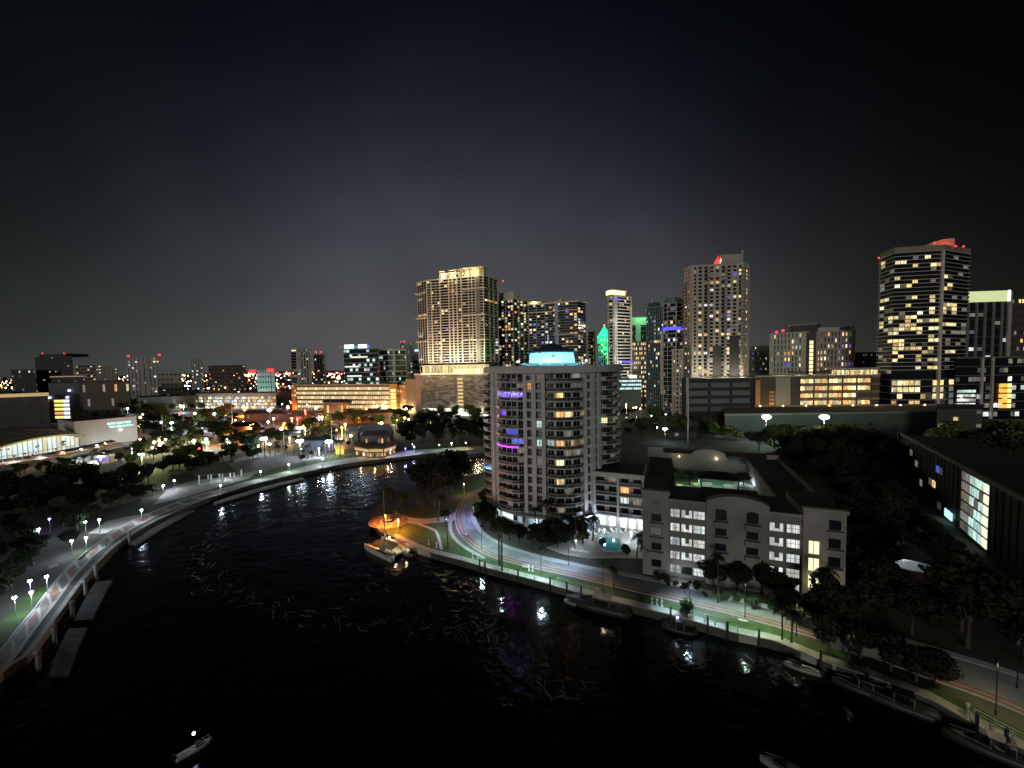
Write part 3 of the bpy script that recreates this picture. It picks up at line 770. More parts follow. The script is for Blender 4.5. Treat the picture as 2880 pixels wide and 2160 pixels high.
# podium with mural screens
PM = mat('podium_taupe', (.24,.20,.17), .9, 0, .15, .05)
t = Tower('podium_garage', 'wide garage podium with two pale mural screens and a white lit ground floor', 'building', [(1166,408),(1182,398),(1372,384)], 50, 1055, 1, PM)
t.ring(t.H-.02, t.H+1.0, 1.0, LT, 'cornice')
def mural_mat():
    m = bpy.data.materials.new('mural_screen'); m.use_nodes = True; T = m.node_tree; b = T.nodes['Principled BSDF']; b.inputs['Roughness'].default_value = .9
    c = T.nodes.new('ShaderNodeTexCoord'); mp_ = T.nodes.new('ShaderNodeMapping'); mp_.inputs['Rotation'].default_value = (0, .5, 0); mp_.inputs['Scale'].default_value = (.03, .03, .07)
    n = T.nodes.new('ShaderNodeTexNoise'); n.inputs['Scale'].default_value = 1.4; n.inputs['Detail'].default_value = 4; n.inputs['Distortion'].default_value = 3.5
    r = T.nodes.new('ShaderNodeValToRGB'); e = r.color_ramp.elements
    e[0].position, e[0].color = .42, (.13,.11,.09,1); e[1].position, e[1].color = .60, (.34,.30,.25,1)
    x = e.new(.5); x.color = (.20,.17,.14,1)
    T.links.new(c.outputs['Object'], mp_.inputs[0]); T.links.new(mp_.outputs[0], n.inputs['Vector']); T.links.new(n.outputs['Fac'], r.inputs[0]); T.links.new(r.outputs[0], b.inputs['Base Color'])
    return m
MUR = mural_mat()
t.panel(1, .0, .52, 11, t.H-1.5, .6, MUR, 'mural_screen'); t.panel(1, .66, .96, 11, t.H-1.5, .6, MUR, 'mural_screen')
P, d, L = t.seg(1)
for k in range(8): MB().obox(P, d, L*.555, L*.635, .1, .7, 11+(t.H-13)*k/8, 11+(t.H-13)*k/8+2.2).build('garage_opening', em('garage_glow_gold', (1,.72,.30), .75), t.root)
for k in range(11): MB().obox(P, d, L*(k/11)+.4, L*((k+1)/11)-.4, .15, .5, .5, 8).build('shop_window', em('shop_glow', (1,.93,.78), 1.5), t.root)
for k in range(13): MB().obox(P, d, L*.02+k*L*.55/13, L*.02+k*L*.55/13+1.2, 1.1, 1.6, t.H+1.0, t.H+1.7).build('cornice_light', em('cornice_glow', (1,.86,.5), 3), t.root)
# glazed amenity floor above the podium: gold lit, with raking columns
GG = em('amenity_glow', (.80,.78,.38), .55); GY = em('amenity_gold', (1,.78,.30), .9)
q = random.Random(4)
for k in range(20):
    m_ = GY if k > 8 or q.random() < .35 else GG
    if q.random() < .08: continue
    MB().obox(P, d, L*(k/20)+.3, L*((k+1)/20)-.3, -5, -4.6, t.H+.95, t.H+8.8).build('amenity_window', m_, t.root)
for k in range(21):
    x = L*k/20; e_ = 1.3 if k % 2 else -1.3
    MB().tube((P[0]+d.x*x, P[1]+d.y*x+3.5, t.H+.9), (P[0]+d.x*(x+e_), P[1]+d.y*(x+e_)+3.5, t.H+9), .35, .35, 6).build('column', LT, t.root)
MB().obox(P, d, -1, L+.5, -9, -2.4, t.H+8.9, t.H+9.9).build('terrace_slab', LT, t.root)
for k in range(9): MB().obox(P, d, L*(.5+k*.05)+.5, L*(.5+(k+1)*.05)-.7, .0, .5, t.H+1.1, t.H+5.8).build('amenity_window', em('amenity_bright', (1,.88,.55), 1.25), t.root)
for f in (.12,.35,.6,.85): point(t.root, (P[0]+d.x*L*f, P[1]+d.y*L*f-6, t.H+5), (1,.85,.45), 5000, .6)
for f in (.1,.5,.9): point(t.root, (P[0]+d.x*L*f, P[1]+d.y*L*f-5, 6), (1,.9,.75), 3500, .5)

LB = [(1145,420),(1180,430),(1145,480),(1190,480),(1190,495),(1190,520),(1085,560),(1145,555,'p'),(1145,595),(1060,620,'w'),(1150,660),(1070,740,'o'),(1110,740,'o'),(1150,740,'o'),(1220,745,'w'),(1250,760,'w'),(1150,795),(1190,860),(1220,860),(1150,935,'o'),(1195,1060),(1260,1060),(1070,965),(1260,480),(1310,480),(1075,400),(1250,430),(1280,445),(1330,900,'o'),(1060,720,'o'),(1230,560),(1270,600),(1250,650),(1300,560),(1310,620)]
t = Tower('residential_tower', 'slim dark tower speckled with warm windows between the two taller blocks, flat lit roof edge', 'tower', [(1404,452),(1448,440),(1490,462)], 24, 842, 1, GLASS)
t.z0 = 40
t.slabs(30, .4, .9, GREY, z0=30, name='floor_slab'); t.piers(0, [0,.5,.97], .6, 1.0, TAN, z0=30); t.piers(1, [.3,.6,.97], .8, 1.0, TAN, z0=30)
t.windows({0: 5, 1: 5}, 30, .16, lits=LB, crop=C1, wf=.6, hf=.6, maxd=9, dim=.12, z0=30, o=.3, seed=12)
t.roofbox(.1, 1.0, 9, LT, .5, -14); t.ring(t.H-.05, t.H+.9, 1.3, LT, 'cornice')
P, d, L = t.seg(0); point(t.root, (P[0]+L*.5, P[1]-8, 44), (1,.9,.7), 14000, .8)  # fill light added to brighten the slim tower
LC = [(1445,445),(1515,470),(1690,430),(1775,430),(1565,570),(1590,570),(1640,530),(1640,570),(1780,530,'p'),(1835,555),(1885,560,'o'),(1930,510),(1400,640),(1470,605),(1640,660),(1455,675,'b'),(1510,705),(1400,740),(1690,690),(1895,700),(1860,730,'o'),(1920,730),(1880,770,'o'),(1840,770,'o'),(1445,805,'b'),(1515,805,'w'),(1530,890,'p'),(1580,885),(1440,925,'o'),(1780,885,'o'),(1840,885,'o'),(1455,960),(1885,960),(1835,985),(1930,1050),(1935,1105),(1945,540),(1930,680)]
BD = mat('tower_blue_grey', (.26,.32,.42), .7, 0, .12, .06)
t = Tower('residential_tower', 'blue grey tower with balcony bands and a lit lounge, directly behind the round condominium', 'tower', [(1489,418),(1626,398),(1648,412)], 24, 848, 1, GLASS)
t.slabs(31, .4, 1.0, BD, z0=28, name='floor_slab'); t.piers(0, [0,.17,.35,.55], .5, 1.2, BD, z0=28); t.panel(0, .56, .62, 28, t.H, 1.2, BD, 'pier'); t.piers(1, [1.], .5, 1.2, BD, z0=28)
t.windows({0: 12, 1: 3}, 31, .10, keys='yyowd', lits=LC, crop=C1, wf=.6, hf=.6, maxd=10, dim=.10, z0=28, o=.3, seed=14)
t.ring(t.H-.05, t.H+1, 2.0, LT, 'cornice')
for fz in (.62, .48):
    z = 28+(t.H-28)*fz; P, d, L = t.seg(0); MB().obox(P, d, L*.58, L+1, 0, 2.4, z, z+.8).build('ledge', LT, t.root)
z = 28+(t.H-28)*.90; P, d, L = t.seg(0); MB().obox(P, d, 0, L+1, 0, 2.2, z, z+.8).build('ledge', LT, t.root)
MB().obox(P, d, L*.40, L*.402+.5, .9, 1.5, t.H*.42, t.H*.72).build('light_strip', em('light_strip_blue', (.3,.6,1), 1.1), t.root)
t.roofbox(-.02, .28, 3.5, GOLD, .5, -8, name='roof_canopy'); t.roofbox(.62, .70, 3.5, GOLD, .3, -6, name='roof_canopy')
P, d, L = t.seg(0)
point(t.root, (P[0]+L*.1, P[1]-5, t.H+2.5), (1,.8,.4), 2600, .4); point(t.root, (P[0]+L*.85, P[1]-7, 28+(t.H-28)*.58), (1,.75,.45), 2200, .4)

def simple(name, label, pts, dep, ytop, nf, segs, m, prob, keys='yyw', slab=None, pier=None, sp=None, body=None, dim=.08, seed=0, group=None, cat='tower', roof=None, wf=.6, hf=.5, z0=0, dark=GLASS, rng=None):
    t = Tower(name, label, cat, pts, dep, ytop, 0, body or dark, group)
    fh = (t.H-z0)/nf
    if slab: t.slabs(nf, slab[0], slab[1], m, z0=z0)
    if sp:
        for i in segs: t.spandrels(i, nf, fh*sp, .3, m, z0=z0)
    if pier:
        for i, nb in segs.items(): t.piers(i, nb if pier[0] is None else pier[0], pier[1], pier[2], m, z0=z0)
    t.windows(segs, nf, prob, keys, wf=wf, hf=hf, z0=z0, dim=dim, seed=seed, o=.2)
    t.ring(t.H-.05, t.H+.8, .5, m, 'parapet')
    if roof: t.roofbox(*roof)
    return t
# far left
t = simple('office_block', 'dark windowless looking office block at the far left skyline with faint red roof lights', [(100,900),(205,880)], 60, 1005, 14, {0: 12}, DARKW, .02, dim=.04, sp=.5, seed=1, body=DARKW)
t.roofbox(.12, .85, 6.5, DARKW, -.5, -40)
for x, y in ((119,994),(180,994)): t.beacon(x, y, 1.3)
simple('office_block', 'low dark block stepping down left of the windowless office block', [(30,860),(98,850)], 60, 1041, 6, {0: 10}, DARKW, .03, body=DARKW, sp=.4, seed=2, cat='building')
t = simple('apartment_tower', 'grey apartment tower with two bright red corner lights on the left skyline', [(358,640),(450,650)], 26, 1006, 15, {0: 9}, GREY, .10, 'yww', slab=(.5,.7), pier=(None,1.6,.9), seed=3)
t.piers(0, [.45,.62], 5.5, .95, mat('pier_beige', (.34,.32,.27), .9))
for x, y in ((361,1001),(448,998)): t.beacon(x, y, 1.7)
simple('office_block', 'plain beige low block just right of the grey apartment tower', [(440,600),(509,610)], 30, 1052, 6, {0: 6}, mat('block_beige', (.28,.27,.21), .9), .10, sp=.7, pier=(None,2.,.4), seed=4, cat='building')
simple('apartment_block', 'row of pinkish mid rise flats left of the grey apartment tower', [(212,1100),(268,1080),(330,1090)], 40, 1029, 8, {0: 7, 1: 8}, mat('block_pink', (.26,.20,.18), .9), .22, 'yyw', sp=.5, pier=(None,2.5,.5), seed=5, cat='building')
simple('apartment_tower', 'small grey tower with white roof lights, alone on the left skyline', [(537,900),(571,905)], 24, 1008, 12, {0: 5}, GREY, .15, 'yw', slab=(.5,.5), pier=(None,1.8,.7), seed=6)
simple('office_block', 'long brown low block on the horizon with red lights above', [(586,900),(690,900)], 40, 1029, 7, {0: 14}, BROWN, .12, 'yow', sp=.6, pier=(None,2.,.4), seed=7, cat='building')
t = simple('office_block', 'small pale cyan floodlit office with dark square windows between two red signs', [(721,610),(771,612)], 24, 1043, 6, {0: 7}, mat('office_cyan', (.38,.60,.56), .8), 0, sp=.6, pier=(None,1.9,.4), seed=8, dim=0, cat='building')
point(t.root, (12, -22, 5), (.7,1,.95), 16000, 1.5)
for px, py in ((711,1044),(762,1041)):
    p = atY(px, 606, py); MB().box(p.x-5-t.o.x, -5.5, p.z-2.6, p.x+5-t.o.x, -4.9, p.z+2.2).build('red_sign', em('sign_red', (1,.03,.03), 2.2), t.root)
    MB().box(p.x-.3-t.o.x, -5.2, 0, p.x+.3-t.o.x, -4.8, p.z-2).build('sign_post', METAL, t.root)
simple('apartment_tower', 'bare grey slab tower with a blank left wall, left of the blue glass office', [(818,640),(838,630),(876,640)], 22, 983, 18, {0: 1, 1: 5}, GREY, .10, 'yw', pier=(None,2.2,.8), slab=(.5,.6), seed=9)
t = simple('apartment_tower', 'thin grey tower with twin red roof lights beside the bare slab tower', [(883,660),(916,665)], 20, 999, 15, {0: 4}, GREY, .16, 'yow', pier=(None,2.2,.8), slab=(.5,.6), seed=10)
for x, y in ((888,990),(902,990)): t.beacon(x, y, 1.4)
t = simple('glass_office', 'blue green glass office with rows of pale lit floors and a glaring white rooftop sign', [(968,470),(1064,462)], 30, 982, 13, {0: 12}, TEAL, .22, 'cwwc', slab=(.9,.25), seed=11, wf=.9, hf=.55, cat='office building')
P, d, L = t.seg(0)
for row, a, b in ((9,.02,.46),(7,.08,.58),(11,.2,.75),(2,.1,.4)):
    for k in range(int((b-a)*14)): MB().obox(P, d, L*a+k*L/14+.2, L*a+(k+1)*L/14-.2, .1, .4, t.H*row/13+.6, t.H*row/13+2.2).build('window', em('office_strip', (.85,1,.80), 1.2), t.root)
for a, b in ((.03,.30),(.44,.68)): MB().obox(P, d, L*a, L*b, -.5, .3, t.H+.8, t.H+5).build('rooftop_sign', em('sign_blue_white', (.65,.85,1), 4), t.root)
MB().obox(P, d, L*.70, L*.76, -.5, .3, t.H+1, t.H+4).build('rooftop_sign', em('sign_deep_blue', (.06,.08,1), 2), t.root)
MB().obox(P, d, L*.32, L*.42, -.5, .3, t.H+.8, t.H+3).build('rooftop_sign', em('sign_teal', (.05,.5,.4), .8), t.root)
MB().obox(P, d, -L*.17, 0, -.8, -.2, t.H+2.2, t.H+3.2).build('roof_boom', LMET, t.root)
point(t.root, (18,-4,t.H+6), (.5,.75,1), 3000, .6)
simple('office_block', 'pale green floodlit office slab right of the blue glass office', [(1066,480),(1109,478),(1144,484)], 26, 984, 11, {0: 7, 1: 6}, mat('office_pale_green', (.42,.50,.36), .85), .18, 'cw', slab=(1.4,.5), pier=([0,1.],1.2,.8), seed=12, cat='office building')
t = simple('apartment_tower', 'grey twin shaft tower with a red crane light, left edge touching the tallest beige tower', [(1124,620),(1146,615),(1168,620)], 24, 964, 20, {0: 3, 1: 3}, GREY, .16, 'yw', slab=(.5,.5), pier=(None,2.4,.8), seed=13)
for x, y in ((1127,963),(1137,961)): t.beacon(x, y, 1.5)
t = simple('office_block', 'low grey block with a small cyan roof sign, squeezed against the tallest beige tower', [(1160,560),(1190,560)], 24, 981, 9, {0: 4}, mat('grey_mid', (.20,.20,.19), .9), .1, 'yw', sp=.6, seed=14, cat='building')
MB().box(4,-1,t.H-4,11,-.5,t.H-1).build('roof_sign', em('sign_cyan', (.35,.9,1), 1.4), t.root)
# behind the round condominium, between the blue tower and the taupe tower
simple('apartment_tower', 'narrow gold beige tower right of the blue grey tower', [(1648,470),(1674,475)], 20, 932, 22, {0: 4}, mat('gold_beige', (.55,.44,.24), .85), .18, 'y', slab=(.8,.5), pier=([0,1.],2.6,.9), seed=15)
GRN = mat('green_lit_wall', (.05,.42,.20), .8)
t = simple('crown_tower', 'dark tower with a glowing green pyramid crown and a green light stripe', [(1684,540),(1716,540)], 18, 966, 18, {0: 5}, mat('crown_tower_wall', (.10,.14,.16), .7), .35, 'ycwb', slab=(.5,.4), pier=(None,.8,.5), seed=16)
cxy = (t.c.x, t.c.y)
wd = abs(t.P[1][0]-t.P[0][0])/2
cgm_ = em('crown_green', (.01,.85,.25), 1.3); w2 = wd*1.0
MB().box(cxy[0]-w2, cxy[1]-w2, t.H+.9, cxy[0]+w2, cxy[1]+w2, t.H+9).build('crown_storey', cgm_, t.root)
MB().add([(cxy[0]-w2*1.1,cxy[1]-w2*1.1,t.H+9.1),(cxy[0]+w2*1.1,cxy[1]-w2*1.1,t.H+9.1),(cxy[0]+w2*1.1,cxy[1]+w2*1.1,t.H+9.1),(cxy[0]-w2*1.1,cxy[1]+w2*1.1,t.H+9.1),(cxy[0],cxy[1],t.H+25)], [(0,1,4),(1,2,4),(2,3,4),(3,0,4),(3,2,1,0)]).build('pyramid_roof', em('crown_aqua', (.03,1,.42), 1.6), t.root)
point(t.root, (cxy[0], cxy[1]-w2*2, t.H-6), (.02,1,.2), 60000, 1)
MB().ball((cxy[0], cxy[1], t.H+26), 1.2, 8).build('finial_light', em('finial_orange', (1,.25,.05), 3), t.root)
for k in range(3): MB().box(wd*(.45+k*.55)-.6, cxy[1]-w2-.3, t.H+3, wd*(.45+k*.55)+.6, cxy[1]-w2-.1, t.H+6.5).build('crown_window', em('crown_window_cyan', (.4,1,.85), 1.8), t.root)
MB().box(wd*1.45, -1.3, 20, wd*1.7, -.9, t.H).build('light_strip', em('strip_green', (.01,.9,.15), 2.2), t.root)
t = simple('slender_tower', 'slender white balcony tower with a glaring gold crown and red light', [(1711,455),(1728,450),(1776,462)], 22, 834, 34, {0: 3, 1: 7}, mat('slender_white', (.78,.76,.68), .85), .10, 'yyow', slab=(1.25,.9), pier=([0,.12,.97],1.4,1.1), seed=17)
P, d, L = t.seg(1)
MB().obox(P, d, -5, L*.62, -8, .6, t.H+1.5, t.H+6).build('crown_light', em('crown_gold', (1,.80,.28), 2.6), t.root)
MB().obox(P, d, -4, L*.70, -10, -.2, t.H+.5, t.H+7.2).build('roof_plant_room', TAN, t.root)
for z_ in (50, 95): point(t.root, (P[0]+L*.5, P[1]-18, z_), (1,.95,.8), 14000, .8)  # free-hanging fill lights added to make the white tower paler
point(t.root, (8,-5,t.H+5), (1,.8,.35), 2500, .5); t.beacon(1760, 820, 1.3)
for fz, a, b in ((.40,.4,1.),(.96,.0,.35)):
    MB().obox(P, d, L*a, L*b, .2, 1.4, t.H*fz, t.H*fz+2.0).build('violet_band', em('band_violet', (.22,.14,1), 1.1), t.root)
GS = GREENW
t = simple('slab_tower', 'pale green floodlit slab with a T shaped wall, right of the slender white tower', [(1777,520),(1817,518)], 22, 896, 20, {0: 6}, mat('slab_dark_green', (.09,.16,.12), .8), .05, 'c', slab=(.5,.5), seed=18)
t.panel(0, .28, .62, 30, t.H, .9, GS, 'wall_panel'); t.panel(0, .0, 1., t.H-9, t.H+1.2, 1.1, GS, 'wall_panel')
point(t.root, (9,-16,50), (.4,1,.55), 42000, 2); point(t.root, (9,-14,112), (.4,1,.55), 15000, 2)
simple('low_rise', 'gold windowed mid rise packed with lights at the foot of the pale green slab', [(1778,440),(1817,436)], 20, 962, 14, {0: 8}, BROWN, .55, 'yyyo', slab=(.4,.3), seed=19, dim=.2, cat='building')
t = simple('glass_tower', 'dark teal tower with vertical ribs between the green slab and the rounded tower', [(1818,400),(1866,392)], 22, 866, 26, {0: 9}, mat('rib_teal', (.12,.22,.25), .6), .06, 'cyw', pier=(None,.6,.6), slab=(.35,.3), seed=20)
t.roofbox(.1, .7, 5, DARKW, -1, -12); t.roofbox(.28, .34, 8, LMET, -1, -3, name='roof_vent')
t.windows({0: 9}, 26, .0, lits=[(900,1105),(880,1105),(920,1105),(865,1200,'w'),(900,1265,'w'),(880,1265),(790,1170,'o'),(805,1330,'w'),(915,980,'w'),(880,1300,'w'),(640+190,1420)], crop=C3, wf=.7, hf=.6, maxd=9, seed=2, o=.5)
t = Tower('rounded_tower', 'rounded glass tower ringed by a blue light band, left of the broad taupe tower', 'tower', [(1866,372),(1877,366),(1900,362),(1918,366),(1930,374)], 20, 850, 2, GLASS)
t.slabs(26, .6, .6, mat('round_white', (.42,.47,.50), .7), name='floor_slab')
for i in range(4): t.piers(i, [0.], .5, .9, MATS['round_white'])
t.ring(t.H*.760, t.H*.760+3.2, .9, em('band_blue', (.10,.10,1), 1.3), 'blue_band')
t.ring(t.H-.05, t.H+5, -1.5, TEAL, 'roof_drum'); t.windows({0: 2, 1: 3, 2: 3, 3: 2}, 26, .0, 'y', lits=[(1060,865),(1080,950),(1100,950),(1120,955),(1150,960),(1035,1073,'w'),(1160,1120,'w'),(1100,1090,'w'),(1170,1160,'w')], crop=C3, wf=.8, hf=.6, seed=3, o=.3, maxd=10, dim=.15)
t.panel(0, -.6, .0, 20, t.H*.765, .8, CONC, 'wall_panel')
t = simple('apartment_tower', 'dark lower wing with square windows at the left foot of the broad taupe tower', [(1890,318),(1922,312)], 14, 985, 16, {0: 3}, TW, .16, 'yow', sp=.4, pier=(None,1.6,.4), seed=22)
# right of the taupe tower
simple('apartment_block', 'pinkish flats with coloured windows just right of the broad taupe tower', [(2106,520),(2165,515)], 30, 974, 10, {0: 8}, mat('flats_pink', (.33,.28,.25), .9), .25, 'ybow', sp=.5, pier=(None,2.2,.5), seed=23, cat='building')
t = Tower('apartment_block', 'broad mid rise block with a bright yellow stair window strip up its dark centre', 'building', [(2164,420),(2266,395),(2294,392),(2403,392)], 26, 941, 0, DARKW)
for sg, nb, m_ in ((0,10,mat('block_greige', (.50,.48,.42), .9)),(2,11,mat('block_rose', (.46,.38,.34), .9))):
    t.spandrels(sg, 11, 1.7, .5, m_, z0=12); t.piers(sg, nb, 2.0, .48, m_, z0=12)
t.windows({0: 10, 2: 11}, 11, .16, 'yywo', lits=[(990,0)], crop=(0,0,1), z0=12, wf=.5, hf=.6, seed=24, o=.2, dim=.1)
t.windows({0: 10, 2: 11}, 11, 0, lits=[(820,800),(820,850),(880,810),(880,850),(820,900),(1090,720),(1150,720),(1225,720),(1090,810),(1150,810),(1225,800),(1150,895),(1500,630,'p'),(1540,665),(1600,665),(1600,625,'p'),(590,705,'o'),(640,705,'o'),(590,905,'b'),(610,905,'b'),(650,905,'b'),(1610,890,'p'),(820,655,'w'),(850,655,'w'),(715,560),(720,610,'o')], crop=(2100,860,5.53), z0=12, wf=.7, hf=.6, o=.4, maxd=10)
P, d, L = t.seg(1)
for k in range(14): MB().obox(P, d, L*.35, L*.72, .05, .35, 14+(t.H-22)*k/14, 14+(t.H-22)*(k+1)/14-.7).build('stair_window', em('stair_gold', (1,.80,.36), 1.3), t.root)
t.ring(t.H-.05, t.H+.9, .7, MATS['block_greige'], 'parapet')
P, d, L = t.seg(0); MB().obox(P, d, L*.55, L*1.25, -14, -.5, t.H, t.H+7.5).build('roof_plant_room', DARKW, t.root); MB().obox(P, d, L*.50, L*1.28, -15, .3, t.H+7.4, t.H+8.3).build('roof_canopy', LMET, t.root)
P, d, L = t.seg(2); MB().obox(P, d, L*.0, L*.62, -12, -1, t.H, t.H+4.5).build('roof_plant_room', MATS['block_greige'], t.root); MB().obox(P, d, L*.62, L*.9, -12, -1.5, t.H, t.H+4.6).build('roof_plant_room', DARKW, t.root); MB().obox(P, d, L*.9, L*.97, -8, .2, t.H, t.H+5.6).build('chimney', MATS['block_rose'], t.root)
for x, y in ((2184,934),(2202,930)): t.beacon(x, y, 1.4)
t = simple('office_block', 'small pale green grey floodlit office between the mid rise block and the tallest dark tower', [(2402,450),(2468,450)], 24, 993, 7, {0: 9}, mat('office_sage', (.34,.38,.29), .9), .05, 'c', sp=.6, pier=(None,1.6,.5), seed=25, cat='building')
# podium garage blocks between the towers at right
t = Tower('parking_garage', 'long dark garage with pale band openings below the broad taupe tower', 'garage', [(1918,300),(2122,296)], 22, 1068, 0, mat('garage_dark', (.03,.03,.032), .9))
P, d, L = t.seg(0)
for k in range(4):
    for a, b in ((.09,.36),(.40,.66),(.70,.94)):
        MB().obox(P, d, L*a, L*b, .1, .4, t.H-6.3-k*6.2, t.H-2.7-k*6.2).build('garage_opening', mat('garage_grey', (.15,.15,.14), .9, 0, .1, .2), t.root)
MB().obox(P, d, L*.055, L*.075, .1, .9, 0, t.H+2).build('pier', GREY, t.root); t.ring(t.H-.05, t.H+.9, .3, DARKW, 'parapet')
HEDGE = []
t = Tower('parking_garage', 'gold lit open parking garage with rows of bright decks at the foot of the towers', 'garage', [(2125,322),(2180,318),(2250,316),(2475,312)], 30, 1060, 0, mat('garage_shell', (.07,.06,.05), .9))
gz = t.H
P, d, L = t.seg(2); q = random.Random(8)
fl = (t.H-2)/6
for k in range(6):
    for b in range(5):
        for c_ in range(3):
            a0 = L*(b+.05)/5.6+L/5.6*.9*c_/3
            if b == 4 and 0 < k < 4 and q.random() < .6: continue
            MB().obox(P, d, a0+.15, a0+L/5.6*.3-.15, .05, .3, 2+fl*k+.3, 2+fl*k+fl*.6).build('deck_opening', LW['y'] if q.random() < .8 else LW['o'], t.root)
    t.panel(2, 0, 1, 2+fl*k+fl*.66, 2+fl*k+fl*.98, .7, mat('deck_front', (.22,.15,.10), .9), 'deck_front')
for b in range(6): t.panel(2, b/5.6-.004, b/5.6+.004, 0, t.H-.1, .9, DARKW, 'pier')
t.panel(1, .03, .62, 0, t.H-.5, .7, mat('garage_tower_grey', (.27,.27,.23), .9), 'wall_panel'); t.panel(1, .66, 1., 0, t.H-1, .3, DARKW, 'wall_panel')
P, d, L = t.seg(0)
for k in range(8): MB().obox(P, d, L*.72, L*.97, .1, .9, 2+k*3.1, 4.1+k*3.1).build('balcony', mat('stair_orange', (.42,.25,.12), .9), t.root)
t.panel(0, .0, .25, 0, t.H-3, .5, MATS['stair_orange'], 'wall_panel'); point(t.root, (8,-8,8), (1,.55,.2), 5200, .6); point(t.root, (26,-9,5), (1,.7,.4), 2400, .6)
t.ring(t.H-.05, t.H+.7, .5, GREY, 'parapet')
P, d, L = t.seg(2)
for k in range(26): MB().obox(P, d, L*.42+k*L*.58/26+.2, L*.42+(k+.6)*L*.58/26, -1.8, -1.2, t.H+.8, t.H+4.6).build('terrace_window', LW['y'], t.root)
MB().obox(P, d, L*.40, L, -8, -.2, t.H+5.2, t.H+6.3).build('terrace_slab', GREY, t.root)
for k in range(15): point(t.root, (t.seg(1)[0][0]+8+k*7.5, 2, gz+3), (1,.8,.4), 1500, .3) if k % 2 == 0 else None
# right edge
t = simple('office_tower', 'office tower at the right edge with a glowing yellow green crown and grey fins', [(2692,352),(2834,348)], 26, 828, 14, {0: 6}, mat('fin_grey', (.17,.17,.165), .8), .06, 'wwcb', slab=(.25,.2), pier=(None,2.2,.9), seed=26, dim=.15, wf=.8, hf=.4, cat='office building')
MB().obox(t.P[0], t.seg(0)[1], 0, t.seg(0)[2]*.91, .9, 1.4, t.H-7.5, t.H+2).build('lit_crown', em('crown_lime', (.74,.86,.42), .85), t.root)
MB().obox(t.P[0], t.seg(0)[1], t.seg(0)[2]*.91, t.seg(0)[2]*.96, .9, 1.6, t.H-7.5, t.H+2.2).build('lit_crown_corner', em('crown_white', (1,.93,.8), 2.4), t.root)
t.panel(0, .93, 1., 0, t.H+1, 1.5, TAN, 'pier')
for x, y in ((2832,824),(2843,824)): t.beacon(x, y, 1.2)
t = simple('office_tower', 'black tower cut by the right edge of the frame with sparse warm window rows', [(2836,380),(2990,380)], 26, 838, 14, {0: 16}, BROWN, .12, 'y', sp=.35, seed=27, dim=.12, body=DARKW, cat='office building')
t = simple('office_block', 'low office floors lit white below the right edge tower, with an orange stair block', [(2688,316),(2910,312)], 24, 1007, 7, {0: 18}, mat('low_office', (.16,.16,.14), .9), .10, 'wwc', slab=(.5,.6), seed=28, dim=.2, wf=.85, cat='office building')
P, d, L = t.seg(0)
for k in range(5):
    for c_ in range(3): MB().obox(P, d, L*(.03+c_*.078), L*(.03+(c_+1)*.078)-.5, .2, .8, 7.5+k*3.6, 9.6+k*3.6).build('window', LW['w'] if k < 4 else LW['c'], t.root)
    for c_ in range(3): MB().obox(P, d, L*(.56+c_*.05), L*(.56+(c_+1)*.05)-.5, .2, 1.2, 9+k*4.2, 12+k*4.2).build('stair_window', em('stair_orange_glow', (1,.42,.06), 1.5) if c_ < 2 else em('stair_yellow_glow', (1,.75,.2), 1.8), t.root)
t.piers(0, [.33,.46], 1.2, 1.4, CONC)
BLOCKS += [(-400, 380, -330, 1500)]
# ================================================================== the round condominium tower
LK = 3.5
D0 = 140.0
cc = atY(1552, D0); CX, CY, RT = cc.x, cc.y, 23.2
az0 = math.atan2(-CY, -CX)            # direction from tower centre to the viewer
rt = thing('condominium_tower', 'round white condominium tower in the middle with curved balconies and a glowing cyan penthouse', 'tower', (CX, CY, 0))
RW = mat('condo_stucco', (.54, .545, .52), .9, 0, .10, .12, .05)
RAILM = mat('balcony_rail_glass', (.05, .055, .06), .35, 0)
NFL, FH, ZG = 15, 2.93, 4.6
ZT = ZG+NFL*FH
def ang(deg): return az0+R(deg)       # + is to the viewer's right
def pol(deg, r): a = ang(deg); return (r*math.cos(a), r*math.sin(a))
def arc(d0, d1, r, n): return [pol(d0+(d1-d0)*i/n, r) for i in range(n+1)]
def ringseg(mb, d0, d1, r0, r1, z0, z1, n=4):
    o = arc(d0, d1, r1, n); i_ = arc(d0, d1, r0, n)
    return mb.prism(o+list(reversed(i_)), z0, z1)
MB().prism(arc(0, 360-7.5, RT-1.5, 47), 0, ZT).build('core', RW, rt)
BAYS = [(-97,-66),(-51,-23),(-5.5,24.5),(41,70),(86,115),(131,160),(176,205),(221,248)]
PIERS = [(-66,-51),(-23,-5.5),(24.5,41),(70,86),(115,131),(160,176),(205,221),(248,263)]
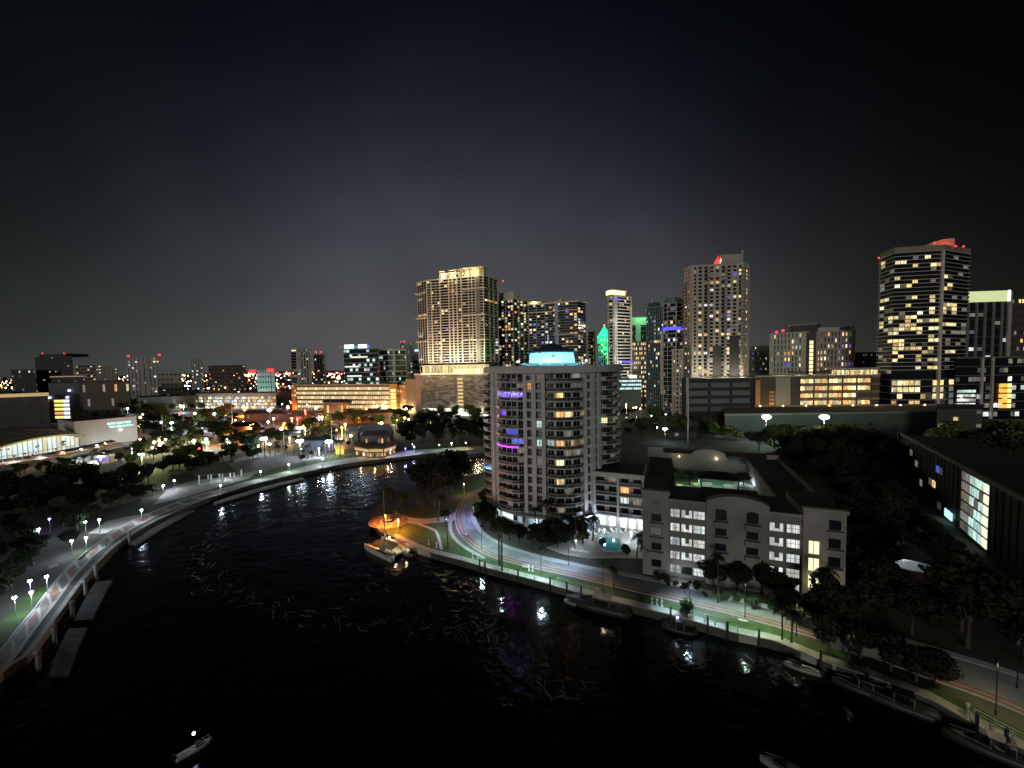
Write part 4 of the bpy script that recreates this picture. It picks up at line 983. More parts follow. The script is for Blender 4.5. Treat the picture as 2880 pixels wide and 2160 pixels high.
# solid pier sectors with a central pilaster and two window columns
for k, (a, b) in enumerate(PIERS):
    w = b-a
    for f0, f1, ro in ((0, .17, RT+.1), (.40, .60, RT+.35), (.83, 1., RT+.1)):
        ringseg(MB(), a+w*f0, a+w*f1, RT-1.6, ro, 0, ZT, 3).build('pilaster', RW, rt)
    me = ringseg(MB(), a+w*.16, a+w*.84, RT-1.6, RT-.25, 0, .85, 3).mesh('spandrel', RW)
    for f in range(NFL+1): link('spandrel', me, rt, (0, 0, ZG+f*FH-.2 if f < NFL else ZT-.86))
    for f0, f1 in ((.19, .38), (.62, .81)):
        if k < 4:
            me = ringseg(MB(), a+w*f0, a+w*f1, RT-1.45, RT-.75, 0, 1.9, 2).mesh('window', GLASS)
            mf = MB(); ringseg(mf, a+w*(f0+f1)/2-.18, a+w*(f0+f1)/2+.18, RT-.8, RT-.66, 0, 1.9, 1); ringseg(mf, a+w*f0, a+w*f1, RT-.8, RT-.66, .9, 1.0, 2)
            mfm = mf.mesh('window_frame', LMET)
            for f in range(NFL):
                c = pol(a+w*(f0+f1)/2, RT-.3); px, py = proj((CX+c[0], CY+c[1], ZG+f*FH+1.6)); m_ = None
                key = {(1,0,13): 'o', (1,1,14): 'd', (1,1,7): 'c', (1,1,5): 'd', (1,1,9): 'c'}.get((k, 0 if f0 < .3 else 1, f))
                o_ = link('window', me, rt, (0, 0, ZG+f*FH+.66))
                if key:
                    o_.data = me.copy(); o_.data.materials[0] = LW[key]
                link('window_frame', mfm, o_)
# balcony bays: recessed rear wall with doors, a bowed slab, rail and fascia at every floor
def bow(a, b, rb, n=6):
    """bowed outline: chamfered ends, flat middle"""
    w = b-a
    return [pol(a, RT-.6), pol(a+w*.10, RT+rb*.55), pol(a+w*.30, RT+rb), pol(a+w*.5, RT+rb*1.06), pol(a+w*.70, RT+rb), pol(a+w*.90, RT+rb*.55), pol(b, RT-.6)]
LITD = {(1,12): {0:'p',1:'p',2:'p',3:'p'}, (1,13): {3:'d'}, (1,8): {2:'b',1:'b'}, (1,7): {2:'b',3:'b'}, (2,12): {1:'y'}, (2,10): {1:'o',2:'y'}, (2,7): {0:'c',1:'o',3:'d'}, (2,5): {1:'y'}, (2,3): {1:'y'},
        (3,9): {0:'c',1:'y'}, (3,14): {}, (0,12): {2:'o'}, (0,3): {1:'b',2:'b',3:'b'}, (1,10): {0:'p'}, (2,14): {3:'d'}, (0,6): {2:'d'}}
for k, (a, b) in enumerate(BAYS):
    w = b-a; base = bow(a, b, 1.9)
    slab = MB().prism(base+list(reversed(arc(a, b, RT-1.7, 4))), -.22, 0).mesh('balcony', RW)
    wall_o = bow(a, b, 1.9); rail = MB(); fas = MB()
    for i in range(6):
        p, q_ = Vector((*wall_o[i], 0)), Vector((*wall_o[i+1], 0)); d = (q_-p).normalized(); L = (q_-p).length
        rail.obox((p.x, p.y), (d.x, d.y), 0, L, -.06, -.02, .06, .95)
    railm = rail.mesh('railing', RAILM)
    for i in range(6):
        p, q_ = Vector((*wall_o[i], 0)), Vector((*wall_o[i+1], 0)); d = (q_-p).normalized(); L = (q_-p).length
        fas.obox((p.x, p.y), (d.x, d.y), 0, L, -.09, .03, .96, 1.05)
        fas.obox((p.x, p.y), (d.x, d.y), 0, L, -.07, .04, -.2, .10)
        fas.obox((p.x, p.y), (d.x, d.y), 0, .07, -.08, .02, .05, .99)
    fasm = fas.mesh('handrail', mat('rail_white', (.5,.48,.45), .6))
    # rear wall with four openings
    me = {}
    for f in range(NFL):
        z = ZG+f*FH
        s_ = link('balcony', slab, rt, (0, 0, z+.2)); link('railing', railm, s_); link('handrail', fasm, s_)
        if k < 4:
            for j in range(4):
                f0 = .05+j*.235; f1 = f0+(.16 if j % 2 == 0 else .185)
                key = LITD.get((k, f), {}).get(j)
                if key is None and rnd.random() < .06: key = 'd'
                mk = (j, key)
                if mk not in me: me[mk] = ringseg(MB(), a+w*f0, a+w*f1, RT-1.6, RT-1.38, 0, 2.15, 2).mesh('balcony_door', LW[key] if key else GLASS)
                o_ = link('balcony_door', me[mk], rt, (0, 0, z+.25))
                fk = (j, 'frame')
                if fk not in me: me[fk] = ringseg(MB(), a+w*(f0+f1)/2-.12, a+w*(f0+f1)/2+.12, RT-1.42, RT-1.33, 0, 2.15, 1).mesh('door_frame', LMET)
                link('door_frame', me[fk], o_)
# lit purple strip and other lit balconies
a, b = BAYS[1]; z = ZG+7*FH+.2
mb = MB(); wo_ = bow(a, b, 1.96)
for i in range(1, 5):
    p, q_ = Vector((*wo_[i], 0)), Vector((*wo_[i+1], 0)); d = (q_-p).normalized(); mb.obox((p.x, p.y), (d.x, d.y), 0, (q_-p).length, .04, .14, z-.22, z+.22)
mb.build('light_strip', em('strip_magenta', (.8,.05,1), 2.2), rt)
c = pol(-37, RT+.9); point(rt, (c[0], c[1], z-.5), (.45,.12,1), 22, .3); point(rt, (c[0], c[1], z+1.6), (.3,.12,1), 16, .3)
c = pol(-37, RT+.6); point(rt, (c[0], c[1], ZG+12*FH+1.9), (.34,.30,1), 90, .25); point(rt, (pol(-45,RT+.6)[0], pol(-45,RT+.6)[1], ZG+12*FH+1.9), (.34,.30,1), 60, .25)
c = pol(-29, RT+.6); point(rt, (c[0], c[1], ZG+12*FH+1.9), (.34,.30,1), 60, .25)
c = pol(-80, RT+1.4); point(rt, (c[0], c[1], ZG+3*FH+1.9), (.12,.3,1), 500, .25)
c = pol(14, RT+.8); point(rt, (c[0], c[1], ZG+7*FH+1.8), (1,.7,.35), 50, .2); point(rt, (c[0], c[1], ZG+10*FH+1.8), (1,.6,.25), 50, .2)
c = pol(50, RT+.8); point(rt, (c[0], c[1], ZG+9*FH+1.9), (.8,1,.35), 110, .2)
# cornice, roof and penthouse
ringseg(MB(), 0, 359.9, RT-3, RT+1.7, ZT-.15, ZT+1.5, 48).build('cornice', RW, rt)
ringseg(MB(), 0, 359.9, RT-3.1, RT+1.2, ZT+1.5, ZT+2.05, 48).build('parapet', RW, rt)
MB().prism(arc(0, 350, RT-1, 35), ZT+.3, ZT+.9).build('roof', ROOF, rt)
def octa(r, z, o=22.5): return [(r*math.cos(ang(45*i+o)), r*math.sin(ang(45*i+o)), z) for i in range(8)]
def frus(r0, z0, r1, z1, m, nm):
    mb = MB(); mb.add(octa(r0, z0)+octa(r1, z1), [(i,(i+1)%8,(i+1)%8+8,i+8) for i in range(8)]+[tuple(range(7,-1,-1)), tuple(range(8,16))]); return mb.build(nm, m, rt)
PHW = mat('penthouse_white', (.66,.70,.72), .8, 0, .08, .3)
frus(11.5, ZT+.8, 11.5, ZT+3.0, DARKW, 'penthouse_base'); pw_ = frus(8.8, ZT+3.0, 8.3, ZT+6.6, PHW, 'penthouse_wall')
frus(9.6, ZT+6.55, 9.6, ZT+6.95, DARKW, 'eaves'); frus(9.4, ZT+6.9, 1.2, ZT+10.0, mat('penthouse_roof', (.06,.08,.12), .8), 'penthouse_roof')
for dg in (-14, 4):
    c = pol(dg, 8.2*math.cos(R(22.5))+.35)
    MB().box(c[0]-.5, c[1]-.12, ZT+5.0, c[0]+.5, c[1]+.05, ZT+5.6).build('vent', DARKW, rt)
for dg, r_ in ((-45,12.5),(-20,11.5),(0,11.2),(20,11.5),(45,12.5),(-68,12.5),(68,12.5)):
    c = pol(dg, r_+1.5)
    MB().box(c[0]-.25, c[1]-.25, ZT+.8, c[0]+.25, c[1]+.25, ZT+2.6).build('floodlight', METAL, rt)
    point(rt, (c[0], c[1], ZT+3.2), (.22,.78,1), 620, .15)
for dg in (-62, -58, 60): c = pol(dg, 13.5); MB().ball((c[0], c[1], ZT+3.6), .32, 8).build('roof_lamp', em('lamp_pale_blue', (.6,.8,1), 6), rt)
# ground floor glazing
GB = em('lobby_glow', (.45,.75,.95), .55); GB2 = em('lobby_bright', (.85,.97,1), 1.3)
for k in range(-62, 44, 5):
    m_ = GB2 if k < -40 or k > 28 else (GB if k % 2 == 0 else GLASS)
    ringseg(MB(), k+.5, k+4.3, RT-1.4, RT-1.2, .5, 3.7, 2).build('lobby_window', m_, rt)
for dg in (-55, -35, -12, 12, 34): c = pol(dg, RT+1.4); point(rt, (c[0], c[1], 2.8), (.6,.85,1), 110, .3)
ringseg(MB(), -66, 70, RT-1.5, RT+2.2, ZG-.7, ZG-.15, 30).build('canopy', RW, rt)

# ================================================================== low balcony wing right of the tower
def block(name, label, cat, pts, dep, ytop, m, back=None, ref=0):
    return Tower(name, label, cat, pts, dep, ytop, ref, m)
WH = mat('wing_white', (.52,.52,.50), .85, 0, .1, .15)
wg = Tower('balcony_wing', 'five storey white wing with open balconies and a bright arcade beside the pool', 'building', [(1668,118),(1812,112.5)], 13, 1342, 1, None)
P, d, L = wg.seg(0); H = wg.H; SZ = (H-4.6)/4
MB().obox(P, d, 0, L, -13, -2.2, 0, H-.3).build('core', WH, wg.root)
MB().obox(P, d, -.4, L+.2, -13.4, .3, H-.9, H+.5).build('parapet', WH, wg.root)
MB().obox(P, d, .2, L-.4, -13, -.5, H+.51, H+.55).build('roof', ROOF, wg.root)
for k in range(4):
    z = 4.6+k*SZ
    o_ = MB().obox(P, d, 0, L, -2.3, .5, z-.35, z).build('balcony', WH, wg.root)
    MB().obox(P, d, .3, L-.3, .3, .36, z+.05, z+.95).build('railing', RAILM, o_)
    MB().obox(P, d, .3, L-.3, .28, .40, z+.96, z+1.05).build('handrail', MATS['rail_white'], o_)
    for c_ in range(4):
        key = {(2,2): 'o', (1,2): 'w', (3,1): 'd', (1,3): 'd'}.get((k, c_))
        MB().obox(P, d, L*(.04+c_*.245), L*(.04+c_*.245)+2.3, -2.3, -2.1, z+.1, z+2.4).build('balcony_door', LW[key] if key else GLASS, wg.root)
for f in (0, .47, .97): MB().obox(P, d, L*f, L*f+.55, -2.3, .42, 0, H-.9).build('pier', WH, wg.root)
for f in (.1, .3, .52, .7, .88): MB().obox(P, d, L*f, L*f+1.7, -2.25, -2.0, .4, 3.6).build('lobby_window', em('arcade_glow', (.88,.97,1), 1.5), wg.root)
for f in (.12, .38, .62, .88): point(wg.root, (P[0]+d.x*L*f, P[1]+d.y*L*f-.8, 3.6), (.84,.94,1), 60, .3)
point(wg.root, (P[0]-1.5, P[1]-2.5, 4), (.6,.75,1), 200, .3)

# ================================================================== courtyard condominium block
cA, cB = G(1808, 1606), G(2372, 1700)
cu = (cB-cA).normalized(); cn = Vector((-cu.y, cu.x, 0)); CL = (cB-cA).length
cr_ = thing('courtyard_condominium', 'long cream condominium by the road with arched gables, white lit stairs and a courtyard', 'building', tuple(cA), math.atan2(cu.y, cu.x))
def pxs(px):   # distance along the front for a photo column (at mid height)
    lo, hi = 0, CL
    for _ in range(40):
        m_ = (lo+hi)/2; q_ = cA+cu*m_
        if proj((q_.x, q_.y, 9))[0] < px: lo = m_
        else: hi = m_
    return (lo+hi)/2
def zat(s, py, out=0): q_ = cA+cu*s-cn*out; return hz(q_.x, q_.y, py)
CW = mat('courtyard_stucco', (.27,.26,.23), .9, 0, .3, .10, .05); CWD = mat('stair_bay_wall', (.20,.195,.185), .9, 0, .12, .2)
X = [pxs(p) for p in (1808, 1880, 1985, 2160, 2255, 2372)]
Hh = [zat(X[0], 1377), zat(X[2]-4, 1412), zat((X[2]+X[3])/2, 1396), zat(X[4]-3, 1448), zat(X[4]+5, 1436)]
DEP = 12
def cb(s0, s1, y0, y1, z0, z1, m, nm, par=None): return MB().box(s0, y0, z0, s1, y1, z1).build(nm, m, par or cr_)
def wall_holes(s0, s1, z0, z1, yf, th, holes, m, nm='wall'):
    """front wall slab cut round rectangular openings (s0,s1,z0,z1)"""
    mb = MB(); zs = sorted({z0, z1, *[h[2] for h in holes], *[h[3] for h in holes]})
    for a, b in zip(zs, zs[1:]):
        if b-a < 1e-4: continue
        cut = sorted([(h[0], h[1]) for h in holes if h[2] <= a+1e-4 and h[3] >= b-1e-4]); x = s0
        for c0, c1 in cut:
            if c0 > x: mb.box(x, yf, a, c0, yf+th, b)
            x = max(x, c1)
        if x < s1: mb.box(x, yf, a, s1, yf+th, b)
    return mb.build(nm, m, cr_)
FL = 3.5
# corner tower
h0 = Hh[0]
hs = [(X[0]+2.0, X[0]+4.2, 2.2+FL*k+(.6 if k else 0), 4.0+FL*k+(.6 if k else 0)) for k in range(4)]
wall_holes(X[0], X[1], 0, h0, -1.2, .5, hs, CW); cb(X[0], X[1], -.68, DEP, 0, h0-.4, CW, 'core'); cb(X[0]-.3, X[1]+.3, -1.6, -.0, h0-.35, h0+.45, CW, 'cornice'); cb(X[0]+.1, X[1]-.1, .2, DEP, h0-.39, h0+.1, ROOF, 'roof')
for k, h in enumerate(hs):
    cb(h[0], h[1], -.70, -.66, h[2], h[3], LW['d'] if k == 2 else GLASS, 'window')
    if k: o_ = cb(h[0]-.5, h[1]+.5, -2.1, -1.2, h[2]-1.3, h[2]-.2, CW, 'balcony')
MB().tube((X[0]+3.1,-1.22,h0-2.3),(X[0]+3.1,-1.27,h0-2.3),.6,.6,14).build('round_vent', CWD, cr_)
# stair bay A
def stairbay(s0, s1, h, cols, lower=True, seed=0):
    holes = []; q_ = random.Random(seed)
    for (c0, c1, kind) in cols:
        for k in range(5):
            zb = h-1.9-2.05-k*(h-2.2)/4.75; zt = zb+(1.9 if kind != 's' else 2.3)
            if zb < .8: zb = .8
            holes.append((s0+(s1-s0)*c0, s0+(s1-s0)*c1, zb, zt, kind, k))
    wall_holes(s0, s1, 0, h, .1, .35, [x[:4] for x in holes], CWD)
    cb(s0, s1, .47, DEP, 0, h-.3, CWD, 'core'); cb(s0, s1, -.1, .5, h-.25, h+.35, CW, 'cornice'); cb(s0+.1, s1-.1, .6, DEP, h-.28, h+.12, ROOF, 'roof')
    for x0, x1, z0, z1, kind, k in holes:
        m_ = LW['s'] if not (kind == 'u' and k == 4) else GLASS
        if kind == 'd': m_ = GLASS
        o_ = cb(x0, x1, .40, .46, z0, z1, m_, 'window')
        if m_ is GLASS: continue
        fr = MB()
        if kind == 'c': # coiled railing shape in front of the lit window
            n_ = 14; cx_, cz_ = (x0+x1)/2, (z0+z1)/2
            for i in range(n_):
                a0, a1 = 2*PI*i/n_, 2*PI*(i+1)/n_
                for r_ in (.78, .42): fr.tube((cx_+math.cos(a0)*r_*.9, .2, cz_+math.sin(a0)*r_*1.0), (cx_+math.cos(a1)*r_*.9, .2, cz_+math.sin(a1)*r_*1.0), .06, .06, 4, False)
            for i in range(6): a0 = PI*i/3; fr.tube((cx_, .2, cz_), (cx_+math.cos(a0)*.75, .2, cz_+math.sin(a0)*.9), .05, .05, 4, False)
            nm = 'grille'
        elif kind == 'u':
            fr.box(x0+(x1-x0)*.36, .2, z1-1.2, x0+(x1-x0)*.72, .3, z1-.02); nm = 'lift_landing'
        else:
            for i in (1, 2): fr.box(x0+(x1-x0)*i/3-.04, .25, z0, x0+(x1-x0)*i/3+.04, .33, z1)
            fr.box(x0, .25, (z0+z1)/2-.03, x1, .33, (z0+z1)/2+.03); nm = 'window_frame'
        fr.build(nm, METAL if kind == 'c' else CWD, o_)
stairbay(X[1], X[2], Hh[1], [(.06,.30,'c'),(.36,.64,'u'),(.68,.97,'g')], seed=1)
# arched gable
s0, s1 = X[2], X[3]; hA = Hh[2]; sh = zat(s0+.5, 1408, .8)
hol = []
for (c, ) in ((.24,), (.74,)):
    for k in range(3): zb = sh-2.2-2.0-k*3.55; hol.append((s0+(s1-s0)*c-1.15, s0+(s1-s0)*c+1.15, zb, zb+(2.2 if k == 0 else 1.7)))
wall_holes(s0, s1, 0, sh-1.2, -.9, .5, hol, CW); cb(s0, s1, -.38, DEP, 0, sh-1.3, CW, 'core')
mb = MB(); n_ = 20; pts_ = []
for i in range(n_+1):
    u = i/n_; e_ = (hA-sh)*(1-(2*u-1)**2) if 0 else (hA-sh+.2)*math.sin(PI*u)**.8
    pts_.append((s0+(s1-s0)*u, sh+e_))
for i in range(n_):
    (xa, za), (xb, zb) = pts_[i], pts_[i+1]
    mb.add([(xa,-.9,sh-1.2),(xb,-.9,sh-1.2),(xb,-.9,zb),(xa,-.9,za),(xa,1.2,sh-1.2),(xb,1.2,sh-1.2),(xb,1.2,zb),(xa,1.2,za)], [(0,1,2,3),(3,2,6,7),(5,4,7,6)]+([(0,3,7,4)] if i == 0 else [])+([(1,5,6,2)] if i == n_-1 else []))
mb.build('arched_gable', CW, cr_)
mb = MB()
for i in range(n_):
    (xa, za), (xb, zb) = pts_[i], pts_[i+1]
    mb.add([(xa,-1.15,za-.45),(xb,-1.15,zb-.45),(xb,-1.15,zb+.02),(xa,-1.15,za+.02),(xa,-.9,za+.02),(xb,-.9,zb+.02),(xa,-.9,za-.45),(xb,-.9,zb-.45)], [(0,1,2,3),(3,2,5,4),(1,0,6,7)])
mb.build('gable_moulding', CW, cr_)
cb(s0+.1, s1-.1, 1.3, DEP, sh-1.28, sh-.6, ROOF, 'roof')
for i, h in enumerate(hol):
    cb(h[0], h[1], -.42, -.36, h[2], h[3], GLASS, 'window')
    if i % 3 == 0:
        mb = MB(); cx_ = (h[0]+h[1])/2; n2 = 8
        for j in range(n2):
            a0, a1 = PI*j/n2, PI*(j+1)/n2
            mb.add([(cx_+1.15*math.cos(a0),-.93,h[3]-.02),(cx_+1.15*math.cos(a1),-.93,h[3]-.02),(cx_+1.15*math.cos(a1),-.93,h[3]-.02+.42*math.sin(a1)),(cx_+1.15*math.cos(a0),-.93,h[3]-.02+.42*math.sin(a0))], [(0,1,2,3)])
        mb.build('fanlight', GLASS, cr_)
    cb(h[0]-.35, h[1]+.35, -2.0, -.95, h[2]-1.25, h[2]-.12, CW, 'balcony')
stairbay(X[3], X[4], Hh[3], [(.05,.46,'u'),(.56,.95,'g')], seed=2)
# right corner tower with three tall yellow windows
s0, s1 = X[4], CL; hB = Hh[4]
sy = s0+(s1-s0)*.14; hol = [(sy, sy+(s1-s0)*.26, 2.6+k*3.7, 5.5+k*3.7) for k in range(3)]
ww = [(s0+(s1-s0)*.60, s0+(s1-s0)*.88, hB-3.9-k*3.9, hB-1.8-k*3.9) for k in range(3)]
wall_holes(s0, s1, 0, hB, -.6, .5, hol+ww, CW); cb(s0, s1, -.08, DEP, 0, hB-.4, CW, 'core'); cb(s0-.2, s1+.3, -.95, .3, hB-.35, hB+.4, CW, 'cornice'); cb(s0+.1, s1-.1, .4, DEP, hB-.39, hB+.1, ROOF, 'roof')
for h in hol:
    o_ = cb(h[0], h[1], -.14, -.10, h[2], h[3], em('stair_yellow', (1,.97,.55), 1.35), 'window'); MB().box((h[0]+h[1])/2-.05, -.3, h[2], (h[0]+h[1])/2+.05, -.2, h[3]).build('window_frame', CWD, o_)
for i, h in enumerate(ww):
    cb(h[0], h[1], -.14, -.10, h[2], h[3], GLASS, 'window'); cb(h[0]-.4, h[1]+.4, -1.5, -.62, h[2]-.25, h[2]-.05, CW, 'balcony')
point(cr_, (hol[1][1]+.6, -1.6, 4.2), (1,.9,.5), 120, .3)
point(cr_, (X[1]+3, -2.5, 1.5), (.8,.9,1), 60, .3)
# side and rear wings round the courtyard deck
gR = [G(p[0], p[1], 18.5) for p in ((1822,1262),(2180,1276),(2184,1292),(2350,1420))]
def wloc(v): q_ = v-cA; return (q_.dot(cu), q_.dot(cn))
bl = wloc(gR[0]); br = wloc(gR[1])
hw = 18.4
cb(bl[0], br[0], bl[1]-.0, bl[1]+10, 0, hw-1.4, CW, 'rear_wing'); cb(bl[0]+.2, br[0]-.2, bl[1]+.3, bl[1]+9.6, hw-1.39, hw-1.3, ROOF, 'roof')
wL = br[0]-bl[0]
for f0, f1, e_ in ((0,.13,.9),(.13,.42,-.9),(.92,1.,.4)): cb(bl[0]+wL*f0, bl[0]+wL*f1, bl[1]-.35, bl[1]+.3, hw-3, hw+e_, CW, 'parapet')
mb = MB(); x0 = bl[0]+wL*.36; x1 = bl[0]+wL*.62; n_ = 12
for i in range(n_):
    u0, u1 = i/n_, (i+1)/n_; za, zb = hw+1.6*math.sin(PI*u0)**.6-.3, hw+1.6*math.sin(PI*u1)**.6-.3; xa, xb = x0+(x1-x0)*u0, x0+(x1-x0)*u1
    mb.add([(xa,bl[1]-.9,hw-3.2),(xb,bl[1]-.9,hw-3.2),(xb,bl[1]-.9,zb),(xa,bl[1]-.9,za),(xb,bl[1]-.4,zb),(xa,bl[1]-.4,za),(xb,bl[1]-.4,hw-3.2),(xa,bl[1]-.4,hw-3.2)], [(0,1,2,3),(3,2,4,5),(7,6,1,0),(6,7,5,4)])
mb.build('arched_gable', CW, cr_)
for f0, f1 in ((.64,.77),(.78,.90)): cb(bl[0]+wL*f0, bl[0]+wL*f1, bl[1]-.2, bl[1]-.05, hw-3.2, hw-.9, GLASS, 'window')
for f in (.26, .55): MB().ball((bl[0]+wL*f, bl[1]-1.2, hw-1.8), .22, 8).build('wall_lamp', HEADY, cr_); point(cr_, (bl[0]+wL*f, bl[1]-1.8, hw-1.6), (1,.85,.55), 14, .2)
# right diagonal wing
e0, e1 = Vector((br[0]-.5, bl[1])), Vector((CL, DEP-.1)); dd = (e1-e0).normalized()
MB().obox((e0.x, e0.y), dd, 0, (e1-e0).length, -.2, 9, 0, hw-1.2).build('side_wing', CW, cr_); MB().obox((e0.x, e0.y), dd, .2, (e1-e0).length-.2, .3, 8.6, hw-1.19, hw-1.1).build('roof', ROOF, cr_)
MB().obox((e0.x, e0.y), dd, 0, (e1-e0).length, -.5, .1, hw-1.2, hw-.4).build('parapet', CW, cr_)
cb(X[0], X[0]+8, DEP, bl[1], 0, 15.5, CW, 'side_wing'); cb(X[0]+.2, X[0]+7.8, DEP+.2, bl[1]-.2, 15.51, 15.6, ROOF, 'roof')
DZ = 11.5
cb(X[0]+8, br[0]-.6, DEP+.02, bl[1]-.02, 0, DZ, mat('deck_paving', (.12,.12,.11), .9, 0, .3, .4), 'courtyard_deck')
# courtyard cabana and planting
q_ = G(2020, 1372, DZ)
kb = thing('garden_pavilion', 'open pavilion with white sofas, lit green white, in the courtyard of the cream condominium', 'pavilion', tuple(q_), math.atan2(cu.y, cu.x))
for sx_ in (-5, 5):
    for sy_ in (-2.5, 2.5): MB().box(sx_-.25, sy_-.25, 0, sx_+.25, sy_+.25, 3.2).build('column', WHITE, kb)
MB().box(-5.8,-3.2,3.2,5.8,3.2,3.5).build('eaves', WHITE, kb)
MB().add([(-6,-3.4,3.5),(6,-3.4,3.5),(6,3.4,3.5),(-6,3.4,3.5),(-2.5,0,5.2),(2.5,0,5.2)], [(0,1,5,4),(2,3,4,5),(1,2,5),(3,0,4),(0,3,2,1)]).build('roof', ROOF, kb)
MB().box(-5.2,-2.9,0,5.2,2.9,.18).build('floor', mat('pavilion_floor', (.25,.38,.30), .8), kb)
MB().box(-5,2.6,.2,5,2.7,3.1).build('rear_screen', mat('screen_green', (.14,.26,.20), .8), kb)
point(kb, (0,-1,2.9), (.75,1,.85), 40, .3); point(kb, (-3.6,-1.6,2.9), (.8,1,.9), 26, .3); point(kb, (3.6,-1.6,2.9), (.8,1,.9), 26, .3)
for i, (x, dsc) in enumerate(((-3,'left'),(3,'right'))):
    p_ = q_+cu*x+cn*.6
    so = thing('sofa', 'white sofa inside the courtyard pavilion, the one nearer its %s columns' % dsc, 'sofa', (p_.x, p_.y, DZ+.18), math.atan2(cu.y, cu.x))
    MB().box(-1.3,-.5,0,1.3,.5,.42).build('seat', WHITE, so); MB().box(-1.3,.3,.42,1.3,.55,.95).build('backrest', WHITE, so)
    for s_ in (-1, 1): MB().box(s_*1.3-.12,-.5,0,s_*1.3+.12,.55,.65).build('armrest', WHITE, so)
for i, (px, py, dsc) in enumerate([(1895,1345,'at the far left of the courtyard by the green lamps'),(1940,1348,'second from the left in the courtyard'),(2092,1352,'just right of the courtyard pavilion'),(2140,1355,'at the right end of the courtyard')]):
    p_ = G(px, py+14, DZ); o_ = tree('courtyard_tree', TREES[2], (p_.x, p_.y, DZ), i*1.3, .62, 'small floodlit courtyard tree, ' + dsc, 'lit trees in the condominium courtyard')
    point(o_, (1.5,-3.5,1.5), (.6,1,.5) if i < 2 else (.75,.9,1), 75, .3)
for i, (px, py) in enumerate(((1880,1322),(1886,1346))): post_lamp(px, py, DZ+2.6, 'y', 30, 'round lamp on the left courtyard wall, %s of the two' % ('upper', 'lower')[i], hr=.3)

# ================================================================== pool terrace
TERR = mat('pool_terrace', (.42,.40,.34), .8, 0, .15, .5)
patch('pool_terrace', [(1535,1538),(1600,1522),(1660,1500),(1805,1490),(1812,1568),(1740,1566),(1660,1568),(1590,1558)], .3, TERR, .3)
pm = bpy.data.materials.new('pool_water'); pm.use_nodes = True; b_ = pm.node_tree.nodes['Principled BSDF']; b_.inputs['Base Color'].default_value = (.03,.20,.22,1); b_.inputs['Roughness'].default_value = .08
b_.inputs['Emission Color'].default_value = (.05,.42,.44,1); b_.inputs['Emission Strength'].default_value = .09; pm.cycles.emission_sampling = 'NONE'
pool = thing('swimming_pool', 'turquoise swimming pool on the pale terrace in front of the balcony wing', 'pool')
pp = [(1676,1513),(1700,1506),(1742,1513),(1752,1545),(1745,1553),(1700,1549),(1686,1538)]
MB().prism([(v.x, v.y) for v in (G(*p, .33) for p in pp)], .2, .335).build('pool_water', pm, pool)
e_ = [G(*p, .4) for p in pp]; mb = MB()
for i in range(len(e_)): mb.tube(tuple(e_[i]), tuple(e_[(i+1) % len(e_)]), .22, .22, 5)
mb.build('coping', mat('coping_pale', (.5,.5,.46), .8), pool)
for i, (px, py, w_) in enumerate([(1620,1528,10),(1700,1496,14),(1775,1505,22),(1650,1510,14)]): post_lamp(px, py-6, 2.6, 'w', w_, ('low lamp at the left end of the pool terrace', 'low lamp behind the pool, by the arcade', 'low lamp at the right end of the pool terrace', 'low lamp on the terrace left of the pool')[i], hr=.18)
def lounge(px, py, rz, lab):
    p_ = G(px, py, .3); o_ = thing('sun_lounger', lab, 'lounger', tuple(p_), rz, 'white loungers round the pool')
    MB().box(-.35,-.9,.3,.35,.5,.38).build('seat', WHITE, o_); MB().add([(-.35,.5,.33),(.35,.5,.33),(.35,1.1,.8),(-.35,1.1,.8),(-.35,.55,.27),(.35,.55,.27),(.35,1.15,.74),(-.35,1.15,.74)], [(0,1,2,3),(7,6,5,4),(0,3,7,4),(1,5,6,2),(3,2,6,7)]).build('backrest', WHITE, o_)
    for x in (-.3,.3):
        for y in (-.8,.4): MB().box(x-.03,y-.03,0,x+.03,y+.03,.3).build('leg', WHITE, o_)
for i in range(12): lounge(1660+i*12.5, 1500+3*math.sin(i*2.1)-i*.4, rnd.uniform(-.5,.5), 'white sun lounger on the lit pool terrace, in front of the arcade')
for i in range(4): lounge(1606+i*14, 1549+i*2, 1.2, 'white sun lounger at the near end of the pool terrace')
# ================================================================== left bank buildings
# science hall with curved roof
sg = Tower('science_hall', 'pale hall with cyan lettering on its blank wall, beside the curved roof hall', 'building', [(196,258),(374,285)], 30, 1206, 1, mat('hall_wall', (.46,.45,.42), .9, 0, .10, .08), side=(-.9,.45))
sg.H = hz(sg.w[1].x, sg.w[1].y, 1170)
for c_ in list(sg.root.children): bpy.data.objects.remove(c_)
MB().prism(sg.P, 0, sg.H).build('wall', MATS['hall_wall'], sg.root); MB().prism(sg.off(-.5), sg.H, sg.H+.12).build('roof', ROOF, sg.root)
def text(body, size, m, parent, loc, rot, nm='sign_lettering', ext=.06, align='LEFT'):
    cu_ = bpy.data.curves.new('lettering', 'FONT'); cu_.body = body; cu_.size = size; cu_.extrude = ext; cu_.align_x = align; cu_.resolution_u = 2
    tmp = bpy.data.objects.new('tmp', cu_); COL.objects.link(tmp)
    me = bpy.data.meshes.new_from_object(tmp.evaluated_get(bpy.context.evaluated_depsgraph_get())); bpy.data.objects.remove(tmp)
    me.materials.clear(); me.materials.append(m)
    o_ = link(nm, me, parent, loc); o_.rotation_euler = rot; return o_
P, d, L = sg.seg(0); rz_ = math.atan2(d.y, d.x); CY_ = em('sign_cyan_letters', (.45,1,1), 2.2)
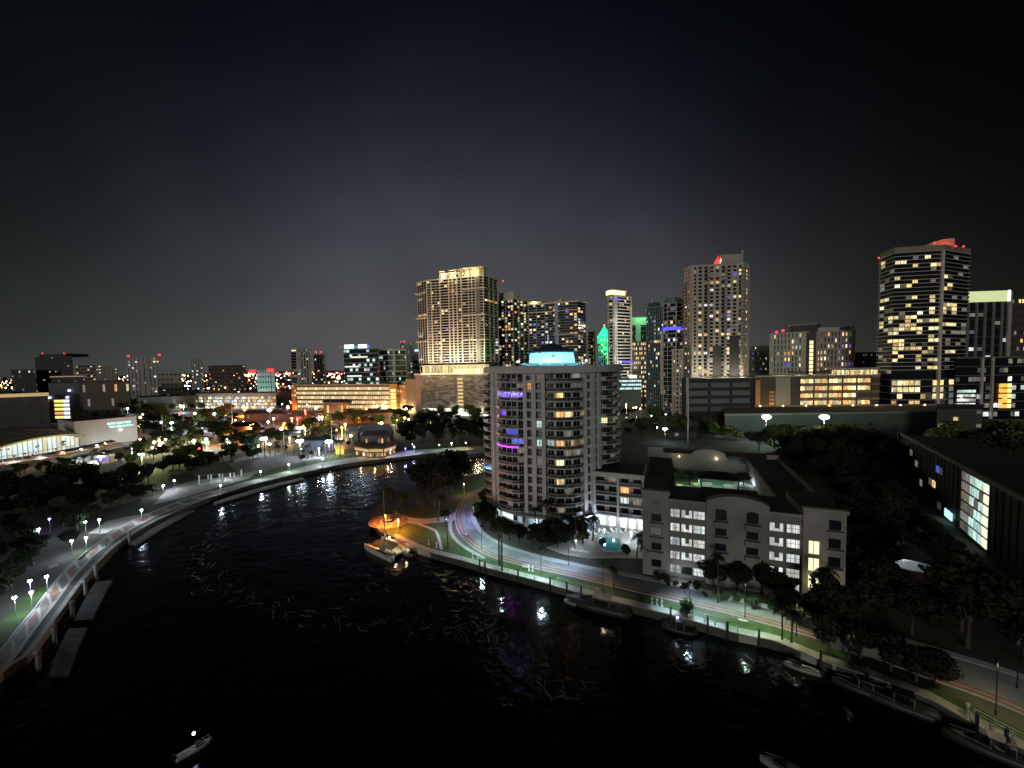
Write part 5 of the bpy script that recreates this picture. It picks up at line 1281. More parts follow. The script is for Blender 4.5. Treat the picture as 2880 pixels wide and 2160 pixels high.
for tx, s0_, py in (('BANKING  MAKES IT BETTER', .50, 1195), ('Museum of Discovery and Science', .535, 1203)):
    wp = Vector((sg.w[0].x+d.x*L*s0_, sg.w[0].y+d.y*L*s0_)); z_ = hz(wp.x, wp.y, py)
    me_o = text(tx, 2.0, CY_, sg.root, (P[0]+d.x*L*s0_+d.y*.25, P[1]+d.y*L*s0_-d.x*.25, z_), (R(90), 0, rz_))
    wd_ = max(v.co.x for v in me_o.data.vertices); me_o.scale = (L*.40/wd_, 1.0, 1)
wp = Vector((sg.w[0].x+d.x*L*.71, sg.w[0].y+d.y*L*.71)); z_ = hz(wp.x, wp.y, 1208)
MB().ball((P[0]+d.x*L*.71+d.y*.9, P[1]+d.y*L*.71-d.x*.9, z_), .7, 8).build('wall_lamp', em('lamp_warm_white', (1,.95,.85), 6), sg.root)
for f in (.2,.45,.7,.92): point(sg.root, (P[0]+d.x*L*f+d.y*9, P[1]+d.y*L*f-d.x*9, 3), (.97,1,.97), 340, .5)
# curved roof wing
A_, B_ = atY(-120, 205), atY(205, 250)
cw = thing('curved_roof_hall', 'glazed hall glowing white under a curved dark roof with gold edge, at the left edge', 'building', (A_.x, A_.y, 0), math.atan2(B_.y-A_.y, B_.x-A_.x)); LL = (Vector((B_.x,B_.y))-Vector((A_.x,A_.y))).length
def czx(u): return 7.0+13.2*math.sin(PI*(.10+.62*u))-5.2*max(0, u-.8)*1.2
n_ = 24; zc_ = [czx(i/n_) for i in range(n_+1)]
sc_ = (hz(atY(140,240).x, 240, 1222))/czx(.8); zc_ = [z*sc_ for z in zc_]
for r_ in range(5):
    mb = MB(); y0, y1 = -3+r_*7.0, -3+(r_+1)*7.0-.4; lift = r_*.9
    for i in range(n_):
        xa, xb = LL*i/n_*1.05, LL*(i+1)/n_*1.05; za, zb = zc_[i]+lift, zc_[i+1]+lift
        mb.add([(xa,y0,za),(xb,y0,zb),(xb,y1,zb+.5),(xa,y1,za+.5),(xa,y0,za-.5),(xb,y0,zb-.5),(xb,y1,zb),(xa,y1,za)], [(0,1,2,3),(0,4,5,1),(2,6,7,3)]+([(0,3,7,4)] if i == 0 else [])+([(1,5,6,2)] if i == n_-1 else []))
    mb.build('roof_panel', mat('roof_sheet', (.20,.19,.16), .6, .2), cw)
mb = MB()
for i in range(n_):
    xa, xb = LL*i/n_*1.05, LL*(i+1)/n_*1.05; mb.add([(xa,-3.2,zc_[i]-1.1),(xb,-3.2,zc_[i+1]-1.1),(xb,-3.2,zc_[i+1]-.1),(xa,-3.2,zc_[i]-.1),(xa,-1.2,zc_[i]-1.1),(xb,-1.2,zc_[i+1]-1.1)], [(0,1,2,3),(1,0,4,5)])
mb.build('gold_fascia', mat('fascia_gold', (.50,.42,.14), .7), cw)
GW_ = em('hall_glow', (.78,.95,1), .95); GWY = em('hall_glow_cream', (.95,.9,.62), .75)
for k in range(22):
    xa, xb = LL*k/22+.15, LL*(k+1)/22-.15; zt = min(zc_[int(k*n_/22)], zc_[min(n_, int((k+1)*n_/22))])-1.2; zm = 4.2
    MB().box(xa,-.2,zm+.2,xb,0,zt).build('window', GWY if k in (14,17,21) or k < 2 else GW_, cw); MB().box(xa,-.2,.3,xb,0,zm-.2).build('window', GWY if k % 3 else GW_, cw)
for k in range(23): MB().box(LL*k/22-.14,-.5,0,LL*k/22+.14,0,zc_[int(k*n_/23)]-1).build('mullion', mat('mullion_cream', (.5,.48,.3), .7), cw)
rq = random.Random(5)
for k in range(16): x_ = LL*rq.uniform(.1,.85); z_ = rq.uniform(2,8); MB().box(x_,-.45,z_,x_+rq.uniform(.6,1.8),-.25,z_+.9).build('display_board', DARKW, cw)
MB().box(0,0.02,0,LL,22,6).build('core', MATS['hall_wall'], cw)
for k in range(5): point(cw, (LL*(.15+k*.18),-2.4,zc_[int(n_*(.15+k*.18))]-2.2), (1,.85,.4), 130, .3)
# covered walkway with dark canopy panels in front
wa = [G(*p, 4.2) for p in ((-20,1303),(120,1283),(230,1262),(330,1240))]; W1 = crom(wa, 19)
wk = thing('covered_walkway', 'long walkway canopy of dark panels with orange glow in front of the glazed hall', 'canopy')
W2 = offset_line(W1, 3.2)
for i in range(18):
    a, b, c, e = W1[i], W1[i+1], W2[i+1], W2[i]; mb = MB(); k = .94
    b = a.lerp(b, k); c = e.lerp(c, k)
    mb.add([(a.x,a.y,4.0),(b.x,b.y,4.0),(c.x,c.y,5.3),(e.x,e.y,5.3),(a.x,a.y,3.85),(b.x,b.y,3.85),(c.x,c.y,5.15),(e.x,e.y,5.15)], [(0,1,2,3),(0,4,5,1),(2,6,7,3),(0,3,7,4),(1,5,6,2),(7,6,5,4)]); mb.build('canopy_panel', mat('canopy_slate', (.05,.05,.07), .5), wk)
    if i % 2 == 0: MB().tube((a.x,a.y,0),(a.x,a.y,3.9),.14).build('post', LMET, wk)
strip(offset_line(W1,-2.6), offset_line(W1,-.3), 3.3, .3).build('lower_roof', mat('canopy_rose', (.36,.20,.15), .8), wk)
strip(offset_line(W1,-3.1), offset_line(W1,-2.7), 3.0, 3.0).build('front_wall', mat('walkway_wall', (.42,.42,.42), .85, 0, .1, .2), wk)
for f in (.06, .52, .95): p_ = W1[int(f*18)]; MB().ball((p_.x-.5, p_.y-3.6, 3.9), .42, 8).build('wall_lamp', HEADO if f > .1 else HEADR, wk); point(wk, (p_.x-.5, p_.y-4.4, 4.4), (1,.35,.12), 900, .4)
for f in (.2,.35,.7,.85): p_ = W1[int(f*18)]; point(wk, (p_.x, p_.y-4.5, 4.2), (1,.88,.7), 800, .3)
# ticket kiosks
for i, (px, py, c_, dsc) in enumerate([(228,1306,'w','dark doorway and round lamp'),(262,1298,'b','white lit corner under the lamp beam'),(296,1300,'p','violet poster screens')]):
    p_ = G(px, py); kk = thing('ticket_kiosk', 'small pale kiosk with %s beside the covered walkway' % dsc, 'kiosk', tuple(p_), .15)
    MB().box(-4,-2.5,0,4,2.5,4.2).build('wall', MATS['hall_wall'], kk); MB().box(-4.4,-2.9,4.2,4.4,2.9,4.6).build('roof', LMET, kk)
    MB().box(-2.6,-2.62,.9,-.6,-2.5,3.2).build('window', GLASS if i == 0 else LW['wwp'[i]], kk); MB().box(.6,-2.62,.9,2.6,-2.5,3.2).build('window', LW['wwp'[i]], kk)
    point(kk, (0,-4,3.6), (.9,.95,1), 260 if i else 120, .3)
# pavilion with hip roof by the river
p_ = G(622, 1352); pv = thing('riverside_pavilion', 'dark hip roofed open pavilion on white columns at the bend of the riverwalk', 'pavilion', tuple(p_), .28)
wx, wy, ph = 7.5, 4.6, 4.6
for sx_ in (-1,-.33,.33,1):
    for sy_ in (-1,1): MB().box(sx_*wx*.9-.2, sy_*wy*.9-.2, 0, sx_*wx*.9+.2, sy_*wy*.9+.2, ph).build('column', WHITE, pv)
MB().box(-wx,-wy,ph-.3,wx,wy,ph).build('beam', WHITE, pv)
MB().add([(-wx-1.1,-wy-1.1,ph),(wx+1.1,-wy-1.1,ph),(wx+1.1,wy+1.1,ph),(-wx-1.1,wy+1.1,ph),(-2.2,0,ph+4.2),(2.2,0,ph+4.2)], [(0,1,5,4),(2,3,4,5),(1,2,5),(3,0,4),(0,3,2,1)]).build('roof', mat('pavilion_shingle', (.07,.085,.06), .9, 0, .3, 1), pv)
MB().box(-wx,-wy,.1,wx,wy,.22).build('floor', PATHM, pv); point(pv, (0,0,3.8), (.85,.95,1), 160, .4); point(pv, (4,-1,3.8), (.85,.95,1), 130, .4)

def lowrise(name, label, px0, px1, Y0, Y1, dep, ytop, m, wins=(0,0,0), k='y', roofc=ROOF, cat='building', group=None, wf=.6, gable=0, light=None, seed=0):
    t = Tower(name, label, cat, [(px0,Y0),(px1,Y1)], dep, ytop, 0, m, group)
    nf, nb, pr = wins
    if gable:
        P = t.P; c = [(P[i][0], P[i][1]) for i in range(4)]; mid0 = ((c[0][0]+c[3][0])/2+(c[1][0]-c[0][0])*.12, (c[0][1]+c[3][1])/2); mid1 = ((c[1][0]+c[2][0])/2-(c[1][0]-c[0][0])*.12, (c[1][1]+c[2][1])/2)
        o4 = t.off(.8)
        MB().add([(*o4[0],t.H),(*o4[1],t.H),(*o4[2],t.H),(*o4[3],t.H),(*mid0,t.H+gable),(*mid1,t.H+gable)], [(0,1,5,4),(2,3,4,5),(1,2,5),(3,0,4),(0,3,2,1)]).build('roof', roofc, t.root)
    else: MB().prism(t.off(.25), t.H, t.H+.5).build('roof', roofc, t.root)
    if nf: t.windows({0: nb}, nf, pr, k, seed=seed, wf=wf, o=.15, dim=.3)
    if light:
        P, d, L = t.seg(0)
        for f in ((.5,) if L < 30 else (.25,.75)): point(t.root, (P[0]+d.x*L*f, P[1]+d.y*L*f-4, 3.5), HEADS[light[0]][1], light[1], .4)
    return t
GDK = mat('shed_grey', (.10,.10,.095), .9, 0, .2, .1)
t = lowrise('warehouse', 'long low grey building with a gold lit roof edge at the left edge', -60, 128, 330, 350, 60, 1122, GDK, (0,0,0))
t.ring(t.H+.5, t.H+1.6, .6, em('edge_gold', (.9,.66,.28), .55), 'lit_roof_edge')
t = lowrise('parking_building', 'small parking block with stacked yellow and white lit floors at the left', 132, 218, 400, 400, 30, 1078, mat('shed_teal', (.08,.10,.13), .8), (0,0,0))
P, d, L = t.seg(0)
for k in range(5):
    MB().obox(P, d, L*.16, L*.44, .05, .5, 4+k*4.2, 6.6+k*4.2).build('lit_floor', em('floor_yellow', (1,.85,.22), 1.2) if k != 1 else em('floor_orange', (1,.5,.25), .9), t.root); MB().obox(P, d, L*.46, L*.64, .05, .5, 4+k*4.2, 6.6+k*4.2).build('lit_floor', em('floor_white', (.85,.9,1), 1.8), t.root)
for f, zz_ in ((.05,26),(.62,26),(.7,33)): MB().ball((P[0]+L*f, P[1]-1, zz_), 1.0, 8).build('wall_lamp', em('lamp_blue_white', (.55,.65,1), 7), t.root)
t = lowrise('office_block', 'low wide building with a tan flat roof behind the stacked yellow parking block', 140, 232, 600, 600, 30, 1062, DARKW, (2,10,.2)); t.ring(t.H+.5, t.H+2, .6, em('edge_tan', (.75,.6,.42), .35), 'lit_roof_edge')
lowrise('retail_building', 'low brownish building right of the stacked yellow parking block', 226, 360, 520, 530, 30, 1075, mat('shed_brown', (.15,.11,.09), .9), (2,12,.12), 'yo')
# long open car park hall packed with lights
t = lowrise('market_hall', 'long low open hall blazing with rows of white and yellow lights in the middle distance', 545, 772, 505, 490, 36, 1108, mat('hall_pale', (.40,.38,.30), .8), (0,0,0), roofc=mat('roof_sage', (.34,.34,.28), .8))
P, d, L = t.seg(0); rq = random.Random(3)
for r_ in range(4):
    for k in range(44):
        if rq.random() < .18: continue
        a0 = L*k/44+rq.uniform(.1,.6)
        MB().obox(P, d, a0, a0+rq.uniform(1.2,2.6), .1, .6, 1.5+r_*4.1, 4.3+r_*4.1+rq.uniform(-.8,.5)).build('hall_light', LW[rq.choice('wwyyw') if rq.random() > .06 else 'o'], t.root)
lowrise('retail_building', 'low pale building left of the blazing hall', 380, 545, 480, 500, 30, 1118, mat('shed_olive', (.16,.16,.12), .9), (1,12,.25), 'yw')
# gold lit parking garage
t = Tower('parking_garage', 'long five deck parking garage glowing gold, in front of the far left towers', 'garage', [(832,470),(1096,440),(1106,452)], 40, 1084, 0, mat('garage_gold_shell', (.32,.26,.15), .85))
P, d, L = t.seg(0); fl = (t.H-1)/5.6
for k in range(5):
    for b in range(44):
        a0 = L*b/44; MB().obox(P, d, a0+.3, a0+L/44-.3, .02, .22, 4+fl*k, 4+fl*k+fl*.58).build('deck_opening', em('deck_gold', (1,.80,.42), .75) if (b*7+k*3) % 5 else em('deck_gold_bright', (1,.86,.52), 1.15), t.root)
    t.panel(0, 0, 1, 4+fl*k+fl*.62, 4+fl*k+fl*.98, .5, mat('deck_front_gold', (.13,.10,.05), .9), 'deck_front')
for b in range(24): MB().obox(P, d, L*b/27+.5, L*b/27+1.6, .1, .3, .4, 3.2).build('deck_opening', em('deck_ground', (.8,.78,.55), .5), t.root)
t.ring(t.H-.05, t.H+.9, .5, mat('garage_cream', (.5,.46,.34), .8), 'parapet')
t = lowrise('stair_tower', 'narrow orange lit stair tower at the right end of the gold garage', 1092, 1114, 436, 436, 12, 1080, mat('stair_gold_wall', (.5,.32,.08), .8), (0,0,0), light=('y', 1500))
P, d, L = t.seg(0)
for k in range(6): MB().obox(P, d, L*.2, L*.8, .1, .4, 3+k*4.1, 5.6+k*4.1).build('stair_window', em('stair_amber', (1,.72,.22), 2.2), t.root)
t = lowrise('apartment_block', 'orange tinted block right of the narrow stair tower', 1114, 1146, 440, 436, 20, 1082, mat('block_orange', (.42,.28,.12), .85), (6,4,.4), 'yo', light=('y', 1800))
t = lowrise('apartment_block', 'ribbed tan block against the mural podium', 1140, 1166, 430, 426, 20, 1066, mat('block_ribbed', (.46,.32,.15), .85), (0,0,0), light=('y', 1800)); t.piers(0, 6, .7, .5, TAN)
t = lowrise('apartment_tower', 'orange lit slim stair at the left end of the gold garage', 816, 830, 476, 476, 12, 1082, mat('stair_amber_wall', (.45,.22,.05), .8), (0,0,0), light=('o', 800)); t.windows({0: 2}, 6, .8, 'o', wf=.7, hf=.6)
# dark gable roofed house group with white ridge lights and the gold lit restaurant
lowrise('boat_house', 'dark hip roofed riverside building with pale lit roof ridges, above the restaurant', 1000, 1100, 262, 262, 16, 1215, BROWN, (0,0,0), gable=4, roofc=mat('roof_pale_blue', (.33,.36,.38), .7), light=('w', 130))
lowrise('house', 'small pale roofed house left of the hip roofed riverside building', 972, 1004, 262, 262, 8, 1212, DARKW, (0,0,0), gable=2.2, roofc=MATS['roof_pale_blue'], light=('w', 60))
t = Tower('restaurant', 'riverside restaurant with a curved gold lit canopy and tables, beside the left riverwalk', 'restaurant', [(992,222),(1030,216),(1070,216),(1102,224)], 12, 1257, 0, BROWN)
MB().prism(t.off(1.6), t.H, t.H+.6).build('canopy', mat('canopy_brown', (.20,.12,.07), .8), t.root)
for i in range(3):
    P, d, L = t.seg(i); n_ = 6
    for k in range(n_): MB().obox(P, d, L*k/n_+.25, L*(k+1)/n_-.25, .1, .3, .8, t.H*.5).build('window', LW['oddydo'[k]], t.root)
    MB().obox(P, d, 0, L, .6, .9, t.H-1.5, t.H-.2).build('lit_fascia', em('fascia_amber', (1,.62,.18), .6), t.root); point(t.root, (P[0]+d.x*L*.5, P[1]+d.y*L*.5-3.4, 3), (1,.72,.35), 90, .3)
lowrise('house', 'long dark gabled house behind the restaurant', 1010, 1090, 236, 236, 9, 1226, BROWN, (1,9,.5), 'oyd', gable=2.5, roofc=mat('roof_plum', (.09,.06,.07), .8))
lowrise('kiosk', 'small round yellow awning kiosk beside the right tall floodlight', 934, 958, 226, 226, 5, 1262, mat('kiosk_yellow', (.75,.48,.06), .7), (0,0,0), gable=1.8, roofc=MATS['kiosk_yellow'], light=('y', 160), cat='kiosk')
lowrise('museum_annex', 'bluish low building with violet light behind the plaza floodlights', 846, 932, 236, 236, 14, 1240, mat('annex_blue', (.13,.14,.20), .8), (1,8,.3), 'pw', light=('w', 110))
lowrise('museum_annex', 'dark flat roofed building between the tall floodlights', 752, 836, 262, 262, 18, 1222, mat('annex_grey', (.12,.12,.13), .8), (1,8,.25), 'ow')
lowrise('house', 'dark roofed house in the orange glow left of the tall floodlights', 640, 722, 300, 300, 14, 1200, BROWN, (1,6,.3), 'oy', gable=3)
lowrise('theatre', 'wide maroon roofed building lit by orange lamps in the centre left', 680, 800, 390, 380, 24, 1163, mat('roof_maroon_wall', (.14,.08,.07), .9), (1,16,.15), 'oy', gable=2.5, roofc=mat('roof_maroon', (.10,.05,.045), .9), light=('o', 120))
lowrise('shop', 'shop with an orange sign strip below the gold garage', 905, 985, 400, 396, 16, 1132, mat('shop_olive', (.12,.11,.07), .9), (1,10,.7), 'o', gable=3, light=('y', 500))
lowrise('shop', 'long orange lit roofed shop row right of the maroon roofed building', 960, 1100, 350, 350, 12, 1163, mat('shop_row', (.22,.12,.06), .9), (1,14,.25), 'oy', gable=2.2, roofc=mat('roof_orange_tile', (.14,.08,.05), .8), light=('o', 120))

# right side: big flat roofed building, dark blocks
t = Tower('warehouse', 'very long flat grey green roofed building behind the two bright tree lights', 'building', [(2040,262),(2640,258)], 44, 1166, 0, mat('long_wall', (.075,.095,.08), .9, 0, .15, .08))
MB().prism(t.off(-.4), t.H, t.H+.1).build('roof', mat('roof_grey_green', (.20,.22,.20), .9, 0, .2, .06), t.root)
t.ring(t.H-.8, t.H+.5, .35, mat('long_parapet', (.2,.2,.17), .9), 'parapet')
P, d, L = t.seg(0); rb_ = [Vector((x, y)) for x, y in t.P[2:4]]
for k in range(9):
    q_ = rb_[1].lerp(rb_[0], .06+k*.11); MB().ball((q_.x, q_.y-.6, t.H+1.2), .42, 6).build('parapet_lamp', HEADY, t.root); point(t.root, (q_.x, q_.y+.8, t.H+1.6), (1,.78,.48), 420, .3)
MB().obox((rb_[1].x, rb_[1].y), (rb_[0]-rb_[1]).normalized(), 0, (rb_[0]-rb_[1]).length, -.3, .4, t.H+.5, t.H+1.7).build('rear_ledge', mat('ledge_tan', (.42,.36,.26), .9), t.root)
t = lowrise('apartment_block', 'unlit brown block at the right, beyond the trees', 2640, 2770, 230, 226, 30, 1150, mat('block_dusk', (.07,.068,.05), .9), (5,6,.03), 'y')
t = lowrise('house', 'dark roofed building by the river bend right of the round tower', 1880, 1960, 260, 258, 16, 1215, DARKW, (1,5,.2), 'y', gable=3)
t = lowrise('restaurant', 'waterfront bar with a magenta sign and gold lights right of the round tower', 1830, 1872, 470, 465, 16, 1085, BROWN, (3,8,.75), 'y', light=('y', 900))
P, d, L = t.seg(0); MB().obox(P, d, L*.4, L*.95, .2, .8, t.H-2.5, t.H+1).build('magenta_sign', em('sign_magenta', (1,.05,.75), 2), t.root)
t = lowrise('office_block', 'small building banded with three rows of pale cyan windows right of the round tower', 1722, 1804, 430, 426, 20, 1066, mat('office_teal', (.10,.15,.16), .8), (0,0,0))
P, d, L = t.seg(0)
for r_ in range(3):
    for k in range(15): MB().obox(P, d, L*k/15+.2, L*(k+1)/15-.2, .1, .4, t.H-3.4-r_*4.2, t.H-1.4-r_*4.2).build('window', em('office_cyan_white', (.72,.98,1), 1.1) if (k*5+r_) % 4 else LW['c'], t.root)
t.roofbox(.62, .86, 4, em('roof_cream_glow', (1,.92,.6), 1.3), -2, -8); point(t.root, (20,-3,t.H+3), (1,.9,.6), 700, .4)
for i, (x0, x1, yt, k_, dsc) in enumerate([(1736,1772,1046,'yw','gold windowed block behind the pale cyan banded office'),(1776,1815,1050,'y','beige block to the right of the gold windowed block'),(1815,1866,1046,'y','low podium at the foot of the teal tower'),(1868,1925,1052,'wy','low grey podium at the foot of the rounded tower'),(1700,1730,1048,'yw','dark block peeking over the round tower roof')]):
    lowrise('podium_building', dsc, x0, x1, 480, 478, 20, yt, mat('podium_b%d' % (i % 3), [(.20,.18,.14),(.28,.26,.21),(.12,.12,.11)][i % 3], .9), (5,6,.5), k_, seed=i)
# footbridge over the far end of the river
b0, b1 = G(1738,1128), G(1868,1104)
br_ = thing('river_bridge', 'low bridge crossing the narrow river beyond the round tower', 'bridge'); dn = (b1-b0).normalized(); LLb = (b1-b0).length
MB().obox((b0.x,b0.y), (dn.x,dn.y), 0, LLb, -3, 3, 3.2, 4.4).build('deck', mat('bridge_concrete', (.30,.26,.20), .9), br_)
for k in range(6): MB().obox((b0.x,b0.y), (dn.x,dn.y), LLb*k/5, LLb*k/5+1.2, -2, 2, -2, 3.2).build('pier', MATS['bridge_concrete'], br_)

# lower right: dark apartment slab running away with lit stair glazing
a, b = atY(2545, 160), atY(2960, 78)
sl = thing('apartment_slab', 'long dark apartment slab at the right with one glazed bay glowing pale green white', 'building', (a.x, a.y, 0)); DW = mat('slab_dark', (.035,.032,.03), .8, 0, .2, .2)
dv = Vector((b.x-a.x, b.y-a.y)); SL = dv.length; dv.normalize()
Hs = hz(a.x, a.y, 1300)
Hs = 19.0
def spx(px):
    lo, hi = 0, SL
    for _ in range(40):
        m_ = (lo+hi)/2; q_ = (a.x+dv.x*m_, a.y+dv.y*m_, 9)
        if proj(q_)[0] < px: lo = m_
        else: hi = m_
    return (lo+hi)/2
MB().obox((0,0), dv, 0, SL, -18, 0, 0, Hs).build('wall', DW, sl.id_data if False else sl); MB().obox((0,0), dv, .5, SL, -17.5, -.5, Hs, Hs+.12).build('roof', mat('roof_black', (.02,.02,.02), .9), sl)
MB().obox((0,0), dv, -.3, SL, -.3, .6, Hs-.25, Hs+.65).build('roof_edge', mat('edge_grey', (.16,.15,.14), .8), sl)
g0, g1 = spx(2706), spx(2782); nfl = 6
for k in range(nfl):
    zb = 1.2+k*(Hs-1.6)/nfl; zt = zb+(Hs-1.6)/nfl*.76
    for j in range(6):
        m_ = LW['c'] if j > 1 and (j*7+k*5) % 6 else LW['d']
        if j == 5: m_ = em('glaze_cream', (1,.97,.72), 1.05)
        MB().obox((0,0), dv, g0+(g1-g0)*j/6+.08, g0+(g1-g0)*(j+1)/6-.08, .02, .3, zb, zt).build('window', m_, sl)
    for s0_, key in ((2610+k*2, 'd'), (2640, 'd')):
        if (k*3+int(s0_)) % 4 == 0: s_ = spx(s0_); MB().obox((0,0), dv, s_, s_+2.6, .02, .2, zb, zt).build('window', LW[key], sl)
for px_, k, key in ((2624,2,'y'),(2560,4,'d'),(2634,4,'b'),(2575,3,'d'),(2590,1,'d')):
    s_ = spx(px_); zb = 1.2+k*(Hs-1.6)/nfl; MB().obox((0,0), dv, s_, s_+2.4, .02, .25, zb, zb+2.2).build('window', LW[key], sl)
s_ = spx(2662); MB().obox((0,0), dv, s_, s_+5.5, .02, .3, .8, 3.2).build('lobby_window', em('lobby_aqua', (.55,.95,.95), 1.1), sl); point(sl, (dv.x*(s_+2)-3, dv.y*(s_+2)-3, 2.6), (.6,1,1), 22, .3)
for k in range(30): MB().obox((0,0), dv, SL*k/30, SL*k/30+.25, .0, .18, 0, Hs-.3).build('pier', DW, sl)
# red roofed carport
p_ = G(2655, 1672); cp = thing('carport', 'low carport with a red tiled roof beneath the glowing glazed bay', 'carport', tuple(p_), -.5)
MB().box(-6,-2.8,2.6,6,2.8,2.9).build('roof', mat('roof_red_tile', (.28,.08,.05), .9, 0, .25, .8), cp)
for sx_ in (-5.5,0,5.5):
    for sy_ in (-2.5,2.5): MB().box(sx_-.12,sy_-.12,0,sx_+.12,sy_+.12,2.6).build('post', METAL, cp)
# white flat low building lower right, hidden partly by trees
p_ = G(2410, 1812); lw_ = thing('garden_wall_building', 'plain grey low building behind the trees at the lower right road', 'building', tuple(p_), -.35)
MB().box(-4.2,-3,0,5.2,3,4.6).build('wall', mat('wall_grey_plain', (.16,.16,.14), .9, 0, .2, .2), lw_); MB().box(-4.6,-3.4,4.6,5.6,3.4,4.9).build('roof', DARKW, lw_)
# far apartment/house at (2500,1265)
p_ = G(2545, 1290); t = lowrise('house', 'small house with orange lit eaves and a white lamp beyond the right dark trees', 2508, 2580, 206, 204, 9, 1252, mat('house_cream', (.32,.28,.2), .9), (1,4,.4), 'wo', gable=2, roofc=mat('roof_amber', (.28,.16,.08), .9), light=('w', 260))
# ================================================================== boats, quay furniture, people-sized things
HULL = mat('hull_white', (.30,.29,.27), .35, 0, .08, .6); HULLD = mat('hull_grey', (.035,.035,.035), .5, 0, .15, .6); CANV = mat('canvas_tan', (.30,.24,.19), .9, 0, .1, .8)
def hullmesh(L, Wd, H, m=9, sheer=.35, z0=0.):
    """pointed hull, bow at +x"""
    mb = MB(); secs = []
    for i in range(m+1):
        u = i/m; x = -L/2+L*u; w = Wd/2*(1 if u < .5 else max(.02, 1-((u-.5)/.5)**2.1)); w *= (.86+.14*min(1,u*4)); h = H+sheer*u*u
        secs.append([(x,-w,z0+h),(x,-w*.86,z0+.1*H),(x,0,z0-.25*H),(x,w*.86,z0+.1*H),(x,w,z0+h)])
    vs = [v for s_ in secs for v in s_]; fs = []
    for i in range(m):
        for k in range(4): fs.append((5*i+k, 5*i+k+1, 5*i+k+6, 5*i+k+5))
        fs.append((5*i+4, 5*i, 5*i+5, 5*i+9))
    fs += [(4,3,2,1,0), tuple(5*m+k for k in range(5))]
    return mb.add(vs, fs)
# catamaran, bows to the upper left
c0, c1 = G(1036,1548,WZ), G(1130,1592,WZ)
cd_ = (c0-c1); cdir = math.atan2(cd_.y, cd_.x); CLn = 13.2
cpx = G(1088, 1550, WZ)
HULLC = mat('hull_cream', (.5,.48,.44), .35, 0, .08, .6)
ct = thing('catamaran', 'white sailing catamaran with a lit cockpit awning moored off the point', 'sailing boat', (cpx.x, cpx.y, WZ), cdir)
for s_ in (-1, 1):
    h_ = hullmesh(CLn, 1.7, 1.3, 10).build('hull', HULLC, ct, True); h_.location = (0, s_*2.9, 0)
    MB().box(-3.8, -.25, 1.32, 2.4, .25, 1.40).build('deck_hatch', METAL, h_)
MB().box(-6.0,-2.2,.85,1.6,2.2,1.25).build('bridge_deck', HULL, ct)
mb = MB(); mb.add([(-2.4,-2.3,1.25),(2.0,-1.7,1.25),(2.0,1.7,1.25),(-2.4,2.3,1.25),(-2.2,-2.0,2.35),(.9,-1.3,2.25),(.9,1.3,2.25),(-2.2,2.0,2.35)], [(0,1,5,4),(1,2,6,5),(2,3,7,6),(3,0,4,7),(4,5,6,7)])
mb.build('cabin', HULL, ct)
MB().add([(-1.9,-2.24,1.55),(.9,-1.74,1.5),(.8,-1.60,1.95),(-1.9,-2.10,2.1)], [(0,1,2,3)]).build('cabin_window', LW['y'], ct)
MB().add([(-6.2,-2.9,3.1),(-1.6,-2.9,3.0),(-1.6,0,3.75),(-6.2,0,3.6),(-6.2,2.9,3.1),(-1.6,2.9,3.0)], [(0,1,2,3),(3,2,5,4)]).build('awning', CANV, ct)
MB().add([(-1.5,-2.7,2.9),(2.4,-.2,2.9),(2.4,.2,2.9),(-1.5,2.7,2.9),(-1.4,0,3.7)], [(0,1,4),(1,2,4),(2,3,4)]).build('awning', CANV, ct)
for x in (-6.0,-1.8):
    for y in (-2.6,2.6): MB().tube((x,y,1.2),(x,y,3.05),.06).build('awning_pole', LMET, ct)
MB().tube((.6,0,1.2),(.6,0,17.5),.13,.09,8).build('mast', LMET, ct); MB().tube((.6,0,3.9),(-5.6,0,4.3),.1,.08,6).build('boom', LMET, ct)
for y in (-2.6,2.6): MB().tube((.6,0,17),(-3.5,y,1.2),.025,.025,4).build('shroud', METAL, ct)
MB().tube((.6,0,17),(6.2,0,1.2),.025,.025,4).build('forestay', METAL, ct); MB().tube((6.0,-2.9,1.3),(6.0,2.9,1.3),.09,.09,6).build('crossbeam', LMET, ct)
MB().add([(2.2,-2.2,1.12),(5.8,-2.2,1.12),(5.8,2.2,1.12),(2.2,2.2,1.12)], [(0,1,2,3)]).build('bow_net', mat('net_grey', (.10,.10,.10), .9), ct)
for y in (-1.6,1.6): MB().box(-5.6,y-.5,1.25,-3.0,y+.5,1.7).build('bench', CANV, ct)
MB().ball((-1.0,-.3,4.2), .26, 8).build('deck_lamp', HEADY, ct); point(ct, (-1.0,-.6,4.6), (1,.82,.5), 130, .25); point(ct, (-4,0,2.7), (1,.85,.55), 60, .2); point(ct, (-6.8,-1.5,2.0), (1,.85,.5), 22, .2)
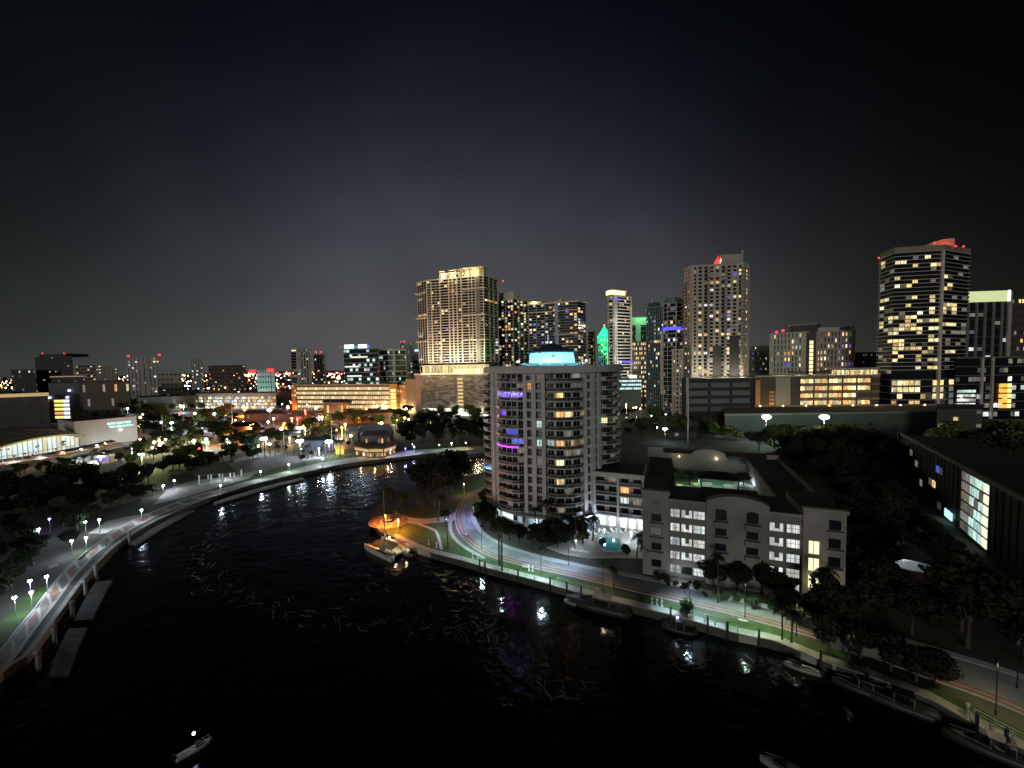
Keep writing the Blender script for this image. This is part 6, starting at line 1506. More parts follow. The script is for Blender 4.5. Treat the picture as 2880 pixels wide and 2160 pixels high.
# dinghy astern
d_ = G(1150,1565,WZ); dg = thing('dinghy', 'small inflatable dinghy tied behind the catamaran', 'dinghy', (d_.x,d_.y,WZ), cdir+.4)
hullmesh(3.4,1.6,.5).build('hull', HULLD, dg, True); MB().box(-1,-.6,.4,-.7,.6,.5).build('thwart', BROWN, dg); MB().box(-1.9,-.2,.2,-1.6,.2,.9).build('outboard_motor', METAL, dg)
def motorboat(px, py, rz, L, label, hull=HULL, lamp=None, cabin=True, cover=False, name='motor_boat'):
    p_ = G(px, py, WZ); o_ = thing(name, label, 'boat', (p_.x, p_.y, WZ), rz)
    hullmesh(L, L*.3, L*.11, 9, .3).build('hull', hull, o_, True)
    zt = L*.11
    MB().box(-L*.42,-L*.11,zt*.75,L*.1,L*.11,zt*.95).build('cockpit_floor', CANV, o_)
    MB().add([(L*.08,-L*.11,zt),(L*.3,-L*.06,zt+.12),(L*.3,L*.06,zt+.12),(L*.08,L*.11,zt),(L*.02,-L*.10,zt+.75),(L*.02,L*.10,zt+.75)], [(0,1,4),(1,2,5,4),(2,3,5)]).build('windscreen', GLASS, o_)
    if cabin: 
        MB().box(-L*.22,-L*.1,zt+1.5,L*.06,L*.1,zt+1.6).build('hard_top', hull, o_)
        for x in (-L*.2, L*.04):
            for y in (-L*.09, L*.09): MB().tube((x,y,zt*.9),(x,y,zt+1.5),.05).build('post', LMET, o_)
    MB().box(-L*.5-.5,-.3,.2,-L*.5,.3,1.0).build('outboard_motor', METAL, o_)
    for y in (-L*.14, L*.14): MB().tube((L*.05,y*.9,zt+.45),(L*.42,y*.35,zt+.65),.03,.03,4).build('bow_rail', LMET, o_)
    if lamp: MB().ball((0,0,zt+2.1), .2, 8).build('deck_lamp', em('boat_lamp_blue', (.55,.7,1), 10) if lamp == 'b' else HEADY, o_); point(o_, (0,-.6,zt+2.5), (.7,.8,1), 14, .2)
    return o_
# long covered cruiser at the quay, bow left
motorboat(1680, 1712, math.atan2((G(1600,1700,WZ)-G(1790,1745,WZ)).y, (G(1600,1700,WZ)-G(1790,1745,WZ)).x), 13.5, 'long dark decked cruiser with a pale pointed bow moored below the quay railing', HULLD)
p_ = G(1598,1690,WZ)
motorboat(1615, 1700, 2.75, 4.5, 'short pale boat at the bow of the dark decked cruiser', HULL, cabin=False)
motorboat(1905, 1775, 2.75, 6, 'small motor boat moored below the quay with a blue white lamp', HULLD, 'b')
motorboat(2255, 1885, 2.65, 5, 'small boat with a pale bow lying alone off the lower right quay', HULL, cabin=False)
motorboat(2420, 1945, 2.55, 7, 'dim motor boat moored at the lower right, left of the white railing', HULLD)
motorboat(2520, 1985, 2.5, 9, 'dim long motor boat at the lower right with a red side light', HULLD)
o_ = motorboat(2790, 2120, 2.5, 9, 'dark boat moored beneath the white railing in the bottom right corner', HULLD)
motorboat(548, 2112, .75, 4.0, 'small pale boat with a blue lamp on the black water at the bottom left', HULL, 'b', cabin=False)
motorboat(2215, 2175, 2.6, 6, 'pale bow of a boat cut by the bottom edge at the right', HULL, cabin=False)
motorboat(1770, 1168, 2.0, 11, 'motor yacht moored in the narrow river beyond the round tower', HULL); motorboat(1790, 1182, 2.0, 9, 'smaller boat beside the yacht beyond the round tower', HULL, 'b')
motorboat(1085, 1295, 3.1, 6, 'small boat on the far side of the river below the restaurant', HULLD, cabin=False)

# quay railings of the right bank
def railing(name, label, pts, nrail, h, m, every, group=None, pw=.07, z=.15):
    o_ = thing(name, label, 'railing', (0,0,0), 0, group)
    mbs = [MB() for _ in range(nrail)]
    for i in range(len(pts)-1):
        for k in range(nrail):
            zz_ = z+h*(k+1)/nrail; a_, b_ = pts[i], pts[i+1]; mbs[k].tube((a_.x,a_.y,zz_),(b_.x,b_.y,zz_),.045,.045,5,False)
    for mb in mbs: mb.build('rail', m, o_)
    for i in range(0, len(pts), every): p = pts[i]; MB().box(p.x-pw,p.y-pw,z-.1,p.x+pw,p.y+pw,z+h+.04).build('post', m, o_)
    return o_
WR = mat('railing_white', (.55,.55,.52), .6)
n_ = len(RIVL)
def riv_idx(px):
    return min(range(n_), key=lambda i: abs(proj(RIVL[i])[0]-px))
ql = offset_line(RIVL, .2)
for x0, x1, lb_ in [(1555,1675,'white railing on the quay at the bow of the dark cruiser'),(1945,2075,'white railing on the brightly lit quay right of the road bend'),(2715,2990,'white railing along the quay in the bottom right corner')]:
    i0, i1 = riv_idx(x0), riv_idx(x1); seg_ = crom([tuple(v) for v in ql[i0:i1+1]], 17)
    railing('quay_railing', lb_, seg_, 4, 1.15, WR, 4)
    inner = offset_line(seg_, 1.8)
    railing('garden_railing', lb_.replace('white railing', 'inner white rail').replace('along the quay', 'beside the lawn'), inner, 2, .9, WR, 4)
i0, i1 = riv_idx(1235), riv_idx(1500)
railing('quay_railing', 'low pale rail on the seawall edge below the lawn of the point', crom([tuple(v) for v in ql[i0:i1+1]], 13), 2, .9, mat('railing_dull', (.3,.3,.27), .7), 3)
# mooring posts
k_ = 0
for px in (1352,1370,1455,1552,1600,1640,1700,1886,1995,2040,2140,2300,2440,2760,2842):
    i_ = riv_idx(px); p = offset_line(RIVL, -.35)[i_]
    t = thing('mooring_post', 'dark mooring post standing against the right quay wall', 'post', (p.x, p.y, -2.2), 0, 'dark mooring posts along the right quay')
    MB().tube((0,0,0),(0,0,4.1),.2,.19,9).build('post', mat('post_dark', (.03,.03,.03), .9), t); MB().lathe((0,0,4.1), [(.24,0),(.2,.14),(.02,.2)], 9).build('cap', METAL, t)
# white service pedestals and bollards on the quay
for i, (px, py, dsc) in enumerate([(1206,1532,'below the lawn of the point'),(1228,1541,'beside the tall palm on the point'),(1330,1572,'at the left end of the long quay'),(1488,1606,'by the benches under the road lamp'),(1498,1608,'second by the benches under the road lamp'),(1834,1700,'left of the row of pale posts'),(1848,1704,'middle of the row of pale posts'),(1862,1707,'right of the row of pale posts'),(2722,2008,'by the lower right railing gate')]):
    p = G(px, py); t = thing('dock_pedestal', 'white dock service pedestal on the right quay, ' + dsc, 'pedestal', (p.x,p.y,.1), rnd.random())
    MB().lathe((0,0,0), [(.26,0),(.26,.12),(.18,.2),(.16,1.15),(.22,1.2),(.2,1.4),(.05,1.5)], 8).build('body', WHITE, t); MB().box(-.1,-.2,.7,.1,-.15,.95).build('socket_cover', METAL, t)
def bench(px, py, rz, lab):
    p = G(px, py); t = thing('park_bench', lab, 'bench', (p.x,p.y,.1), rz)
    for k in range(3): MB().box(-.8,-.25+k*.17,.42,.8,-.12+k*.17,.46).build('seat_slat', WR, t)
    for k in range(3): MB().box(-.8,.28,.55+k*.15,.8,.31,.66+k*.15).build('back_slat', WR, t)
    for x in (-.7,.7): MB().box(x-.04,-.25,0,x+.04,.32,.42).build('leg', METAL, t)
bench(1478,1600,-.3,'pale bench facing the river under the bright road lamp'); bench(1346,1578,-.5,'pale bench near the left end of the quay railing'); bench(1310,1508,-.9,'bench beside the brick path at the inside of the road bend')
bench(2090,1752,-.4,'pale bench on the lit lawn strip at the right'); bench(470,1348,.3,'bench on the small lawn by the left riverwalk lamps'); bench(150,1600,.9,'bench beside the left riverwalk kerb')
# fountain on the orange plaza and two shrubs
ft = thing('fountain', 'small stone fountain in the middle of the orange lit round plaza', 'fountain', (PLZ.x, PLZ.y, .4))
MB().lathe((0,0,0), [(1.1,0),(1.15,.4),(.95,.42),(.3,.3),(.25,1.1),(.7,1.3),(.72,1.42),(.1,1.35),(.1,1.9),(.02,2.1)], 14).build('basin', WALLM, ft)

# ================================================================== cars on the left car park and road
def car_meshes():
    b = MB(); prof = [(-2.1,.35),(-2.15,.75),(-1.9,.95),(-1.2,1.0),(-.75,1.42),(.75,1.45),(1.3,1.0),(2.0,.88),(2.15,.6),(2.1,.35)]
    for s_ in (0,): 
        vs = [(x,-.85,z) for x,z in prof]+[(x,.85,z) for x,z in prof]; m = len(prof)
        b.add(vs, [tuple(range(m)), tuple(range(2*m-1,m-1,-1))]+[(i,i+m,(i+1)%m+m,(i+1)%m) for i in range(m)])
    g = MB().add([(-1.1,-.87,1.02),(-.72,-.87,1.36),(.7,-.87,1.38),(1.15,-.87,1.02),(-1.1,.87,1.02),(-.72,.87,1.36),(.7,.87,1.38),(1.15,.87,1.02)], [(0,3,2,1),(4,5,6,7)])
    w = MB().lathe((0,0,-.11), [(.3,0),(.33,.03),(.33,.19),(.3,.22)], 10)
    return b, g, w
cb_, cg_, cw_ = car_meshes()
CARM = {k: mat('car_'+k, c, .35, .2) for k, c in {'white': (.6,.6,.6), 'silver': (.3,.31,.32), 'black': (.02,.02,.02), 'red': (.35,.03,.03), 'blue': (.04,.07,.2)}.items()}
cgm = cg_.mesh('side_glass', GLASS); cwm = cw_.mesh('wheel', METAL); cbm = {k: cb_.mesh('body', m) for k, m in CARM.items()}; hlm = MB().box(-.05,-.2,-.08,.05,.2,.08)
hlw, hlr = hlm.mesh('headlight', em('car_headlight', (1,.95,.8), 5)), hlm.mesh('tail_light', em('car_tail', (1,.03,.02), 3))
def car(px, py, rz, colr, label, on=False, group=None, z=.1):
    p = G(px, py); t = thing('parked_car' if not on else 'car', label, 'car', (p.x,p.y,z), rz, group)
    link('body', cbm[colr], t); link('side_glass', cgm, t)
    for x in (-1.35,1.35):
        for y in (-.8,.8): w_ = link('wheel', cwm, t, (x,y,.33)); w_.rotation_euler = (R(90),0,0)
    for y in (-.55,.55):
        link('headlight', hlw if on else hlm.mesh('headlight', LMET), t, (2.13,y,.68)); link('tail_light', hlr if on else hlm.mesh('tail_light', CARM['red']), t, (-2.13,y,.75))
    return t
for i, (px, py, c, dsc) in enumerate([(2520,1658,'silver','left of the others'),(2545,1645,'white','brightest of the group'),(2560,1662,'red','before the brightest'),(2582,1650,'silver','nearest the red roofed carport'),(2500,1640,'black','behind the silver one'),(2640,1690,'red','half under the carport roof')]):
    car(px, py, -.4+i*.1, c, '%s car parked in the yard below the glowing glazed bay, %s' % (c, dsc))
for i, (px, py, c, dsc) in enumerate([(2470,1292,'white','under the trees'),(2500,1300,'silver','beside the white lamp'),(2520,1306,'white','farthest right of the three')]): car(px, py, .3, c, '%s car parked by the small orange eaved house, %s' % (c, dsc))
rq = random.Random(21)
LABC = {'white': 'white', 'silver': 'silver', 'black': 'black', 'red': 'red', 'blue': 'dark blue'}
for i in range(60):
    px, py = rq.uniform(330,1040), rq.choice([1150,1158,1168,1180,1192])+rq.uniform(-3,3); c = rq.choice(list(CARM))
    car(px, py, rq.choice([0,3.14,.3,3.4]), c, LABC[c]+' car on the lit streets of the far left bank', rq.random() < .5, 'cars on the streets beyond the left park')

# ================================================================== people strolling on the left riverwalk
def person(px, py, rz, shirt, trousers, lab, seed):
    p = G(px, py); q_ = random.Random(seed); t = thing('person', lab, 'person', (p.x,p.y,.15), rz)
    me = bpy.data.meshes.new('body')
    J = [(0,0,.98),(0,0,1.2),(0,.0,1.42),(0,0,1.52),(.0,.02,1.68), (.10,.0,.92),(.12,.16,.5),(.12,.20,.06),(.12,.34,.03), (-.10,0,.92),(-.12,-.12,.5),(-.12,-.32,.10),(-.12,-.2,.03), (.19,0,1.42),(.25,-.08,1.15),(.26,.08,.92), (-.19,0,1.42),(-.25,.08,1.15),(-.26,.02,.92)]
    E_ = [(0,1),(1,2),(2,3),(3,4),(0,5),(5,6),(6,7),(7,8),(0,9),(9,10),(10,11),(11,12),(2,13),(13,14),(14,15),(2,16),(16,17),(17,18)]
    rad = [.15,.14,.16,.06,.11,.10,.07,.05,.04,.10,.07,.05,.04,.07,.05,.035,.07,.05,.035]
    me.from_pydata(J, E_, []); o_ = link('body', me, t)
    sk = o_.modifiers.new('skin', 'SKIN')
    for i, v in enumerate(me.skin_vertices[0].data): v.radius = (rad[i], rad[i]*.8); v.use_root = (i == 0)
    sb = o_.modifiers.new('sub', 'SUBSURF'); sb.levels = sb.render_levels = 1
    dg_ = bpy.context.evaluated_depsgraph_get(); m2 = bpy.data.meshes.new_from_object(o_.evaluated_get(dg_)); o_.modifiers.clear(); o_.data = m2
    m2.materials.clear(); [m2.materials.append(x) for x in (mat('skin', (.35,.2,.13), .6), shirt, trousers, mat('hair_dark', (.02,.015,.01), .8))]
    for f in m2.polygons: z = f.center.z; f.material_index = 0 if z > 1.5 and z < 1.70 else (3 if z >= 1.70 else (1 if z > .98 else 2))
SH = [mat('shirt_%s' % n, c, .8) for n, c in (('pale', (.5,.5,.48)), ('navy', (.03,.04,.1)), ('red', (.4,.05,.05)))]; TR = mat('trousers_dark', (.03,.03,.04), .9)
for i, (px, py, s_, dsc) in enumerate([(1052,1270,1,'walking in front of the gold lit restaurant'),(1078,1275,0,'walking near the river edge below the restaurant'),(735,1300,0,'standing among the palms left of the blue lamp'),(300,1545,1,'walking on the left riverwalk by the kerb'),(860,1288,2,'on the plaza path under the tall floodlights')]):
    person(px, py, i*1.3, SH[s_], TR, ['person in a pale shirt ', 'person in a dark navy shirt ', 'person in a red shirt '][s_]+dsc, i)
# ================================================================== lamps of the place
LK = 1.0
GL = 'globe lamps along the left riverwalk'
for i, (px, py, k, w, dsc) in enumerate([
 (41,1683,'w',55,'lowest at the left edge'),(88,1668,'w',200,'over the small lawn at the left edge'),(84,1636,'w',40,'dim one between the first trees'),(131,1624,'w',230,'glaring blue white, where the walkway darkens'),
 (201,1523,'w',40,'dim one in the dark trees'),(242,1514,'w',230,'beside the curved kerb'),(109,1490,'w',70,'back among the trees at the left'),(139,1461,'p',40,'small and bluish behind the trees'),(92,1548,'p',18,'tiny and violet in the dark grove'),
 (279,1463,'w',230,'by the two white posts'),(240,1470,'w',30,'dim one beside the two white posts'),(398,1436,'w',200,'at the wide bend of the walkway'),(459,1367,'w',190,'beside the bright small lawn'),(490,1353,'w',150,'behind the bright small lawn'),
 (620,1366,'w',70,'on the low wall by the pavilion'),(733,1327,'w',190,'between the palm trunks'),(812,1307,'g',220,'on the grey plaza'),(907,1291,'w',210,'below the right tall floodlight'),(847,1264,'w',60,'in front of the blue building'),
 (1008,1258,'y',70,'left of the restaurant'),(1033,1267,'w',60,'in front of the restaurant'),(1100,1262,'w',130,'at the right end of the restaurant'),(1165,1257,'g',170,'past the restaurant'),(1140,1262,'p',160,'bluish, past the restaurant'),(1160,1250,'p',90,'bluish, behind the waterside lawn'),(1235,1252,'g',90,'above the dark stretch of water'),(1270,1247,'g',200,'tallest looking, near the round tower'),(1310,1246,'y',120,'nearest the round tower')]):
    post_lamp(px, py, 3.9, k, w*1.0, 'globe lamp on the left riverwalk, ' + dsc, None)
for i, (px, py, k, w, dsc) in enumerate([(742,1232,'w',1700,'leftmost of the tall white floodlights'),(843,1238,'w',1500,'lower of the two stacked floodlights'),(925,1240,'w',1700,'rightmost of the tall white floodlights'),(843,1202,'w',1200,'upper of the two stacked floodlights'),(758,1152,'w',1500,'highest, pinkish white, over the orange lit roofs'),(264,1300,'l',2600,'floodlight at the kiosks with a beam on the trees')]):
    flood_mast(px, py, 10 if i != 4 else 14, k, w, 'tall floodlight mast, ' + dsc, hr=1.25)
flood_mast(398,1276,9,'l',3600,'floodlight inside the bright yellow green tree at the left', hr=.75)
# right side bright lights in the trees
for px, dsc in ((2155,'left'),(2318,'right')):
    o_ = flood_mast(px, 1170, 17, 'g', 3200, 'glaring green white floodlight in front of the long flat roof, %s one of the pair' % dsc, hr=1.9, arms=2)
    for dx_, dy_ in ((22,24),(-20,30),(48,34)): q_ = G(px+dx_, 1238+dy_); tree('grove_tree', FARTREES[(dx_+dsc.count('t')) % 3], (q_.x, q_.y, 0), dx_, 1.35, 'tree lit green by the %s glaring floodlight in front of the long flat roof' % dsc, 'trees lit green by the %s glaring floodlight' % dsc)
flood_mast(1870,1205,9,'w',500,'blue white floodlight over a boat shed right of the round tower', hr=.8)
for px, py, k, w, d in [(2137,1166,'w',20,'beside the left glaring floodlight'),(2292,1168,'w',20,'beside the right glaring floodlight'),(1872,1166,'g',60,'above the boat shed floodlight'),(1832,1170,'w',50,'left in the dark trees by the river'),(1843,1142,'y',130,'yellow, at the river bend'),(1848,1203,'w',20,'left of the boat shed floodlight'),(2018,1202,'g',90,'two small green white spots in the dark'),(2520,1262,'w',160,'at the corner of the orange eaved house'),(2512,1282,'w',60,'below the orange eaved house'),(2548,1262,'g',150,'right of the orange eaved house')]:
    post_lamp(px, py, 6, k, w, 'small lamp on the right bank, ' + d, hr=.42)
# road lamps of the point (dark heads: they shine down)
def road_lamp(px, py, h, w, col, lab, base=None, hd='w'):
    p = G(px, py) if base is None else base
    t = thing('road_lamp', lab, 'street lamp', (p.x,p.y,0))
    MB().lathe((0,0,0), [(.15,0),(.14,.5),(.07,.6),(.06,h-.2)], 8).build('pole', METAL, t)
    MB().lathe((0,0,h-.2), [(.07,0),(.42,.1),(.40,.3),(.15,.55),(.03,.62)], 10).build('lamp_hood', METAL, t)
    MB().lathe((0,0,h-.10), [(.2,0),(.3,.05),(.3,.08)], 10).build('lamp_lens', HEADS[hd][0], t)
    l = point(t, (0,0,h-.4), col, w*(5 if px < 1600 else 6.5), .2, 'SPOT', 150 if px < 1600 else 116); return t
for px, py, h, w, c, d in [(1522,1617,6.5,1500,(.62,.86,1),'at the quay by the pale benches'),(1696,1664,6.5,160,(1,.8,.6),'right of the cruiser bow'),(1408,1585,7,500,(.62,.9,.85),'left of the tall palm pair'),(1312,1470,7,1000,(.42,.5,1),'at the inside of the bend'),(1355,1545,6.5,1200,(.55,.85,.88),'halfway round the bend'),(1600,1590,7,420,(.55,.7,1),'on the inner pavement'),
   (1940,1725,6.5,1100,(.60,.80,1),'lighting the right stretch of road'),(2095,1740,7.5,850,(.70,1,.80),'tall one on the right stretch of road'),(2240,1790,6.5,240,(1,.95,.6),'where the road goes under trees'),(2395,1875,6,40,(.9,.95,.7),'beside the grey low building'),(1415,1352,6.5,420,(.6,.9,.6),'where the road passes behind the round tower'),(2800,2010,8,220,(1,.86,.55),'over the brick path at the lower right'),(2860,1935,8,40,(.9,.9,1),'at the lower right edge over the road')]:
    road_lamp(px, py, h, w, c, 'dark hooded road lamp of the right bank, ' + d)
wA, wB = G(2492,1588), G(2640,1622); gw = thing('garden_wall', 'pale low wall with a small lamp in the dark yard left of the glazed slab', 'wall')
dw = Vector((wB.x-wA.x, wB.y-wA.y)).normalized(); lw = (wB-wA).length
MB().obox((wA.x,wA.y), dw, 0, lw, -.3, 0, 0, 2.2).build('wall', WALLM, gw); MB().obox((wA.x,wA.y), dw, -.1, lw+.1, -.4, .1, 2.2, 2.35).build('coping', KERBM, gw)
for f in (.15,.4,.65,.9): MB().obox((wA.x,wA.y), dw, lw*f, lw*f+.4, 0, .12, 0, 2.2).build('pier', WALLM, gw)
post_lamp(2541,1566,3.6,'w',60,'small white lamp in the dark yard, above the pale low wall',hr=.16); post_lamp(2698,1652,3,'w',20,'tiny lamp beside the red roofed carport',hr=.14)
p_ = G(1250,1500); o_ = post_lamp(1254,1462,4.5,'w',260,'lamp casting green light over the lawn of the point', hr=.2)
for px, py in ((1084,1450),(1120,1462)): post_lamp(px, py, 3.6, 'o', 900, 'amber lamp over the round orange plaza on the point, %s of the pair' % ('left' if px < 1100 else 'right'), hr=.2)
post_lamp(1384,1330,4.2,'g',170,'lamp on the green bank left of the round tower', hr=.2)
post_lamp(1305,1362,4.2,'y',80,'small lamp hidden in the dark trees of the point', hr=.2)
# uplit young tree by the right road
# far city lights: individual street lamps over the left half and the gap at the right
rq = random.Random(99)
farm = {}
LK = 18.0
def far_lamp(px, py, k, r_, lab, grp, h=9):
    p = G(px, py, h); t = thing('street_lamp', lab, 'street lamp', (p.x,p.y,0), 0, grp)
    key = (k, round(r_, 1), h)
    if key not in farm: farm[key] = (MB().tube((0,0,0),(0,0,h),.2,.12,5).mesh('pole', GREY), MB().ball((0,0,h), r_, 6).mesh('lamp_globe', HEADS[k][0], True))
    link('pole', farm[key][0], t); link('lamp_globe', farm[key][1], t); return t  # far globes are oversized, their shape stands for the lamp's glow
def sprinkle(n, x0, x1, y0, y1, ks, r0, r1, lab, grp, light=0, w=0, h=8):
    for i in range(n):
        px, py = rq.uniform(x0, x1), y0+(y1-y0)*rq.random()**1.2; k = rq.choice(ks)
        d_ = G(px, py, h).y
        o_ = far_lamp(px, py, k, d_/1085*rq.uniform(r0, r1), lab, grp, h)
        if light and i % light == 0: point(o_, (0,-1,h-1.5), HEADS[k][1], w, .5)
# the sprawl's countless lights: one mass
dl = MB(); dlm = [HEADW, HEADY, HEADO, HEADR, HEADG]
for i in range(1500):
    if i < 1050: px, py, h_ = rq.uniform(-20, 1175), 1047+(48*rq.random()**1.3), rq.uniform(3, 12)
    elif i < 1260: px, py, h_ = rq.uniform(430, 1175), rq.uniform(1040, 1056), rq.uniform(25, 48)
    else: px, py, h_ = rq.uniform(1690, 2460), rq.uniform(1044, 1075), rq.uniform(5, 30)
    v = ray(px, py)
    if v.z > -.008: continue
    p = CAMP+v*((h_-CAMZ)/v.z)
    if p.y > 6000 or p.y < 400: continue
    r_ = p.y/1085*rq.uniform(.7, 2.1); dl.m = rq.choice([0,0,0,1,1,1,1,2,2,3,4] if i < 1050 or i >= 1260 else [0,1,3,3,2])
    dl.add([(p.x-r_,p.y,p.z),(p.x,p.y-r_,p.z),(p.x+r_,p.y,p.z),(p.x,p.y+r_,p.z),(p.x,p.y,p.z+r_),(p.x,p.y,p.z-r_)], [(0,1,4),(1,2,4),(2,3,4),(3,0,4),(1,0,5),(2,1,5),(3,2,5),(0,3,5)])
dl.build('distant_lights', dlm, label='countless tiny street and window lights of the far sprawl along the horizon', category='lights', kind='stuff')
sprinkle(70, 230, 1160, 1090, 1140, 'wwyyyoow', 1.2, 2.6, 'small street lamp on the streets before the far towers, left half', 'small street lamps on the left streets', 9, 1300)
sprinkle(44, 330, 1160, 1140, 1205, 'wyyygooow', 1.8, 4.2, 'street lamp among the trees of the left park', 'street lamps among the left park trees', 2, 600)
sprinkle(30, 330, 1000, 1205, 1262, 'wyyyg', 2.2, 4.4, 'path lamp in the nearer trees of the left park', 'path lamps in the nearer park', 2, 220, 5)
sprinkle(16, 0, 240, 1050, 1150, 'wwyg', 1.4, 3.4, 'street lamp by the low buildings at the far left', 'street lamps by the far left buildings', 4, 700)
sprinkle(20, 1700, 1860, 1075, 1150, 'wyyo', 1.3, 2.6, 'lamp on the bank beyond the round tower, at the narrow river', 'lamps along the narrow river', 4, 500)
sprinkle(14, 2110, 2420, 1036, 1052, 'wyyo', 1.0, 2.0, 'tiny lamp behind the gold open garage', 'tiny lamps behind the gold garage')
sprinkle(12, 2700, 2880, 1098, 1135, 'wyg', 1.2, 2.4, 'lamp among the trees at the right edge under the office floors', 'lamps among trees at the right edge', 4, 300)
for px, py, k, w, r_, d_ in [(688,1152,'o',2600,4,'left of the maroon roofs'),(705,1198,'o',2200,4,'lowest, before the dark roofs'),(657,1192,'o',1500,5,'at the left of the orange pool'),(800,1193,'o',2600,5,'brightest amber one'),(805,1194,'o',1200,3,'beside the brightest'),(880,1178,'o',2200,4.5,'beside the two violet lamps'),(906,1173,'y',800,3,'right of the two violet lamps'),(984,1160,'o',3400,4,'on the orange street'),(935,1168,'o',2200,3,'on the orange street, left'),(1030,1150,'o',2600,3,'on the orange street, right'),(1061,1142,'y',2200,3.5,'at the bright end of the orange street'),(1077,1141,'y',2000,3.5,'last at the bright end'),(946,1208,'y',900,4,'in the yellow lit trees'),(1108,1172,'y',500,3,'in the dark park right'),(836,1176,'r',700,3,'pinkish red'),(655,1222,'o',1200,4,'among market lights'),(545,1240,'y',900,5,'by the coloured stalls'),(580,1236,'g',700,4,'greenish one by the coloured stalls'),(560,1262,'r',300,3,'reddish one by the coloured stalls'),(505,1166,'r',300,2.5,'red one in the park'),(565,1158,'p',300,4,'blue violet one in the park'),(890,1176,'p',200,2.5,'left violet one of two'),(899,1176,'p',200,2.5,'right violet one of two'),(484,1204,'w',500,3.5,'white one beside the green bush'),(568,1190,'w',700,3.5,'white one in the middle of the park'),(612,1192,'w',600,3.5,'bluish white one in the park'),(646,1178,'w',700,3.5,'white one by the tall pole'),(860,1160,'r',500,2,'red one on the street'),(858,1154,'r',1200,3,'red one above the orange street'),(1210,1172,'y',300,3.5,'yellow green one in the dark trees')]:
    p = G(px, py, 7); t = far_lamp(px, py, k, p.y/1085*r_, 'street lamp of the left park, ' + d_, None, 7); point(t, (0,-1.5,5.5), HEADS[k][1], w, .5)
# tall slender poles
for i, (px, py, yb, r_, d_) in enumerate([(655,1130,1215,.3,'rising from the left park trees'),(1232,1068,1200,.35,'in front of the mural screens'),(935,1110,1270,.25,'thin, above the yellow awning kiosk'),(1935,1062,1250,.45,'by the dark garage right of the round tower'),(460,1165,1240,.3,'in the left park'),(800,1215,1275,.25,'between the tall floodlights'),(2522,1215,1300,.18,'beside the orange eaved house'),(35,1155,1207,.6,'in front of the gold edged shed, left of two'),(70,1175,1207,.5,'in front of the gold edged shed, right of two')]):
    b_ = G(px, yb); h_ = hz(b_.x, b_.y, py); t = thing('tall_pole', 'tall pale slender pole, ' + d_, 'pole', (b_.x,b_.y,0))
    MB().tube((0,0,0),(0,0,h_),r_,r_*.55,8).build('shaft', LMET, t); MB().lathe((0,0,h_), [(r_*.7,0),(r_*.7,.3),(.05,.5)], 8).build('finial', METAL, t)

LK = 1.0
# streets and added car parks between the park trees, pale to catch lamp light
for nm_, L_, R_ in (('street', [(330,1228),(560,1212),(800,1196),(1000,1176),(1160,1150)], [(330,1236),(560,1220),(800,1204),(1000,1183),(1160,1156)]),
                    ('street', [(640,1168),(820,1172),(960,1166),(1080,1144)], [(640,1176),(820,1181),(960,1174),(1090,1150)]),
                    ('street', [(330,1160),(560,1150),(800,1146)], [(330,1166),(560,1156),(800,1151)]),
                    ('street', [(700,1160),(720,1200),(740,1250)], [(716,1160),(742,1200),(768,1250)])):
    ribbon(nm_, L_, R_, .06, mat('street_grey', (.20,.19,.17), .9, 0, .25, .2), .08, 24)
for pl_ in ([(560,1232),(640,1222),(690,1240),(600,1256)], [(640,1186),(720,1180),(730,1196),(650,1204)], [(470,1172),(560,1166),(570,1178),(470,1186)], [(880,1182),(960,1178),(970,1188),(890,1194)]):
    patch('car_park', pl_, .05, MATS['street_grey'])
# ================================================================== vegetation
SC_ = scatter_trees
SC_([(-60,1480),(-60,1385),(110,1372),(240,1366),(330,1372),(420,1352),(430,1362),(330,1400),(240,1430),(100,1462)], 34, [TREES[0],TREES[1],TREES[5]], 'shade_tree', 'dark shade tree in the black grove below the science hall', 'trees of the dark grove on the left', .75, 1.05, 1, 5)
SC_([(-60,1480),(60,1500),(130,1500),(200,1478),(260,1460),(240,1500),(180,1560),(100,1620),(30,1680),(-60,1740)], 15, [TREES[0],TREES[2]], 'shade_tree', 'dark tree between the lamps at the left edge, beside the riverwalk', 'trees between the left edge lamps', .6, .9, 2, 6)
SC_([(20,1325),(120,1312),(220,1308),(210,1318),(60,1340)], 12, [TREES[4]], 'hedge_tree', 'olive lit tree in the row before the covered walkway', 'olive trees before the covered walkway', .55, .8, 3, 4)
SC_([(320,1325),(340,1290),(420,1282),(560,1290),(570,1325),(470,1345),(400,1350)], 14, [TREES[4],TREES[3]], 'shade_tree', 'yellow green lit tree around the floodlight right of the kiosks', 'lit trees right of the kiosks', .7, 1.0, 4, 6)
SC_([(380,1285),(400,1215),(600,1205),(740,1260),(700,1290),(560,1300)], 56, [TREES[0],TREES[3],TREES[4],TREES[2]], 'park_tree', 'tree of the left park between the pavilion and the orange lights', 'trees of the left park', .75, 1.2, 5, 5)
SC_([(225,1152),(225,1132),(560,1136),(830,1134),(830,1150),(560,1152)], 44, FARTREES, 'park_tree', 'street tree before the blazing hall and the low sheds at the left', 'street trees before the blazing hall', .7, 1.1, 27, 8)
SC_([(560,1262),(600,1222),(760,1216),(930,1222),(960,1244),(740,1254)], 24, [TREES[3],TREES[4],TREES[0]], 'park_tree', 'tree around the floodlit houses behind the grey plaza', 'trees behind the grey plaza', .75, 1.1, 28, 5)
SC_([(740,1290),(760,1250),(930,1250),(990,1256),(940,1284),(820,1306)], 8, [TREES[2],TREES[0]], 'park_tree', 'small dark tree on the plaza under the tall floodlights', 'plaza trees', .45, .7, 6, 7)
